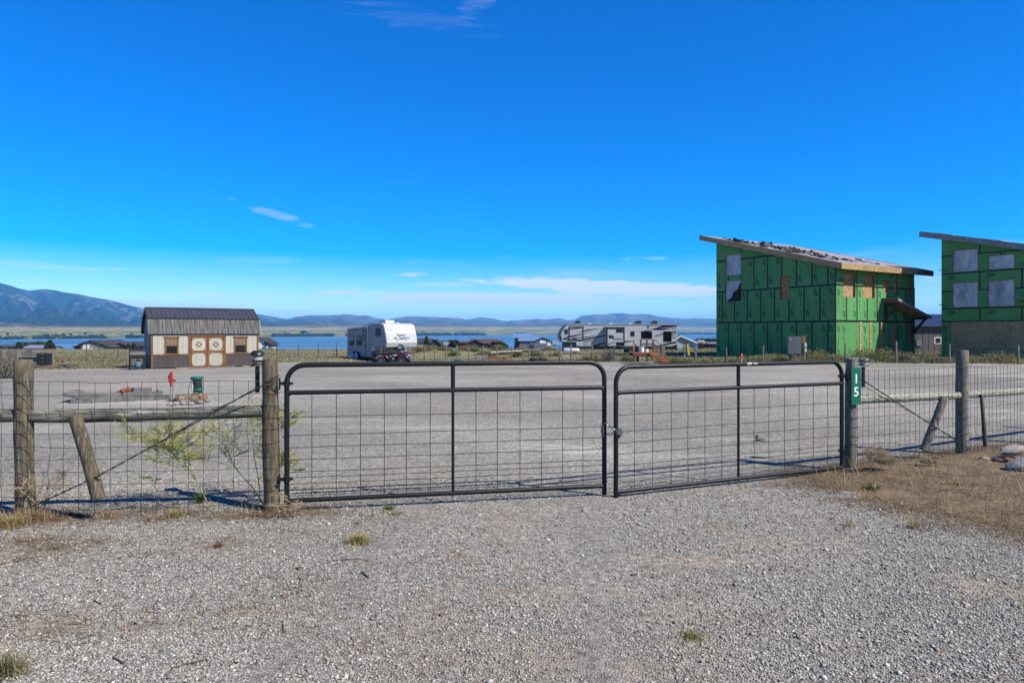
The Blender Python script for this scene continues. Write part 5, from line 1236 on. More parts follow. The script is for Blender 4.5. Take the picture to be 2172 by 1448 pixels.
    MB().prism([(Dp / 2 - .1, zr + .015), (Dp / 2, zr + .065), (Dp / 2 + .1, zr + .015), (Dp / 2, zr + .03)], lambda y, z: (x0, y, z), lambda y, z: (x1, y, z)).build('ridge_cap', 'shed_roof', b)
    gp = [(-.09, ze - .02), (yk - .04, zk + .02), (Dp / 2, zr + .02), (Dp - yk + .04, zk + .02), (Dp + .09, ze - .02), (Dp + .04, ze - .02), (Dp - yk, zk - .05), (Dp / 2, zr - .06), (yk, zk - .05), (-.04, ze - .02)]
    for x in (x0 - .012, x1): MB().prism(gp, lambda y, z: (x, y, z), lambda y, z: (x + .012, y, z)).build('barge_trim', 'shed_roof', b)
    for x in (1.0, 1.35, 3.2, 3.9): MB().b2((x, -.10, -.05), (x + .32, .1, .045)).build('foundation_block', 'rock_pale', b)
    MB().b2((1.5, -.55, 0), (3.4, -.05, .03)).build('door_sill', 'concrete_block', b)
shed()
# barbecue beside the shed
D = 30.6; x0 = PX(302, D); bq = thing('gas_barbecue', 'black hooded gas barbecue standing at the end of the shed', 'barbecue', (x0 - .05, D - .35, 0), math.radians(35)); 
MB().tube([(-.33, 0, .66), (-.32, 0, .72)], .0, 3) if False else None
hood = [(-.26 + .52 * i / 10, .66 + .26 * math.sin(math.pi * i / 10) ** .7) for i in range(11)]
MB().prism(hood, lambda y, z: (-.30, y, z), lambda y, z: (.30, y, z)).build('hood', 'black_plastic', bq, True)
MB().b2((-.29, -.24, .50), (.29, .24, .66)).build('firebox', 'black_plastic', bq); MB().b2((-.28, -.275, .54), (.28, -.245, .63)).build('control_panel', 'lamp_black', bq)
for sx in (-.27, .27):
    for sy in (-.2, .2): MB().b2((sx - .025, sy - .025, 0), (sx + .025, sy + .025, .5)).build('leg', 'black_plastic', bq)
MB().b2((-.29, -.23, .08), (.29, .23, .11)).build('shelf', 'black_plastic', bq)
tk = thing('gas_bottle', 'blue grey gas bottle on the shelf of the barbecue', 'gas bottle', (x0 - .02, D - .33, .112))
MB().tube([(0, 0, 0), (0, 0, .04), (0, 0, .2), (0, 0, .27)], [.11, .14, .14, .06], 14).build('body', 'blue_tank', tk, True); MB().tube([(0, 0, .26), (0, 0, .34)], .055, 10).build('collar', 'blue_tank', tk, True)

# ---------------------------------------------------------------- older fifth wheel trailer
def old_trailer():
    al = math.radians(41); A = (-8.27, 45.0); gd = -.30
    t = thing('fifth_wheel_trailer', 'older white fifth wheel trailer with ribbed sides and a raised nose', 'trailer', (*A, gd), math.radians(90) + al)
    bx, by = -math.sin(al), math.cos(al)
    def lx(px): r_ = (px - CX) / F; return (A[0] - A[1] * r_) / (math.sin(al) + math.cos(al) * r_)
    def lz(py, px): return PZ(py, A[1] + by * lx(px)) - gd
    zp = lambda zx, zy: (lx(700 + zx / 7.24), lz(640 + zy / 7.24, 700 + zx / 7.24))
    # side outline (x runs from the nose to the back)
    nose_b, knee, rear = .98, .30, 5.46
    prof = [(.12, .99), (.0, 1.28), (.16, 1.9), (.40, 2.44), (.75, 2.56), (1.9, 2.52), (3.0, 2.36), (5.40, 2.24), (5.46, 2.18), (5.46, .27), (1.45, .29), (1.45, .99)]
    W = 2.4
    body = MB().prism(prof, lambda x, z: (x, 0, z), lambda x, z: (x, -W, z)).build('body', 'trailer_side', t)
    nose = prof[:6]; out = 0.012
    MB().prism([(x - .03 if i < 4 else x, z + (.012 if i > 2 else 0)) for i, (x, z) in enumerate(nose)] + [(1.9, 2.50), (.78, 2.54), (.43, 2.42), (.19, 1.9), (.03, 1.28), (.15, .99)], lambda x, z: (x, -.03, z), lambda x, z: (x, -W + .03, z)).build('front_cap', 'white_metal', t)
    # ribs across the nose and along the side
    segs = [((-.03, 1.28), (.13, 1.9), 9), ((.13, 1.9), (.37, 2.44), 7), ((.09, .99), (-.03, 1.28), 4)]
    for (p, q, n) in segs:
        for i in range(n):
            u = (i + .5) / n; x, z = p[0] + (q[0] - p[0]) * u, p[1] + (q[1] - p[1]) * u
            MB().tube([(x - .001, -.03, z), (x - .001, -W + .03, z)], .009, 6).build('front_rib', 'white_metal', t, True)
    for z in [.36 + .105 * i for i in range(8)] + [1.25 + .16 * i for i in range(7)]:
        xa = 1.45 if z < .99 else (.12 if z < 1.6 else (.2 if z < 2 else 2.2 if z > 2.2 else .3))
        MB().tube([(xa, .002, z), (5.45, .002, z)], .007, 6).build('side_rib', 'trailer_side', t, True)
    for (pts) in ([(.12, .99), (.0, 1.28), (.16, 1.9), (.40, 2.44), (.75, 2.565), (1.9, 2.525), (3.0, 2.365), (5.42, 2.245)],):
        MB().tube([(x, .004, z) for x, z in pts], .014, 6).build('edge_moulding', 'decal_grey', t, True)
    MB().b2((1.45, .001, .88), (5.45, .005, .985)).build('belt_stripe', 'decal_grey', t)
    def win(zx0, zx1, zy0, zy1, split):
        (xa, za), (xb, zb) = zp(zx0, zy0), zp(zx1, zy1); x0_, x1_ = sorted((xa, xb)); 
        w = MB().prism([(x0_ + u, zb + v) for u, v in [((x1_ - x0_) / 2 + a_, b_) for a_, b_ in rrect(x1_ - x0_, za - zb, .05)]], lambda x, z: (x, .002, z), lambda x, z: (x, .022, z)).build('window', 'black_plastic', t)
        zm = (za + zb) / 2 - .02
        for z0_, z1_, mt in ((zb + .05, zm - .02, 'window_dark'), (zm + .02, za - .05, split)): MB().b2((x0_ + .05, .0225, z0_), (x1_ - .05, .026, z1_)).build('pane', mt, w)
    win(297, 368, 522, 668, 'decal_grey'); win(412, 488, 517, 668, 'plank_grey'); win(702, 776, 400, 527, 'window_dark')
    (xa, za), (xb, zb) = zp(498, 432), zp(556, 828); x0_, x1_ = sorted((xa, xb))
    d = MB().b2((x0_, .002, zb), (x1_, .02, za)).build('door', 'black_plastic', t); MB().b2((x0_ + .05, .0205, zb + .05), (x1_ - .05, .03, za - .1)).build('door_leaf', 'trailer_side', d)
    MB().b2(((x0_ + x1_) / 2 - .07, .0305, za - .75), ((x0_ + x1_) / 2 + .12, .034, za - .2)).build('door_pane', 'window_dark', d); MB().b2((x0_ + .06, .031, 1.0), (x0_ + .14, .06, 1.08)).build('door_handle', 'black_plastic', d)
    (xa, za), (xb, zb) = zp(640, 710), zp(690, 850); MB().b2((min(xa, xb), .003, .36), (max(xa, xb), .012, .92)).build('hatch', 'white_metal', t)
    (xa, za), (xb, zb) = zp(575, 770), zp(615, 830); MB().b2((min(xa, xb), .003, .42), (max(xa, xb), .012, .66)).build('hatch', 'decal_grey', t)
    MB().cyl((2.35, .07, 2.33), (5.2, .07, 2.16), .05, 10).build('awning_roll', 'trailer_side', t, True)
    for x, z in ((2.4, 2.3), (5.15, 2.12)): MB().bar((x, .05, z), (x, .03, 1.0), .04, .03, (1, 0, 0)).build('awning_arm', 'white_trim', t)
    ac = MB().prism([(1.35, 2.5), (2.2, 2.48), (2.15, 2.74), (2.0, 2.80), (1.5, 2.80), (1.4, 2.72)], lambda x, z: (x, -.75, z), lambda x, z: (x, -1.45, z)).build('roof_cooler', 'white_metal', t)
    MB().b2((.85, -1.5, 2.55), (1.15, -1.2, 2.61)).build('roof_vent', 'white_trim', t)
    MB().prism([(3.55, .29), (4.75, .29), (4.6, .62), (3.7, .62)], lambda x, z: (x, .006, z), lambda x, z: (x, -.2, z)).build('wheel_arch', 'black_plastic', t)
    for x in (3.85, 4.45):
        for y in (.06, -W - .02):
            w = MB().tube([(x, y - .1, .30), (x, y + .1, .30)], .30, 20).build('wheel', 'rubber', t, True)
            if y > 0: MB().tube([(x, y + .1, .30), (x, y + .13, .30)], [.27, .25], 18).build('wheel_cover', 'wheel_cover', w, True)
    MB().b2((1.5, -.3, .18), (5.2, -.2, .27)).build('chassis_beam', 'black_plastic', t); MB().b2((1.5, -2.2, .18), (5.2, -2.1, .27)).build('chassis_beam', 'black_plastic', t)
    MB().b2((1.42, -.35, .30), (1.448, -W + .1, .97)).build('bulkhead', 'trailer_side', t)
    for y in (-1.1, -1.6): MB().b2((1.405, y, .32), (1.418, y + .02, .95)).build('hatch_seam', 'decal_dark', t)
    MB().cyl((1.1, -.25, 0), (1.1, -.25, 1.0), .045, 10).build('landing_leg', 'white_trim', t, True); MB().cyl((.85, -W + .3, 0), (.65, -W + .3, 1.0), .045, 10).build('landing_leg', 'white_trim', t, True)
    pin = MB().b2((.45, -1.35, .80), (.85, -1.05, 1.0)).build('kingpin_box', 'black_plastic', t); MB().cyl((.65, -1.2, .68), (.65, -1.2, .82), .045, 10).build('kingpin', 'decal_grey', pin, True)
    for y in (-.2, -W + .2): MB().ball((.22, y, 2.18), .035, 8, 5).build('marker_lamp', 'amber', t)
    MB().ball((-.03, -1.15, 1.18), .07, 8, 5).build('hitch_lamp', 'lamp_lens', t, True)
    # lettering and stripe on the nose
    p, q = Vector((-.03, 0, 1.28)), Vector((.13, 0, 1.9)); up = (q - p).normalized(); nrm = Vector((0, -1, 0)).cross(up)
    if nrm.x > 0: nrm = -nrm
    def onnose(y, z): u = (z - 1.28) / .62; pt = p.lerp(q, u); return Vector((pt.x, y, pt.z)) + nrm * .014
    o = link('lettering', text_mesh('Regency', .20, 'decal_dark', .3, .004), t); stand(o, onnose(-1.15, 1.78), (0, -1, 0), up)
    o = link('lettering', text_mesh('LIMITED', .085, 'decal_grey', 0, .003), t); stand(o, Vector((.19, -.42, 2.11)), (0, -1, 0), Vector((.24, 0, .54)).normalized())
    for (y0_, y1_, z0_, z1_, mt) in ((-.92, -1.78, 1.60, 1.67, 'decal_grey'), (-1.02, -1.80, 1.54, 1.60, 'decal_teal'), (-.55, -.82, 1.58, 1.63, 'decal_teal'), (-.62, -.78, 1.52, 1.56, 'decal_dark')):
        MB().add([onnose(y0_, z0_), onnose(y1_, z0_ - .005), onnose(y1_, z1_), onnose(y0_, z1_)], [(0, 1, 2, 3)]).build('nose_stripe', mt, t)
    for pts in ([(-.75, 1.46), (-.9, 1.47), (-1.05, 1.53), (-1.2, 1.52)], [(-1.1, 1.5), (-1.2, 1.46), (-1.35, 1.53)], [(-1.35, 1.52), (-1.5, 1.46), (-1.62, 1.43)]):
        MB().tube([onnose(y, z) for y, z in pts], .012, 5).build('nose_swash', 'decal_dark', t)
old_trailer()
# quad bike
def quad():
    D = 39.5; gx = PX(832, D); g_ = gz(gx, D) - .0; t = thing('quad_bike', 'dark red quad bike with cargo racks parked before the older trailer', 'quad bike', (gx, D, g_), math.radians(-6))
    for x in (-.52, .66):
        for y in (-.40, .40):
            w = MB().tube([(x, y - .13, .27), (x, y - .11, .27), (x, y + .11, .27), (x, y + .13, .27)], [.23, .28, .28, .23], 18).build('wheel', 'rubber', t, True)
            MB().tube([(x, y - .135, .27), (x, y + .135, .27)], .10, 12).build('rim', 'rim', w, True)
            for k in range(9): a_ = k * 6.283 / 9; MB().box((x + .28 * math.cos(a_), y, .27 + .28 * math.sin(a_)), (.05, .2, .02), Matrix.Rotation(-a_ + math.pi / 2, 3, 'Y')).build('tread_lug', 'rubber', w)
    MB().prism([(-.5, .3), (.7, .28), (.78, .42), (.55, .58), (.2, .52), (-.2, .50), (-.6, .52)], lambda x, z: (x, -.2, z), lambda x, z: (x, .2, z)).build('chassis', 'black_plastic', t)
    for (xc, ext) in ((-.52, .44), (.66, .42)):
        m = MB(); n = 9; V = []
        for i in range(n + 1):
            a_ = math.radians(175 - 170 * i / n); 
            for y in (-.52, -.25, .25, .52): V.append((xc + ext * math.cos(a_), y, .34 + .33 * math.sin(a_) + (.03 if abs(y) < .3 else 0)))
        fs = [(i * 4 + j, i * 4 + j + 1, i * 4 + j + 5, i * 4 + j + 4) for i in range(n) for j in range(3)]
        o = m.add(V, fs).build('fender', 'atv_red', t, True); o.modifiers.new('thick', 'SOLIDIFY').thickness = .03
    MB().prism([(.18, .55), (.95, .50), (1.0, .62), (.8, .74), (.5, .86), (.3, .84)], lambda x, z: (x, -.24, z), lambda x, z: (x, .24, z)).build('front_cowl', 'atv_red', t, True)
    MB().prism([(-.62, .62), (.22, .62), (.26, .76), (.0, .78), (-.3, .74), (-.6, .76)], lambda x, z: (x, -.17, z), lambda x, z: (x, .17, z)).build('seat', 'black_plastic', t, True)
    rk = MB().b2((-1.05, -.42, .70), (-.35, .42, .73)).build('rear_rack', 'black_plastic', t)
    for y in (-.42, .42): MB().tube([(-1.05, y, .72), (-1.05, y, .86), (-.35, y, .86), (-.35, y, .72)], .014, 6).build('rack_rail', 'black_paint', rk, True)
    MB().b2((-1.10, -.40, .48), (-.95, .40, .86)).build('cargo_box', 'black_plastic', t)
    for y in (-.35, -.12, .12, .35): MB().tube([(.5, y, .80), (1.0, y, .78)], .012, 6).build('rack_rail', 'black_paint', t, True)
    MB().tube([(.30, -.40, .98), (.34, -.2, 1.0), (.36, 0, .95), (.34, .2, 1.0), (.30, .40, .98)], .016, 8).build('handlebar', 'black_paint', t, True)
    MB().cyl((.48, 0, .7), (.36, 0, .98), .035, 8).build('steering_column', 'black_plastic', t, True)
    MB().prism([(.38, .92), (.62, .92), (.66, 1.04), (.58, 1.22), (.44, 1.24), (.34, 1.08)], lambda x, z: (x, -.22, z), lambda x, z: (x, .22, z)).build('handlebar_bag', 'black_plastic', t, True)
    MB().b2((.42, -.235, 1.0), (.60, -.222, 1.16)).build('map_pocket', 'clear_plastic', t)
    MB().b2((.05, -.19, .40), (.2, -.205, .44)).build('side_badge', 'white_trim', t); MB().b2((.12, -.245, .60), (.34, -.255, .65)).build('side_badge', 'white_trim', t)
    MB().ball((.98, -.16, .60), .06, 8, 5).build('headlight', 'clear_plastic', t, True); MB().ball((.98, .16, .60), .06, 8, 5).build('headlight', 'clear_plastic', t, True)
quad()
# ---------------------------------------------------------------- long toy hauler
def toy_hauler():
    D = 72.0; X0 = PX(1185, D); g_ = gz(X0 + 6, D); t = thing('toy_hauler_trailer', 'long white travel trailer with black swooping stripes and dark windows', 'trailer', (X0, D, g_)); K = D / F
    def p(zx, zy): return ((1160 + zx / 6.033 - 1185) * K, PZ(640 + zy / 6.033, D) - g_)
    W = 2.5
    out = [p(*q) for q in [(210, 510), (160, 500), (150, 440), (168, 385), (205, 325), (240, 292), (268, 282), (1655, 285), (1668, 300), (1668, 600), (1100, 600), (380, 600), (375, 512)]]
    MB().prism(out, lambda x, z: (x, 0, z), lambda x, z: (x, W, z)).build('body', 'rv_skin', t)
    def dec(name, pts, mat, off=.004, par=t, thick=.004): return MB().prism([p(*q) for q in pts], lambda x, z: (x, -off, z), lambda x, z: (x, -off - thick, z)).build(name, mat, par)
    dec('skirt', [(380, 566), (1668, 566), (1668, 612), (380, 605)], 'decal_dark', -.02, t, .05)
    dec('roof_edge', [(255, 278), (1660, 282), (1668, 298), (250, 294)], 'decal_grey', .0, t, .03)
    dec('roof_gutter', [(262, 294), (1660, 297), (1660, 303), (258, 300)], 'decal_dark', .0, t, .02)
    MB().prism([p(*q) for q in [(165, 500), (150, 440), (168, 385), (205, 325), (240, 292), (268, 282), (252, 300), (222, 340), (196, 392), (186, 450), (196, 505)]], lambda x, z: (x, -.005, z), lambda x, z: (x, W + .005, z)).build('front_cap', 'decal_dark', t)
    dec('cap_highlight', [(170, 430), (186, 380), (222, 325), (252, 300), (232, 335), (205, 385), (190, 440)], 'decal_grey', .006)
    sw = [([(195, 470), (285, 435), (520, 398), (470, 415), (300, 455), (210, 490)], 'decal_dark'), ([(190, 365), (280, 345), (490, 325), (400, 345), (280, 358), (200, 385)], 'decal_dark'), ([(380, 392), (520, 352), (705, 337), (560, 362), (470, 378)], 'decal_dark'), ([(400, 380), (605, 377), (480, 388)], 'decal_grey'),
          ([(310, 460), (460, 448), (680, 425), (520, 452), (330, 470)], 'decal_navy'), ([(360, 500), (520, 462), (720, 428), (835, 422), (730, 440), (560, 478), (420, 505)], 'decal_dark'), ([(450, 515), (560, 492), (655, 480), (560, 502), (480, 518)], 'decal_dark'), ([(590, 555), (700, 525), (860, 508), (1130, 495), (990, 522), (860, 518), (700, 545), (640, 566), (590, 566)], 'decal_dark'),
          ([(1165, 385), (1330, 355), (1500, 297), (1660, 290), (1660, 322), (1480, 330), (1330, 362), (1230, 380)], 'decal_dark'), ([(1340, 355), (1420, 338), (1600, 338), (1500, 358), (1400, 360)], 'decal_navy'), ([(1360, 438), (1490, 405), (1490, 415), (1400, 438)], 'decal_dark'), ([(1400, 560), (1500, 535), (1660, 505), (1660, 525), (1560, 545), (1450, 565)], 'decal_dark'), ([(1600, 395), (1660, 372), (1660, 398), (1600, 410)], 'decal_dark'),
          ([(1560, 612), (1580, 570), (1665, 545), (1665, 618)], 'decal_dark'), ([(240, 480), (380, 470), (400, 488), (260, 498)], 'decal_dark')]
    for i, (pts, mt) in enumerate(sw): dec('swoop_stripe', pts, mt, .004 + .0012 * i)
    # flush bedroom slide
    for q in ([(282, 315), (468, 315), (468, 324), (282, 324)], [(282, 482), (468, 482), (468, 492), (282, 492)], [(282, 324), (292, 324), (292, 482), (282, 482)], [(458, 324), (468, 324), (468, 482), (458, 482)]): dec('slide_trim', q, 'decal_dark', .0, t, .05)
    # living room slide standing proud
    x0_, z1_ = p(745, 325); x1_, z0_ = p(978, 562)
    sl_ = MB().b2((x0_, -.85, z0_), (x1_, .0, z1_)).build('slide_out', 'rv_skin', t)
    for a_, c_ in (((x0_, z0_), (x0_ + .15, z1_)), ((x1_ - .12, z0_), (x1_, z1_)), ((x0_, z1_ - .18), (x1_, z1_ - .08))): MB().b2((a_[0], -.875, a_[1]), (c_[0], -.851, c_[1])).build('slide_trim', 'decal_dark', sl_)
    MB().b2((x0_ - .1, -.95, z1_ + .002), (x1_ + .06, 0, z1_ + .06)).build('slide_awning', 'decal_grey', sl_)
    def onslide(name, q, mat, o_=.853, th_=.02): 
        (a_, c_), (b_, d_) = p(q[0], q[1]), p(q[2], q[3]); return MB().b2((a_, -o_ - th_, d_), (b_, -o_, c_)).build(name, mat, sl_)
    onslide('window', (870, 350, 957, 392), 'window_dark'); onslide('window', (780, 432, 840, 464), 'window_dark'); onslide('window', (872, 514, 962, 555), 'window_dark')
    MB().prism([p(*q) for q in [(770, 425), (835, 422), (770, 432)]], lambda x, z: (x, -.853, z), lambda x, z: (x, -.857, z)).build('swoop_stripe', 'decal_dark', sl_)
    MB().prism([p(*q) for q in [(765, 535), (868, 508), (868, 518), (765, 548)]], lambda x, z: (x, -.853, z), lambda x, z: (x, -.857, z)).build('swoop_stripe', 'decal_dark', sl_)
    o = link('lettering', text_mesh('FUZION', .26, 'decal_dark', .4, .01), sl_); a_, c_ = p(885, 478); stand(o, (a_, -.856, c_), (1, 0, 0), (0, 0, 1))
    def win(q, name='window', mat='window_dark', r_=.08):
        (a_, c_), (b_, d_) = p(q[0], q[1]), p(q[2], q[3])
        w = MB().prism([((a_ + b_) / 2 + u, d_ + v) for u, v in rrect(b_ - a_, c_ - d_, r_)], lambda x, z: (x, -.001, z), lambda x, z: (x, -.03, z)).build(name, 'decal_dark', t)
        MB().prism([((a_ + b_) / 2 + u, d_ + .05 + v) for u, v in rrect(b_ - a_ - .1, c_ - d_ - .1, r_ * .7)], lambda x, z: (x, -.031, z), lambda x, z: (x, -.034, z)).build('pane', mat, w)
    win((1070, 376, 1122, 440)); win((1208, 375, 1346, 474)); win((1490, 376, 1596, 510)); win((228, 360, 268, 415))
    win((1288, 305, 1305, 337), 'porch_lamp', 'decal_grey', .02)
    for q in ((425, 515, 462, 603), (470, 515, 530, 575), (385, 528, 418, 560)):
        (a_, c_), (b_, d_) = p(q[0], q[1]), p(q[2], q[3]); MB().b2((a_, -.02, d_), (b_, -.001, c_)).build('hatch', 'decal_grey' if q[0] == 470 else 'rv_skin', t)
    a_, c_ = p(212, 512); b_, d_ = p(375, 600); MB().b2((a_, .3, d_ - .3), (b_, W - .3, c_)).build('front_bulkhead', 'far_slate', t)
    for zx in (358, 1148, 1358):
        a_, c_ = p(zx, 278); b_, d_ = p(zx + 80, 242)
        MB().prism([(a_, c_ - .02), (b_, c_ - .02), (b_, d_), (a_ + .3, d_), (a_ + .08, (c_ + d_) / 2)], lambda x, z: (x, .9, z), lambda x, z: (x, 1.6, z)).build('roof_cooler', 'black_plastic', t, True)
    for zx in (560, 840, 1090): a_, c_ = p(zx, 280); MB().b2((a_ - .18, 1, c_ - .02), (a_ + .18, 1.4, c_ + .08)).build('roof_vent', 'white_trim', t)
    for zx in (1605, 1640): a_, c_ = p(zx, 282); MB().tube([(a_, W + .06, c_ - 2), (a_, W + .06, c_ + .12), (a_, W - .2, c_ + .12)], .02, 6).build('ladder_rail', 'pipe_galv', t, True)
    for zy in (330, 370, 410, 450): a_, c_ = p(1605, zy); b_, d_ = p(1655, zy); MB().b2((a_, -.03, c_ - .1), (b_, -.008, c_ + .1)).build('rear_lamp_panel', 'decal_grey', t)
    for x in (7.6, 8.6):
        for y in (.2, W - .2):
            w = MB().tube([(x, y - .12, .36), (x, y + .12, .36)], .36, 18).build('wheel', 'rubber', t, True); MB().tube([(x, y - .125, .36), (x, y + .125, .36)], .2, 14).build('rim', 'rim', w, True)
    a_, c_ = p(212, 515); MB().cyl((a_ + .5, .3, 0), (a_ + .5, .3, c_), .06, 8).build('landing_leg', 'far_slate', t, True)
toy_hauler()
# ---------------------------------------------------------------- deck steps
def steps():
    D = 42.0; X0 = PX(1342, D); g_ = gz(X0 + 1.2, D); t = thing('deck_steps', 'orange stained timber landing with four steps and a handrail', 'steps', (X0, D, g_)); k = D / F
    def p(zx, zy): return ((1330 + zx / 19.745 - 1342) * k, PZ(710 + zy / 19.745, D) - g_)
    def post(zx, zt, zb, y, mat='cedar_dark', w=.09): a_, z1_ = p(zx, zt); _, z0_ = p(zx, zb); return MB().b2((a_ - w / 2, y - w / 2, max(z0_, 0)), (a_ + w / 2, y + w / 2, z1_)).build('post', mat, t)
    zd = p(0, 745)[1]
    for i in range(8):
        MB().b2((p(235, 0)[0], .0 + i * .145, zd - .04), (p(1230, 0)[0], .0 + i * .145 + .137, zd)).build('deck_board', 'cedar', t)
    MB().b2((p(240, 0)[0], -.04, zd - .2), (p(860, 0)[0], -.002, zd - .045)).build('rim_board', 'cedar_dark', t)
    MB().b2((p(240, 0)[0], 1.16, zd - .2), (p(1230, 0)[0], 1.2, zd - .045)).build('rim_board', 'cedar_dark', t)
    for zx, y in ((300, .05), (520, .6), (560, 1.1), (830, .05), (1200, 1.1)): post(zx, 830, 1140, y)
    post(285, 205, 745, .02, 'cedar'); post(500, 410, 745, 1.1, 'wood_dark', .07)
    for zx in (690, 950, 1215): post(zx, 200, 745, .9)
    post(1570, 420, 940, .9)
    def railing(zx0, zy0, zx1, zy1, y, w, h, mat): a_, b_ = p(zx0, zy0), p(zx1, zy1); MB().bar((a_[0], y, a_[1]), (b_[0], y, b_[1]), w, h).build('handrail', mat, t)
    railing(620, 195, 1240, 192, .9, .13, .045, 'plank_grey'); railing(1240, 192, 1660, 470, .9, .13, .045, 'plank_grey')
    railing(690, 405, 1215, 402, .9, .05, .09, 'dark_timber'); railing(1215, 402, 1570, 610, .9, .05, .09, 'dark_timber')
    for i, (zx0, zx1, zt, zb) in enumerate(((950, 1260, 735, 845), (1070, 1440, 838, 945), (1185, 1560, 940, 1045), (1300, 1690, 1040, 1140))):
        a_, z1_ = p(zx0, zt); b_, z0_ = p(zx1, zb)
        if i: MB().b2((a_, -.06 - .28 * i, z1_ - .045), (b_, -.06 - .28 * i + .31, z1_)).build('tread', 'cedar', t)
        MB().b2((a_ + .01, -.03 - .28 * i, max(z0_, 0)), (b_ - .01, -.005 - .28 * i, z1_ - .05)).build('riser', 'cedar', t)
    for zx in (1350, 1600, 1640): pass
    a_, z1_ = p(1290, 470); b_, _ = p(1790, 470)
    for i in range(6): MB().b2((a_ + (b_ - a_) * i / 6 + .005, 1.3, 0), (a_ + (b_ - a_) * (i + 1) / 6 - .005, 1.33, p(0, 480)[1])).build('screen_board', 'board_fence', t)
    return t
steps()
def crate(label, px, py0, py1, w, D, mat, name='plastic_tub'):
    x = PX(px, D); z0 = PZ(py1, D); h = PZ(py0, D) - z0; t = thing(name, label, 'tub', (x, D, z0))
    MB().tube([(0, 0, 0), (0, 0, h * .85)], [w * .45, w * .5], 12).build('body', mat, t, True); MB().tube([(0, 0, h * .85), (0, 0, h)], w * .54, 12).build('lid', 'red_paint' if 'red' in label else mat, t, True)
crate('white tub standing on the timber landing', 1361, 736, 746.2, .3, 42.4, 'white_trim'); crate('white tub with a red lid on the timber landing', 1371, 739, 746.2, .28, 42.5, 'white_trim')
# ---------------------------------------------------------------- meter cabinet on posts
def meter():
    D = 39.0; X0 = PX(1690, D); t = thing('meter_cabinet', 'grey electric meter cabinet mounted on two orange brown posts', 'meter cabinet', (X0, D, 0), math.radians(-12)); k = D / F
    q = lambda px: (px - 1690) * k; z = lambda py: PZ(py, D)
    cb = MB().b2((q(1672), -.12, z(751)), (q(1698.5), .14, z(713))).build('cabinet', 'grey_box', t)
    MB().b2((q(1672.5), -.132, z(750)), (q(1682.5), -.121, z(713.5))).build('door_panel', 'grey_box', cb); MB().b2((q(1683), -.132, z(750)), (q(1698), -.121, z(713.5))).build('door_panel', 'grey_box', cb)
    MB().tube([(q(1675.8), -.132, z(720)), (q(1675.8), -.19, z(720))], [.075, .06], 14).build('meter_dial', 'clear_plastic', cb, True)
    MB().b2((q(1688), -.136, z(727)), (q(1690), -.1325, z(725.5))).build('warning_label', 'red_paint', cb)
    for px, mt, w, zt in ((1677.5, 'cedar', 5, 751), (1704, 'cedar', 7, 712)): MB().b2((q(px) - w / 2 * k, -.02, -.1), (q(px) + w / 2 * k, .12, z(zt))).build('post', mt, t)
    MB().cyl((q(1681.5), -.0, 0), (q(1681.5), -.0, z(751)), .045, 8).build('conduit', 'pipe_galv', t, True)
    for py in (731, 742): MB().b2((q(1703.5), -.12, z(py + 4)), (q(1709), -.021, z(py - 3.5))).build('socket_box', 'white_trim', t)
meter()
# ---------------------------------------------------------------- perimeter fences
def post_line(label, spots, hgt, seed, wires=True, mat='wood_dark', r_=.045):
    rn = random.Random(seed); D0 = spots[0][1]; o = (PX(spots[0][0], D0), D0, gz(PX(spots[0][0], D0), D0)); t = thing('wire_fence', label, 'fence', o); tops = []
    for i, (px, D) in enumerate(spots):
        x = PX(px, D); z = gz(x, D); h = hgt * rn.uniform(.9, 1.1); le = rn.uniform(-.03, .03)
        pole((x - o[0], D - o[1], z - o[2] - .15), (x - o[0] + le, D - o[1], z - o[2] + h), r_, r_ * .9, 8, 4, .005, seed * 50 + i).build('post', mat, t, True); tops.append((x - o[0], D - o[1], z - o[2]))
    if wires:
        for f_ in (.98, .8, .62, .45, .28, .12): MB().tube([(a_, b_ - .05, c_ + hgt * f_) for a_, b_, c_ in tops], .0022, 4).build('strand', 'galv_wire', t)
    return t
post_line('line of thin stakes across the field beyond the shed', [(183, 40), (250, 46), (318, 50), (400, 50), (588, 49), (633, 49), (675, 49), (714, 50)], 1.0, 71, True, 'wood_dark', .03)
post_line('line of slim posts before the brushy mound', [(820, 49), (878, 48.5), (900, 48.5), (922, 48.3), (945, 48.2), (969, 48), (995, 47.8), (1025, 47.6), (1054, 47.4), (1086, 47.2), (1110, 47), (1122, 47), (1144, 47), (1168, 47)], .98, 72, True, 'wood_grey_post', .04)
post_line('line of grey posts before the long trailer', [(1187, 46.8), (1211, 46.5), (1256, 46), (1303, 45.5), (1356, 45)], 1.12, 73, True, 'wood_grey_post', .05)
fr3 = post_line('woven wire fence on posts along the green houses', [(1475, 42), (1541, 39.4), (1618, 38.5), (1706, 38), (1793, 37.5), (1901, 36.8), (2014, 36.3), (2160, 36)], 1.08, 74, True, 'wood_grey_post', .055)
for (pa, pb) in ((1541, 1618), (1618, 1706), (1706, 1793), (1793, 1901), (1901, 2014)):
    for i in range(1, 9):
        px = pa + (pb - pa) * i / 9; D = 38.9 - (px - 1541) / 600 * 2.5; x = PX(px, D); o = fr3.location; MB().tube([(x - o.x, D - o.y - .05, gz(x, D) - o.z + .1), (x - o.x, D - o.y - .05, gz(x, D) - o.z + 1.05)], .0022, 4).build('stay_wire', 'galv_wire', fr3)
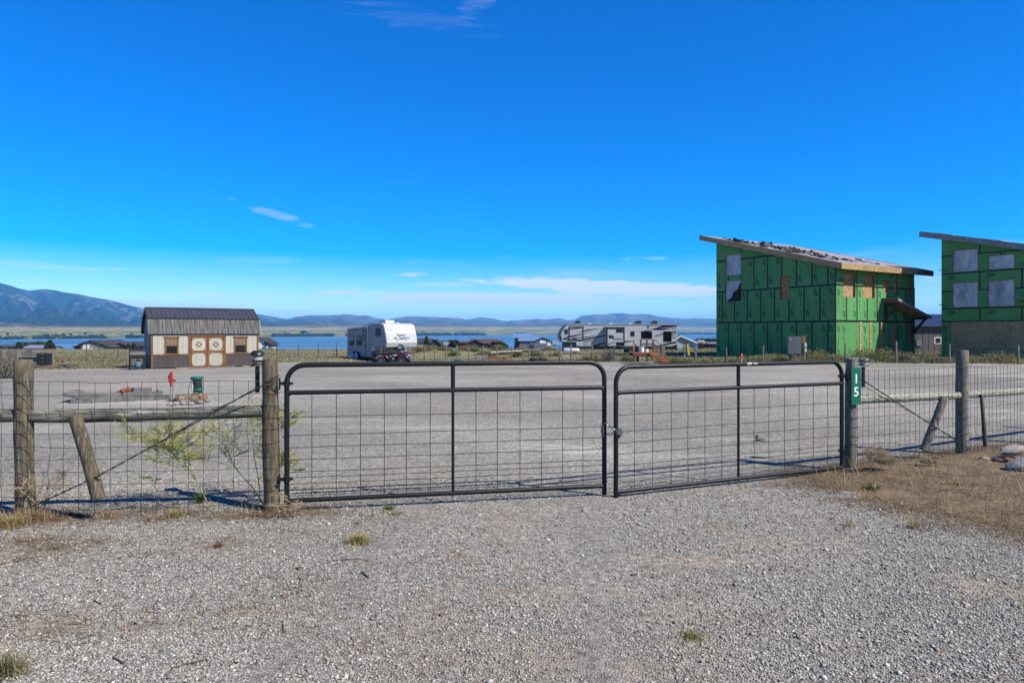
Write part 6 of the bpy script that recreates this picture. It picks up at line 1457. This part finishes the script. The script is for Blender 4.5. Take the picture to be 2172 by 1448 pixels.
def brace(label, pxa, pxb, D, dirn):
    xa, xb = PX(pxa, D), PX(pxb, D); t = thing('fence_brace', label, 'fence brace', (xa, D, gz(xa, D)))
    MB().bar((0, -.05, .62), (xb - xa, -.05, .62), .07, .07).build('cross_rail', 'plank_grey', t); a_, b_ = ((xb - xa) * .85, (xb - xa) * .35) if dirn else (.1, (xb - xa) * .6)
    MB().bar((a_, -.05, .58), (b_, -.05, .05), .06, .06).build('diagonal', 'plank_grey', t)
brace('grey cross rail and diagonal between posts beside the two tyres', 1144, 1168, 46.9, True); brace('grey cross rail and diagonal between posts by the white tank', 1187, 1211, 46.5, False)
# ---------------------------------------------------------------- odds and ends at the back of the yard
def lie(name, label, cat, px, py, D, size, mat, rz=0, z=None, grp=None):
    x = PX(px, D); g_ = gz(x, D) if z is None else z; o = MB().box((0, 0, size[2] / 2), size).build(name, mat); o.location = (x, D, g_); o.rotation_euler = (0, 0, rz); return tag(o, label, cat, grp)
def tyre(label, px, D):
    x = PX(px, D); t = thing('old_tyre', label, 'tyre', (x, D, gz(x, D)), 0, 'tyres left at the yard edge')
    pts = [(.23 * math.cos(a_), .23 * math.sin(a_), .13) for a_ in [6.283 * i / 18 for i in range(18)]]; MB().tube(pts, .125, 10, closed=True).build('tread', 'rubber', t, True)
tyre('black tyre lying flat, the one nearer the stacked boards', 1134, 46.2); tyre('black tyre lying flat, the one nearer the fence brace', 1151, 46.4)
for i, (px, D, sz, mt, lab, z) in enumerate([(1055, 50, (1.6, .5, .12), 'steel_rust', 'rusty orange sheet lying by the mound', None), (985, 50.5, (1.5, .3, .08), 'plank_grey', 'grey planks lying in front of the mound', None), (1023, 51, (.9, .5, .22), 'plank_grey', 'short stack of grey boards before the mound', None), (1075, 51.5, (2.4, .15, .06), 'white_trim', 'long pale board resting near the rusty sheet', .2), (1110, 51.2, (2.2, .15, .06), 'rock_pale', 'long cream board slanting past the posts', .32), (926, 50, (.5, .2, .12), 'plank_grey', 'pale plank end in the grass before the mound', None)]):
    o = lie('board_stack' if 'stack' in lab else 'loose_board', lab, 'board', px, 0, D, sz, mt, R.uniform(-.1, .1), z)
    if z: o.rotation_euler[1] = -.05
hs2_ = thing('garden_hose', 'green hose heap with a blue grey loop on the far gravel', 'hose', (PX(972, 43), 43, gz(PX(972, 43), 43)))
for i in range(5): MB().tube([((.32 - .03 * i) * math.cos(a_), (.3 - .03 * i) * math.sin(a_), .03 + .045 * i + .015 * math.sin(3 * a_ + i)) for a_ in [6.283 * k / 20 for k in range(20)]], .028, 6, closed=True).build('coil', 'green_plastic', hs2_, True)
MB().tube([(-.35, 0, .1), (-.5, 0, .2), (-.8, 0, .2), (-.95, 0, .05)], .02, 6).build('loop', 'blue_tank', hs2_, True)
wt = thing('propane_tank', 'long white propane tank lying in grass by the trailer nose', 'tank', (PX(1212, 62), 62, gz(PX(1212, 62), 62)))
MB().tube([(-.75, 0, .36), (-.70, 0, .36), (-.6, 0, .36), (.6, 0, .36), (.70, 0, .36), (.75, 0, .36)], [.06, .17, .22, .22, .17, .06], 16).build('shell', 'white_metal', wt, True); MB().tube([(0, 0, .56), (0, 0, .68)], .1, 10).build('valve_dome', 'green_plastic', wt, True)
for x in (-.4, .4): MB().b2((x - .05, -.25, 0), (x + .05, .18, .17)).build('foot', 'concrete_block', wt)
mk = thing('utility_pedestal', 'grey utility pedestal with a yellow guard sleeve in the grass', 'utility post', (PX(1453, 47), 47, gz(PX(1453, 47), 47)))
MB().b2((-.07, -.05, 0), (.07, .05, .55)).build('post', 'plank_grey', mk); MB().b2((-.12, -.1, .55), (.06, .1, 1.0)).build('box', 'grey_box', mk); MB().bar((.14, -.12, 1.12), (.24, -.12, .35), .13, .05, (0, 1, 0)).build('guard_sleeve', 'yellow_plastic', mk); MB().b2((.1, .02, .6), (.16, .08, 1.25)).build('stake', 'cedar_dark', mk)
fl_ = thing('marker_flag', 'small orange marker flag on a white stake before the green house', 'flag', (PX(1573, 37.6), 37.6, gz(PX(1573, 37.6), 37.6)))
MB().cyl((0, 0, 0), (0, 0, .5), .02, 6).build('stake', 'white_trim', fl_); MB().tube([(0, 0, .42), (0, 0, .55), (0, 0, .68)], [.05, .075, .02], 6).build('flag_knot', 'orange_plastic', fl_)
# board fence, cabinet and bricks at the far corner
bf = thing('board_fence', 'weathered grey board fence at the yard corner beside the black cabinet', 'fence', (PX(-40, 33), 33, 0))
x = 0.0; x1 = PX(112, 33) - PX(-40, 33); i = 0
while x < x1:
    h = PZ(743, 33) + .05 * math.sin(i * 1.7) + R.uniform(-.05, .05)
    if x > PX(70, 33) - PX(-40, 33): h = PZ(748, 33) + R.uniform(-.04, .04)
    MB().b2((x, 0, 0), (x + .15, .025, h)).build('board', 'board_fence', bf); x += .165 + (.05 if i % 5 == 0 else 0); i += 1
for z in (.3, .75): MB().b2((0, .03, z), (x1, .07, z + .08)).build('rail', 'board_fence', bf)
MB().b2((PX(38, 33) - PX(-40, 33), -.12, PZ(757, 33)), (PX(110, 33) - PX(-40, 33), -.03, PZ(755, 33))).build('shelf_board', 'plank_grey', bf)
cb = thing('black_cabinet', 'black three drawer cabinet standing against the board fence', 'cabinet', (PX(88, 32.2), 32.2, 0), .1)
MB().b2((-.23, 0, .1), (.23, .45, .66)).build('carcass', 'black_plastic', cb)
for k in range(3): d_ = MB().b2((-.22, -.012, .12 + k * .18), (.22, -.001, .285 + k * .18)).build('drawer', 'lamp_black', cb); MB().b2((.0, -.03, .26 + k * .18), (.12, -.0125, .272 + k * .18)).build('handle', 'pipe_galv', d_)
for k, (dx_, lab) in enumerate(((0, 'red brick lying under the black cabinet front'), (.24, 'red brick beside the one under the cabinet'))):
    lie('loose_brick', lab, 'brick', 93, 0, 31.6, (.22, .11, .09), 'brick_red', .05, None, 'bricks by the cabinet').location.x += dx_
for i in range(7):
    o = pole((-.25, 0, 0), (.25, 0, 0), .05, .05, 8, 3, .005, 300 + i, False).build('firewood_log', 'wood_dark'); o.location = (PX(128 + i * 4.5, 31.8), 31.8 + .1 * (i % 3), .06 + (.09 if i % 3 == 1 else 0)); o.rotation_euler = (0, 0, R.uniform(-.6, .6)); tag(o, 'short dark log in the scatter past the black cabinet', 'log', 'scattered logs by the cabinet')

# ---------------------------------------------------------------- bushes
def bush(label, px, D, w, h, n, pal, name='sagebrush', cat='bush', grp=None):
    x = PX(px, D); t = thing(name, label, cat, (x, D, gz(x, D)), 0, grp); pal = np.array(pal)
    d = NP.normal(0, 1, (n, 3)); d /= np.linalg.norm(d, axis=1)[:, None]; d[:, 2] = np.abs(d[:, 2]); rad = NP.random(n) ** .4 * (.75 + .5 * NP.random(n))
    lump = .75 + .5 * fbm(d[:, 0] * 2 + px, d[:, 1] * 2 + d[:, 2] * 2, 7)
    c = d * rad[:, None] * lump[:, None] * np.array([w / 2, w / 2, h])
    col = pal[NP.integers(0, len(pal), n)] * NP.uniform(.65, 1.3, (n, 1))
    L_ = NP.uniform(.06, .16, n) * (w / .9) ** .5
    V, Fc, cc = blades(c[:, 0], c[:, 1], np.maximum(c[:, 2] - .02, 0), L_, np.clip(.0007 * D, .006, .05) * NP.uniform(.6, 1.3, n), np.arcsin(np.clip(d[:, 2] * .8 + NP.normal(0, .25, n), -.5, .99)), col, .3)
    link('foliage', npmesh('foliage', V, Fc, 'blades', cc), t)
    m = MB(); rn = random.Random(int(px))
    for i in range(6): a_ = rn.uniform(0, 6.28); m.tube([(0, 0, 0), (w * .2 * math.cos(a_), w * .2 * math.sin(a_), h * .45), (w * .32 * math.cos(a_), w * .32 * math.sin(a_), h * .8)], [.02, .012, .005], 5)
    m.build('stems', 'wood_dark', t)
SAGE = [(.20, .19, .15), (.28, .26, .21), (.15, .15, .10)]; BR = [(.32, .26, .15), (.25, .22, .10), (.17, .18, .065)]; GR = [(.13, .185, .045), (.19, .23, .07), (.09, .125, .035)]
bush('grey dead sagebrush before the board fence', 12, 24.5, 1.5, .75, 2200, SAGE + [(.3, .22, .12)])
bush('pale sagebrush between posts before the long trailer', 1290, 45.6, 1.3, .85, 2000, [(.27, .23, .18), (.33, .29, .24), (.2, .17, .12)])
bush('grey sagebrush by the small wire post before the green house', 1918, 37.4, 1.2, .55, 1800, SAGE)
bush('grey green sagebrush under the far green house', 1985, 36.9, 1.2, .32, 1400, SAGE)
for i, (px, D, w, h) in enumerate([(1412, 43.5, 1.4, .7), (1432, 43, 1.6, .55), (1500, 41, 2.0, .45), (1455, 42, 1.6, .5), (1555, 40.5, 1.8, .5), (1600, 40.3, 1.6, .45), (1660, 40, 1.4, .4), (1640, 41.5, 2.2, .55), (1730, 39.6, 2.2, .7), (1770, 39, 1.6, .45), (1830, 39.5, 2.4, .85), (1870, 39.2, 2.2, .8), (1960, 39, 2., .5), (2060, 38, 2.4, .4), (2120, 37.6, 2.2, .6), (1250, 46.6, 1.8, .5), (1330, 46, 1.6, .6)]):
    bush(('low green bush in the dark growth beside the timber steps', 'spreading green bush past the timber steps', 'wide bush at the foot of the shaded green wall', 'bush round the utility pedestal', 'dark green bush by the marker flag', 'green bush past the marker flag', 'low bush below the meter cabinet', 'broad bush against the shaded green wall', 'tall grassy bush at the corner of the green house', 'smaller bush on the lit side of the house corner', 'tallest green bush before the OSB strips', 'full green bush before the boarded door', 'yellowing bush before the brown metal building', 'flat wide bush before the plastic windows', 'bright green bush by the last wire post', 'ragged bush under the trailer wheels', 'bush between the sagebrush and the steps')[i], px, D, w, h * (.62 if i < 8 or i > 14 else .85), 1500, GR + BR[:2] + BR[:1] if i not in (12, 13) else BR, 'green_bush', 'bush', 'bushes along the yard edge')
rn = random.Random(77)
mlab = ['straw and green brush clump on the dirt mound']
for i in range(22):
    px = 880 + i * 14.5 + rn.uniform(-5, 5); D = rn.uniform(52, 56)
    bush('shaggy straw and green brush clump on the dirt mound', px, D, rn.uniform(.9, 1.8), rn.uniform(.14, .34), 700, (BR + [(.33, .26, .16)]) if i % 3 else GR + BR, 'brush_clump', 'brush', 'brush clumps on the mound')

# ---------------------------------------------------------------- trees and houses towards the lake
def tree(label, px, D, ytop, w, kind, seed, grp='trees among the lakeside houses'):
    x = PX(px, D); g_ = gz(x, D); H = PZ(ytop, D) - g_; t = thing('conifer_tree' if kind else 'broadleaf_tree', label, 'tree', (x, D, g_), 0, grp); rn = np.random.default_rng(seed)
    MB().tube([(0, 0, 0), (.05, 0, H * .5), (0, 0, H * .95)], [H * .03, H * .02, .02], 7).build('trunk', 'bark', t, True)
    n = 1300; u = rn.random(n) ** .8
    if kind:
        tier = np.floor(u * 11) / 11; rad = (1 - u) * (.55 + .45 * (1 - (u - tier) * 11)); z = H * (.06 + .94 * u)
    else:
        k = rn.integers(0, 9, n); cen = rn.normal(0, .33, (9, 2)); ck = rn.uniform(.45, .85, 9); rad = None
    a_ = rn.uniform(0, 6.283, n); s_ = np.sqrt(rn.random(n))
    if kind: c = np.stack([np.cos(a_) * rad * s_ ** .4 * w / 2, np.sin(a_) * rad * s_ ** .4 * w / 2, z], -1)
    else:
        d = rn.normal(0, 1, (n, 3)); d /= np.linalg.norm(d, axis=1)[:, None]; c = np.stack([cen[k, 0] * w * .5, cen[k, 1] * w * .5, ck[k] * H], -1) + d * np.array([w * .24, w * .24, H * .17]) * s_[:, None] ** .5
    sz = np.full(n, max(w, H) * .05) * rn.uniform(.6, 1.4, n)
    V, Fc, cc = octs(c, np.stack([sz * 1.4, sz * 1.4, sz * .45], -1), np.array([[.020, .032, .016]]) * rn.uniform(.5, 1.8, (n, 1)) if kind else np.array([[.035, .055, .02]]) * rn.uniform(.5, 1.8, (n, 1)), .4)
    link('crown', npmesh('crown', V, Fc, 'leaves', cc), t)
def far_house(name, label, px0, px1, ye, yr, D, wall, roofm, style='side', apex=None, depth=9, wins=(), cat='house', over=.5, base=None):
    """style side: ridge along the view's width; front: gable faces the camera"""
    x0, x1 = PX(px0, D), PX(px1, D); g_ = gz((x0 + x1) / 2, D) if base is None else base; t = thing(name, label, cat, (x0, D, g_)); w = x1 - x0; he, hr = PZ(ye, D) - g_, PZ(yr, D) - g_
    if style == 'side':
        MB().b2((0, 0, -1), (w, depth, he)).build('wall', wall, t)
        MB().prism([(-over, he - .1), (depth / 2, hr), (depth + over, he - .1), (depth / 2, hr - .25), ], lambda y, z: (-over, y, z), lambda y, z: (w + over, y, z)).build('roof', roofm, t)
        MB().prism([(0, he - .1), (depth / 2, hr - .2), (depth, he - .1)], lambda y, z: (.02, y, z), lambda y, z: (w - .02, y, z)).build('gable', wall, t)
    else:
        ax = w / 2 if apex is None else PX(apex, D) - x0
        MB().prism([(0, -1), (w, -1), (w, he), (ax, hr - .2), (0, he)], lambda x, z: (x, 0, z), lambda x, z: (x, depth, z)).build('wall', wall, t)
        MB().prism([(-over, he - .15), (ax, hr), (w + over, he - .15), (w + over, he - .4), (ax, hr - .25), (-over, he - .4)], lambda x, z: (x, -over, z), lambda x, z: (x, depth + over, z)).build('roof', roofm, t)
    for (a_, b_, c_, d_, mt, nm) in wins:
        o = MB().b2((PX(a_, D) - x0, -.06, PZ(d_, D) - g_), (PX(b_, D) - x0, -.005, PZ(c_, D) - g_)).build(nm, 'white_trim' if nm == 'window' else mt, t)
        if nm == 'window': MB().b2((PX(a_, D) - x0 + .12, -.08, PZ(d_, D) - g_ + .12), (PX(b_, D) - x0 - .12, -.061, PZ(c_, D) - g_ - .12)).build('pane', mt, o)
    return t
W_ = 'window'
far_house('lake_house', 'low dark brown house with two white windows at the picture edge', -30, 28, 735, 731, 230, 'far_brown', 'far_roof', 'side', None, 9, [(6, 9.5, 735.5, 739, 'window_dark', W_), (11.5, 15.5, 735, 739.5, 'window_dark', W_)])
far_house('lake_house', 'long low house with a lilac metal roof before dark trees', 48, 99, 737.5, 732, 220, 'far_grey', 'far_lilac', 'side', None, 8, [(66, 78, 738.5, 742, 'window_dark', W_), (84, 88, 738, 741, 'window_dark', W_)])
far_house('pole_barn', 'tan gabled pole barn with a big white door by the lake', 171, 217, 728.5, 721, 225, 'far_tan', 'far_roof', 'front', 193, 16, [(176, 190, 731, 742.5, 'white_trim', 'barn_door'), (192.3, 195.8, 737, 742.5, 'white_trim', 'walk_door')], 'barn')
t = far_house('barn_lean_to', 'low lean to wing on the lilac house side of the tan barn', 157, 171.5, 734, 730.5, 225.3, 'far_tan', 'far_roof', 'front', 171, 12, [(158.5, 170.5, 735.5, 742, 'interior_dark', 'open_bay')], 'barn')
t = far_house('barn_lean_to', 'low lean to wing on the shed side of the tan barn', 216.5, 234, 733.5, 729.5, 225.3, 'far_tan', 'far_roof', 'front', 217, 12, [(209, 212, 737, 738, 'window_dark', 'vent')][:0], 'barn')
far_house('lake_house', 'brown house with hipped dark roofs between barn and shed', 241, 304, 733, 724.5, 235, 'far_brown', 'far_roof', 'side', None, 10, [(262, 270, 735, 739, 'window_dark', W_), (290, 296, 735, 738, 'window_dark', W_)])
far_house('lake_house', 'brown front gable of the house between barn and shed', 246, 266, 731.5, 726, 231, 'far_brown', 'far_roof', 'front', 256, 6, [(251, 259, 734, 739, 'far_roof_red', 'garage_door')])
far_house('lake_house', 'white house just past the shed with a dark roofed wing', 543, 560, 723, 715, 240, 'white_trim', 'far_roof', 'front', 550, 9, [(551, 553, 723, 726, 'window_dark', W_), (553.5, 556, 724, 727, 'window_dark', W_)])
far_house('lake_house', 'dark roofed wing beside the white house', 560, 572, 730, 723, 238, 'far_slate', 'far_dark', 'front', 565, 8, [(565, 570, 733, 738, 'white_trim', 'garage_door')])
far_house('lake_house', 'long brown roofed house behind the older trailer', 868, 912, 725, 717.5, 260, 'far_tan', 'far_roof', 'side', None, 10, [(888, 891, 727, 733, 'window_dark', W_), (893, 896, 727, 733, 'window_dark', W_), (899, 901, 727, 732, 'window_dark', W_)])
far_house('lake_house', 'dark green gabled wing of the house behind the older trailer', 910, 934, 730, 718.5, 257, 'far_green', 'far_roof', 'front', 923, 9)
far_house('lake_house', 'low dark garage next to the green gabled wing', 931, 951, 728, 722.5, 262, 'far_green', 'far_roof', 'side', None, 8)
far_house('garden_cabin', 'small red brown cabin before the lake between trees and brown house', 972, 990.5, 726.5, 723, 250, 'far_brown', 'far_roof_red', 'side', None, 5, [(976, 979, 728, 733, 'far_dark', 'door')], 'cabin')
far_house('lake_house', 'broad dark brown house with a low red brown roof', 997, 1053, 728, 719, 265, 'far_brown', 'far_roof_red', 'side', None, 12, [(1037, 1041.5, 728, 731.5, 'window_blind', W_), (1044, 1047.5, 728, 733, 'far_dark', 'door')])
far_house('lake_house', 'dark front gable of the broad brown house', 991, 1023, 727.5, 719.5, 261, 'far_dark', 'far_roof', 'front', 1008, 6)
far_house('lake_house', 'flat topped garage end of the broad brown house', 1048, 1064, 724, 721.5, 262, 'far_brown', 'far_roof_red', 'side', None, 8)
far_house('steel_building', 'tall slate building with a blue one way sloping roof', 1091, 1128, 716, 707, 262, 'far_slate', 'far_blue', 'side', None, 12, [(1100, 1116, 725, 731, 'interior_dark', 'open_bay')], 'building')
far_house('steel_building', 'slate gabled garage with white doors before the tall blue roof', 1133, 1171, 722, 714, 257, 'far_slate', 'far_blue', 'front', 1151, 10, [(1145, 1158.5, 721.5, 728, 'white_trim', 'garage_door'), (1161, 1169, 723.5, 733, 'white_trim', 'garage_door')], 'building')
far_house('steel_building', 'blue roofed link between the tall building and the gabled garage', 1102, 1140, 722.5, 713.5, 258.5, 'far_slate', 'far_blue', 'side', None, 10, [(1125, 1133, 726, 733, 'white_trim', 'garage_door'), (1134, 1142, 724.5, 733, 'white_trim', 'garage_door')][:1], 'building')
far_house('lake_house', 'grey green house with white gable trim past the long trailer', 1418, 1478, 726, 711, 118, 'far_grey', 'far_roof', 'front', 1443, 9, [(1459.5, 1463, 726.5, 731.5, 'window_dark', W_), (1469.5, 1474, 727, 733, 'window_dark', W_)], over=.35, base=-1.5)
hg = [o for o in bpy.data.objects if o.get('label') == 'grey green house with white gable trim past the long trailer'][0]
for (a_, b_) in (((PX(1418, 118), PZ(726, 118)), (PX(1443, 118), PZ(711, 118))), ((PX(1443, 118), PZ(711, 118)), (PX(1478, 118), PZ(726, 118)))):
    MB().bar((a_[0] - hg.location.x, -.40, a_[1] + 1.5 - .12), (b_[0] - hg.location.x, -.40, b_[1] + 1.5 - .12), .05, .2).build('gable_trim', 'white_trim', hg)
far_house('dark_shed', 'dark low shed past the grey green house', 1492, 1503, 727.5, 724.5, 160, 'far_dark', 'far_slate', 'side', None, 5, [], 'shed', base=-2.6)
far_house('dark_shed', 'maroon low shed close to the green sheathed house', 1504, 1524, 728, 725.5, 165, 'far_brown', 'far_lilac', 'side', None, 5, [], 'shed', base=-2.7)
def camper(label, px0, px1, ytop, ybot, D, base=None, cat='camper'):
    x0, x1 = PX(px0, D), PX(px1, D); w = x1 - x0; z1 = PZ(ytop, D); z0 = PZ(ybot, D); h = z1 - z0; t = thing('parked_camper', label, cat, (x0, D, z0 - .5))
    MB().prism([(0, .5), (w * .8, .5), (w, .5 + h * .3), (w * .97, .5 + h * .85), (w * .85, .5 + h), (w * .03, .5 + h), (0, .5 + h * .9)], lambda x, z: (x, 0, z), lambda x, z: (x, 2.4, z)).build('body', 'white_metal', t)
    for u in (.2, .55): MB().b2((w * u, -.03, .5 + h * .5), (w * u + w * .15, -.002, .5 + h * .75)).build('window', 'window_dark', t)
    MB().b2((0, -.02, .5 + h * .3), (w * .9, -.002, .5 + h * .36)).build('stripe', 'decal_grey', t)
    for u in (.25, .6): MB().tube([(w * u, 0, .35), (w * u, .25, .35)], .35, 12).build('wheel', 'rubber', t, True)
camper('white camper parked by the low dark garage', 941, 957, 725.5, 732.5, 250); camper('white camper past the grey green house', 1481, 1495, 721.5, 729, 135); camper('white van beside the lilac roofed house', 102, 110, 736, 740.5, 215); camper('white pickup camper behind the slate gabled garage', 1172, 1184, 724, 731, 262); camper('white van by the dark roofed wing of the white house', 574, 581, 736, 740, 236)
tree('tall narrow conifer beside the lilac roofed house', 40, 212, 725, 3.2, 1, 1); tree('full conifer at the far end of the lilac roofed house', 106, 214, 721.5, 5, 1, 2)
for i, (px, yt, w) in enumerate(((54, 729, 5), (62, 724, 6), (72, 724.5, 7), (82, 725, 6), (90, 725.5, 5), (97, 728, 3))): tree(('low round tree at the near end of the tree row behind the lilac roof', 'second tree of the row behind the lilac roof', 'widest tree of the row behind the lilac roof', 'tree behind the middle of the lilac roof', 'tree behind the end of the lilac roof', 'small tree closing the row behind the lilac roof')[i], px, 245, yt, w, 0, 10 + i)
tree('dark conifer before the long brown roofed house', 905, 245, 714.5, 3.6, 1, 20); tree('small round tree before the lake past the low dark garage', 962, 250, 719, 4, 0, 21)
tree('dark pine in front of the brown hipped house', 273, 228, 729, 3.2, 1, 22); tree('dark pine at the shed end of the brown hipped house', 284, 229, 727, 3.2, 1, 23); tree('low bushy tree beside the broad brown house', 1068, 258, 726, 4, 0, 24)
for i, (px, yt, w) in enumerate(((1492, 717, 6), (1500, 716, 7), (1509, 716.5, 7), (1518, 717, 6))): tree(('first dark tree of the row before the lake near the sheathed house', 'highest dark tree of the row near the sheathed house', 'rounded dark tree third in the row near the sheathed house', 'dark tree half hidden by the sheathed house corner')[i], px, 190, yt + 1.5, w * .8, 0, 30 + i)

# ---------------------------------------------------------------- air
x0, y0, z0, x1, y1, z1 = -30000, -500, -20, 30000, 26000, 640
hz_ = MB().b2((x0, y0, z0), (x1, y1, z1)).build('haze', None); hz_['kind'] = 'stuff'; hz_['label'] = 'thin blue summer haze over the lake and hills'; hz_['category'] = 'haze'
m = bpy.data.materials.new('haze'); m.use_nodes = True; tn = m.node_tree; tn.nodes.clear()
pv = N(tn, 'ShaderNodeVolumePrincipled'); pv.inputs['Color'].default_value = (.12, .50, 1.0, 1); pv.inputs['Density'].default_value = 6.0e-5; pv.inputs['Anisotropy'].default_value = 0.0
mo = N(tn, 'ShaderNodeOutputMaterial'); tn.links.new(pv.outputs[0], mo.inputs['Volume']); hz_.data.materials.append(m)
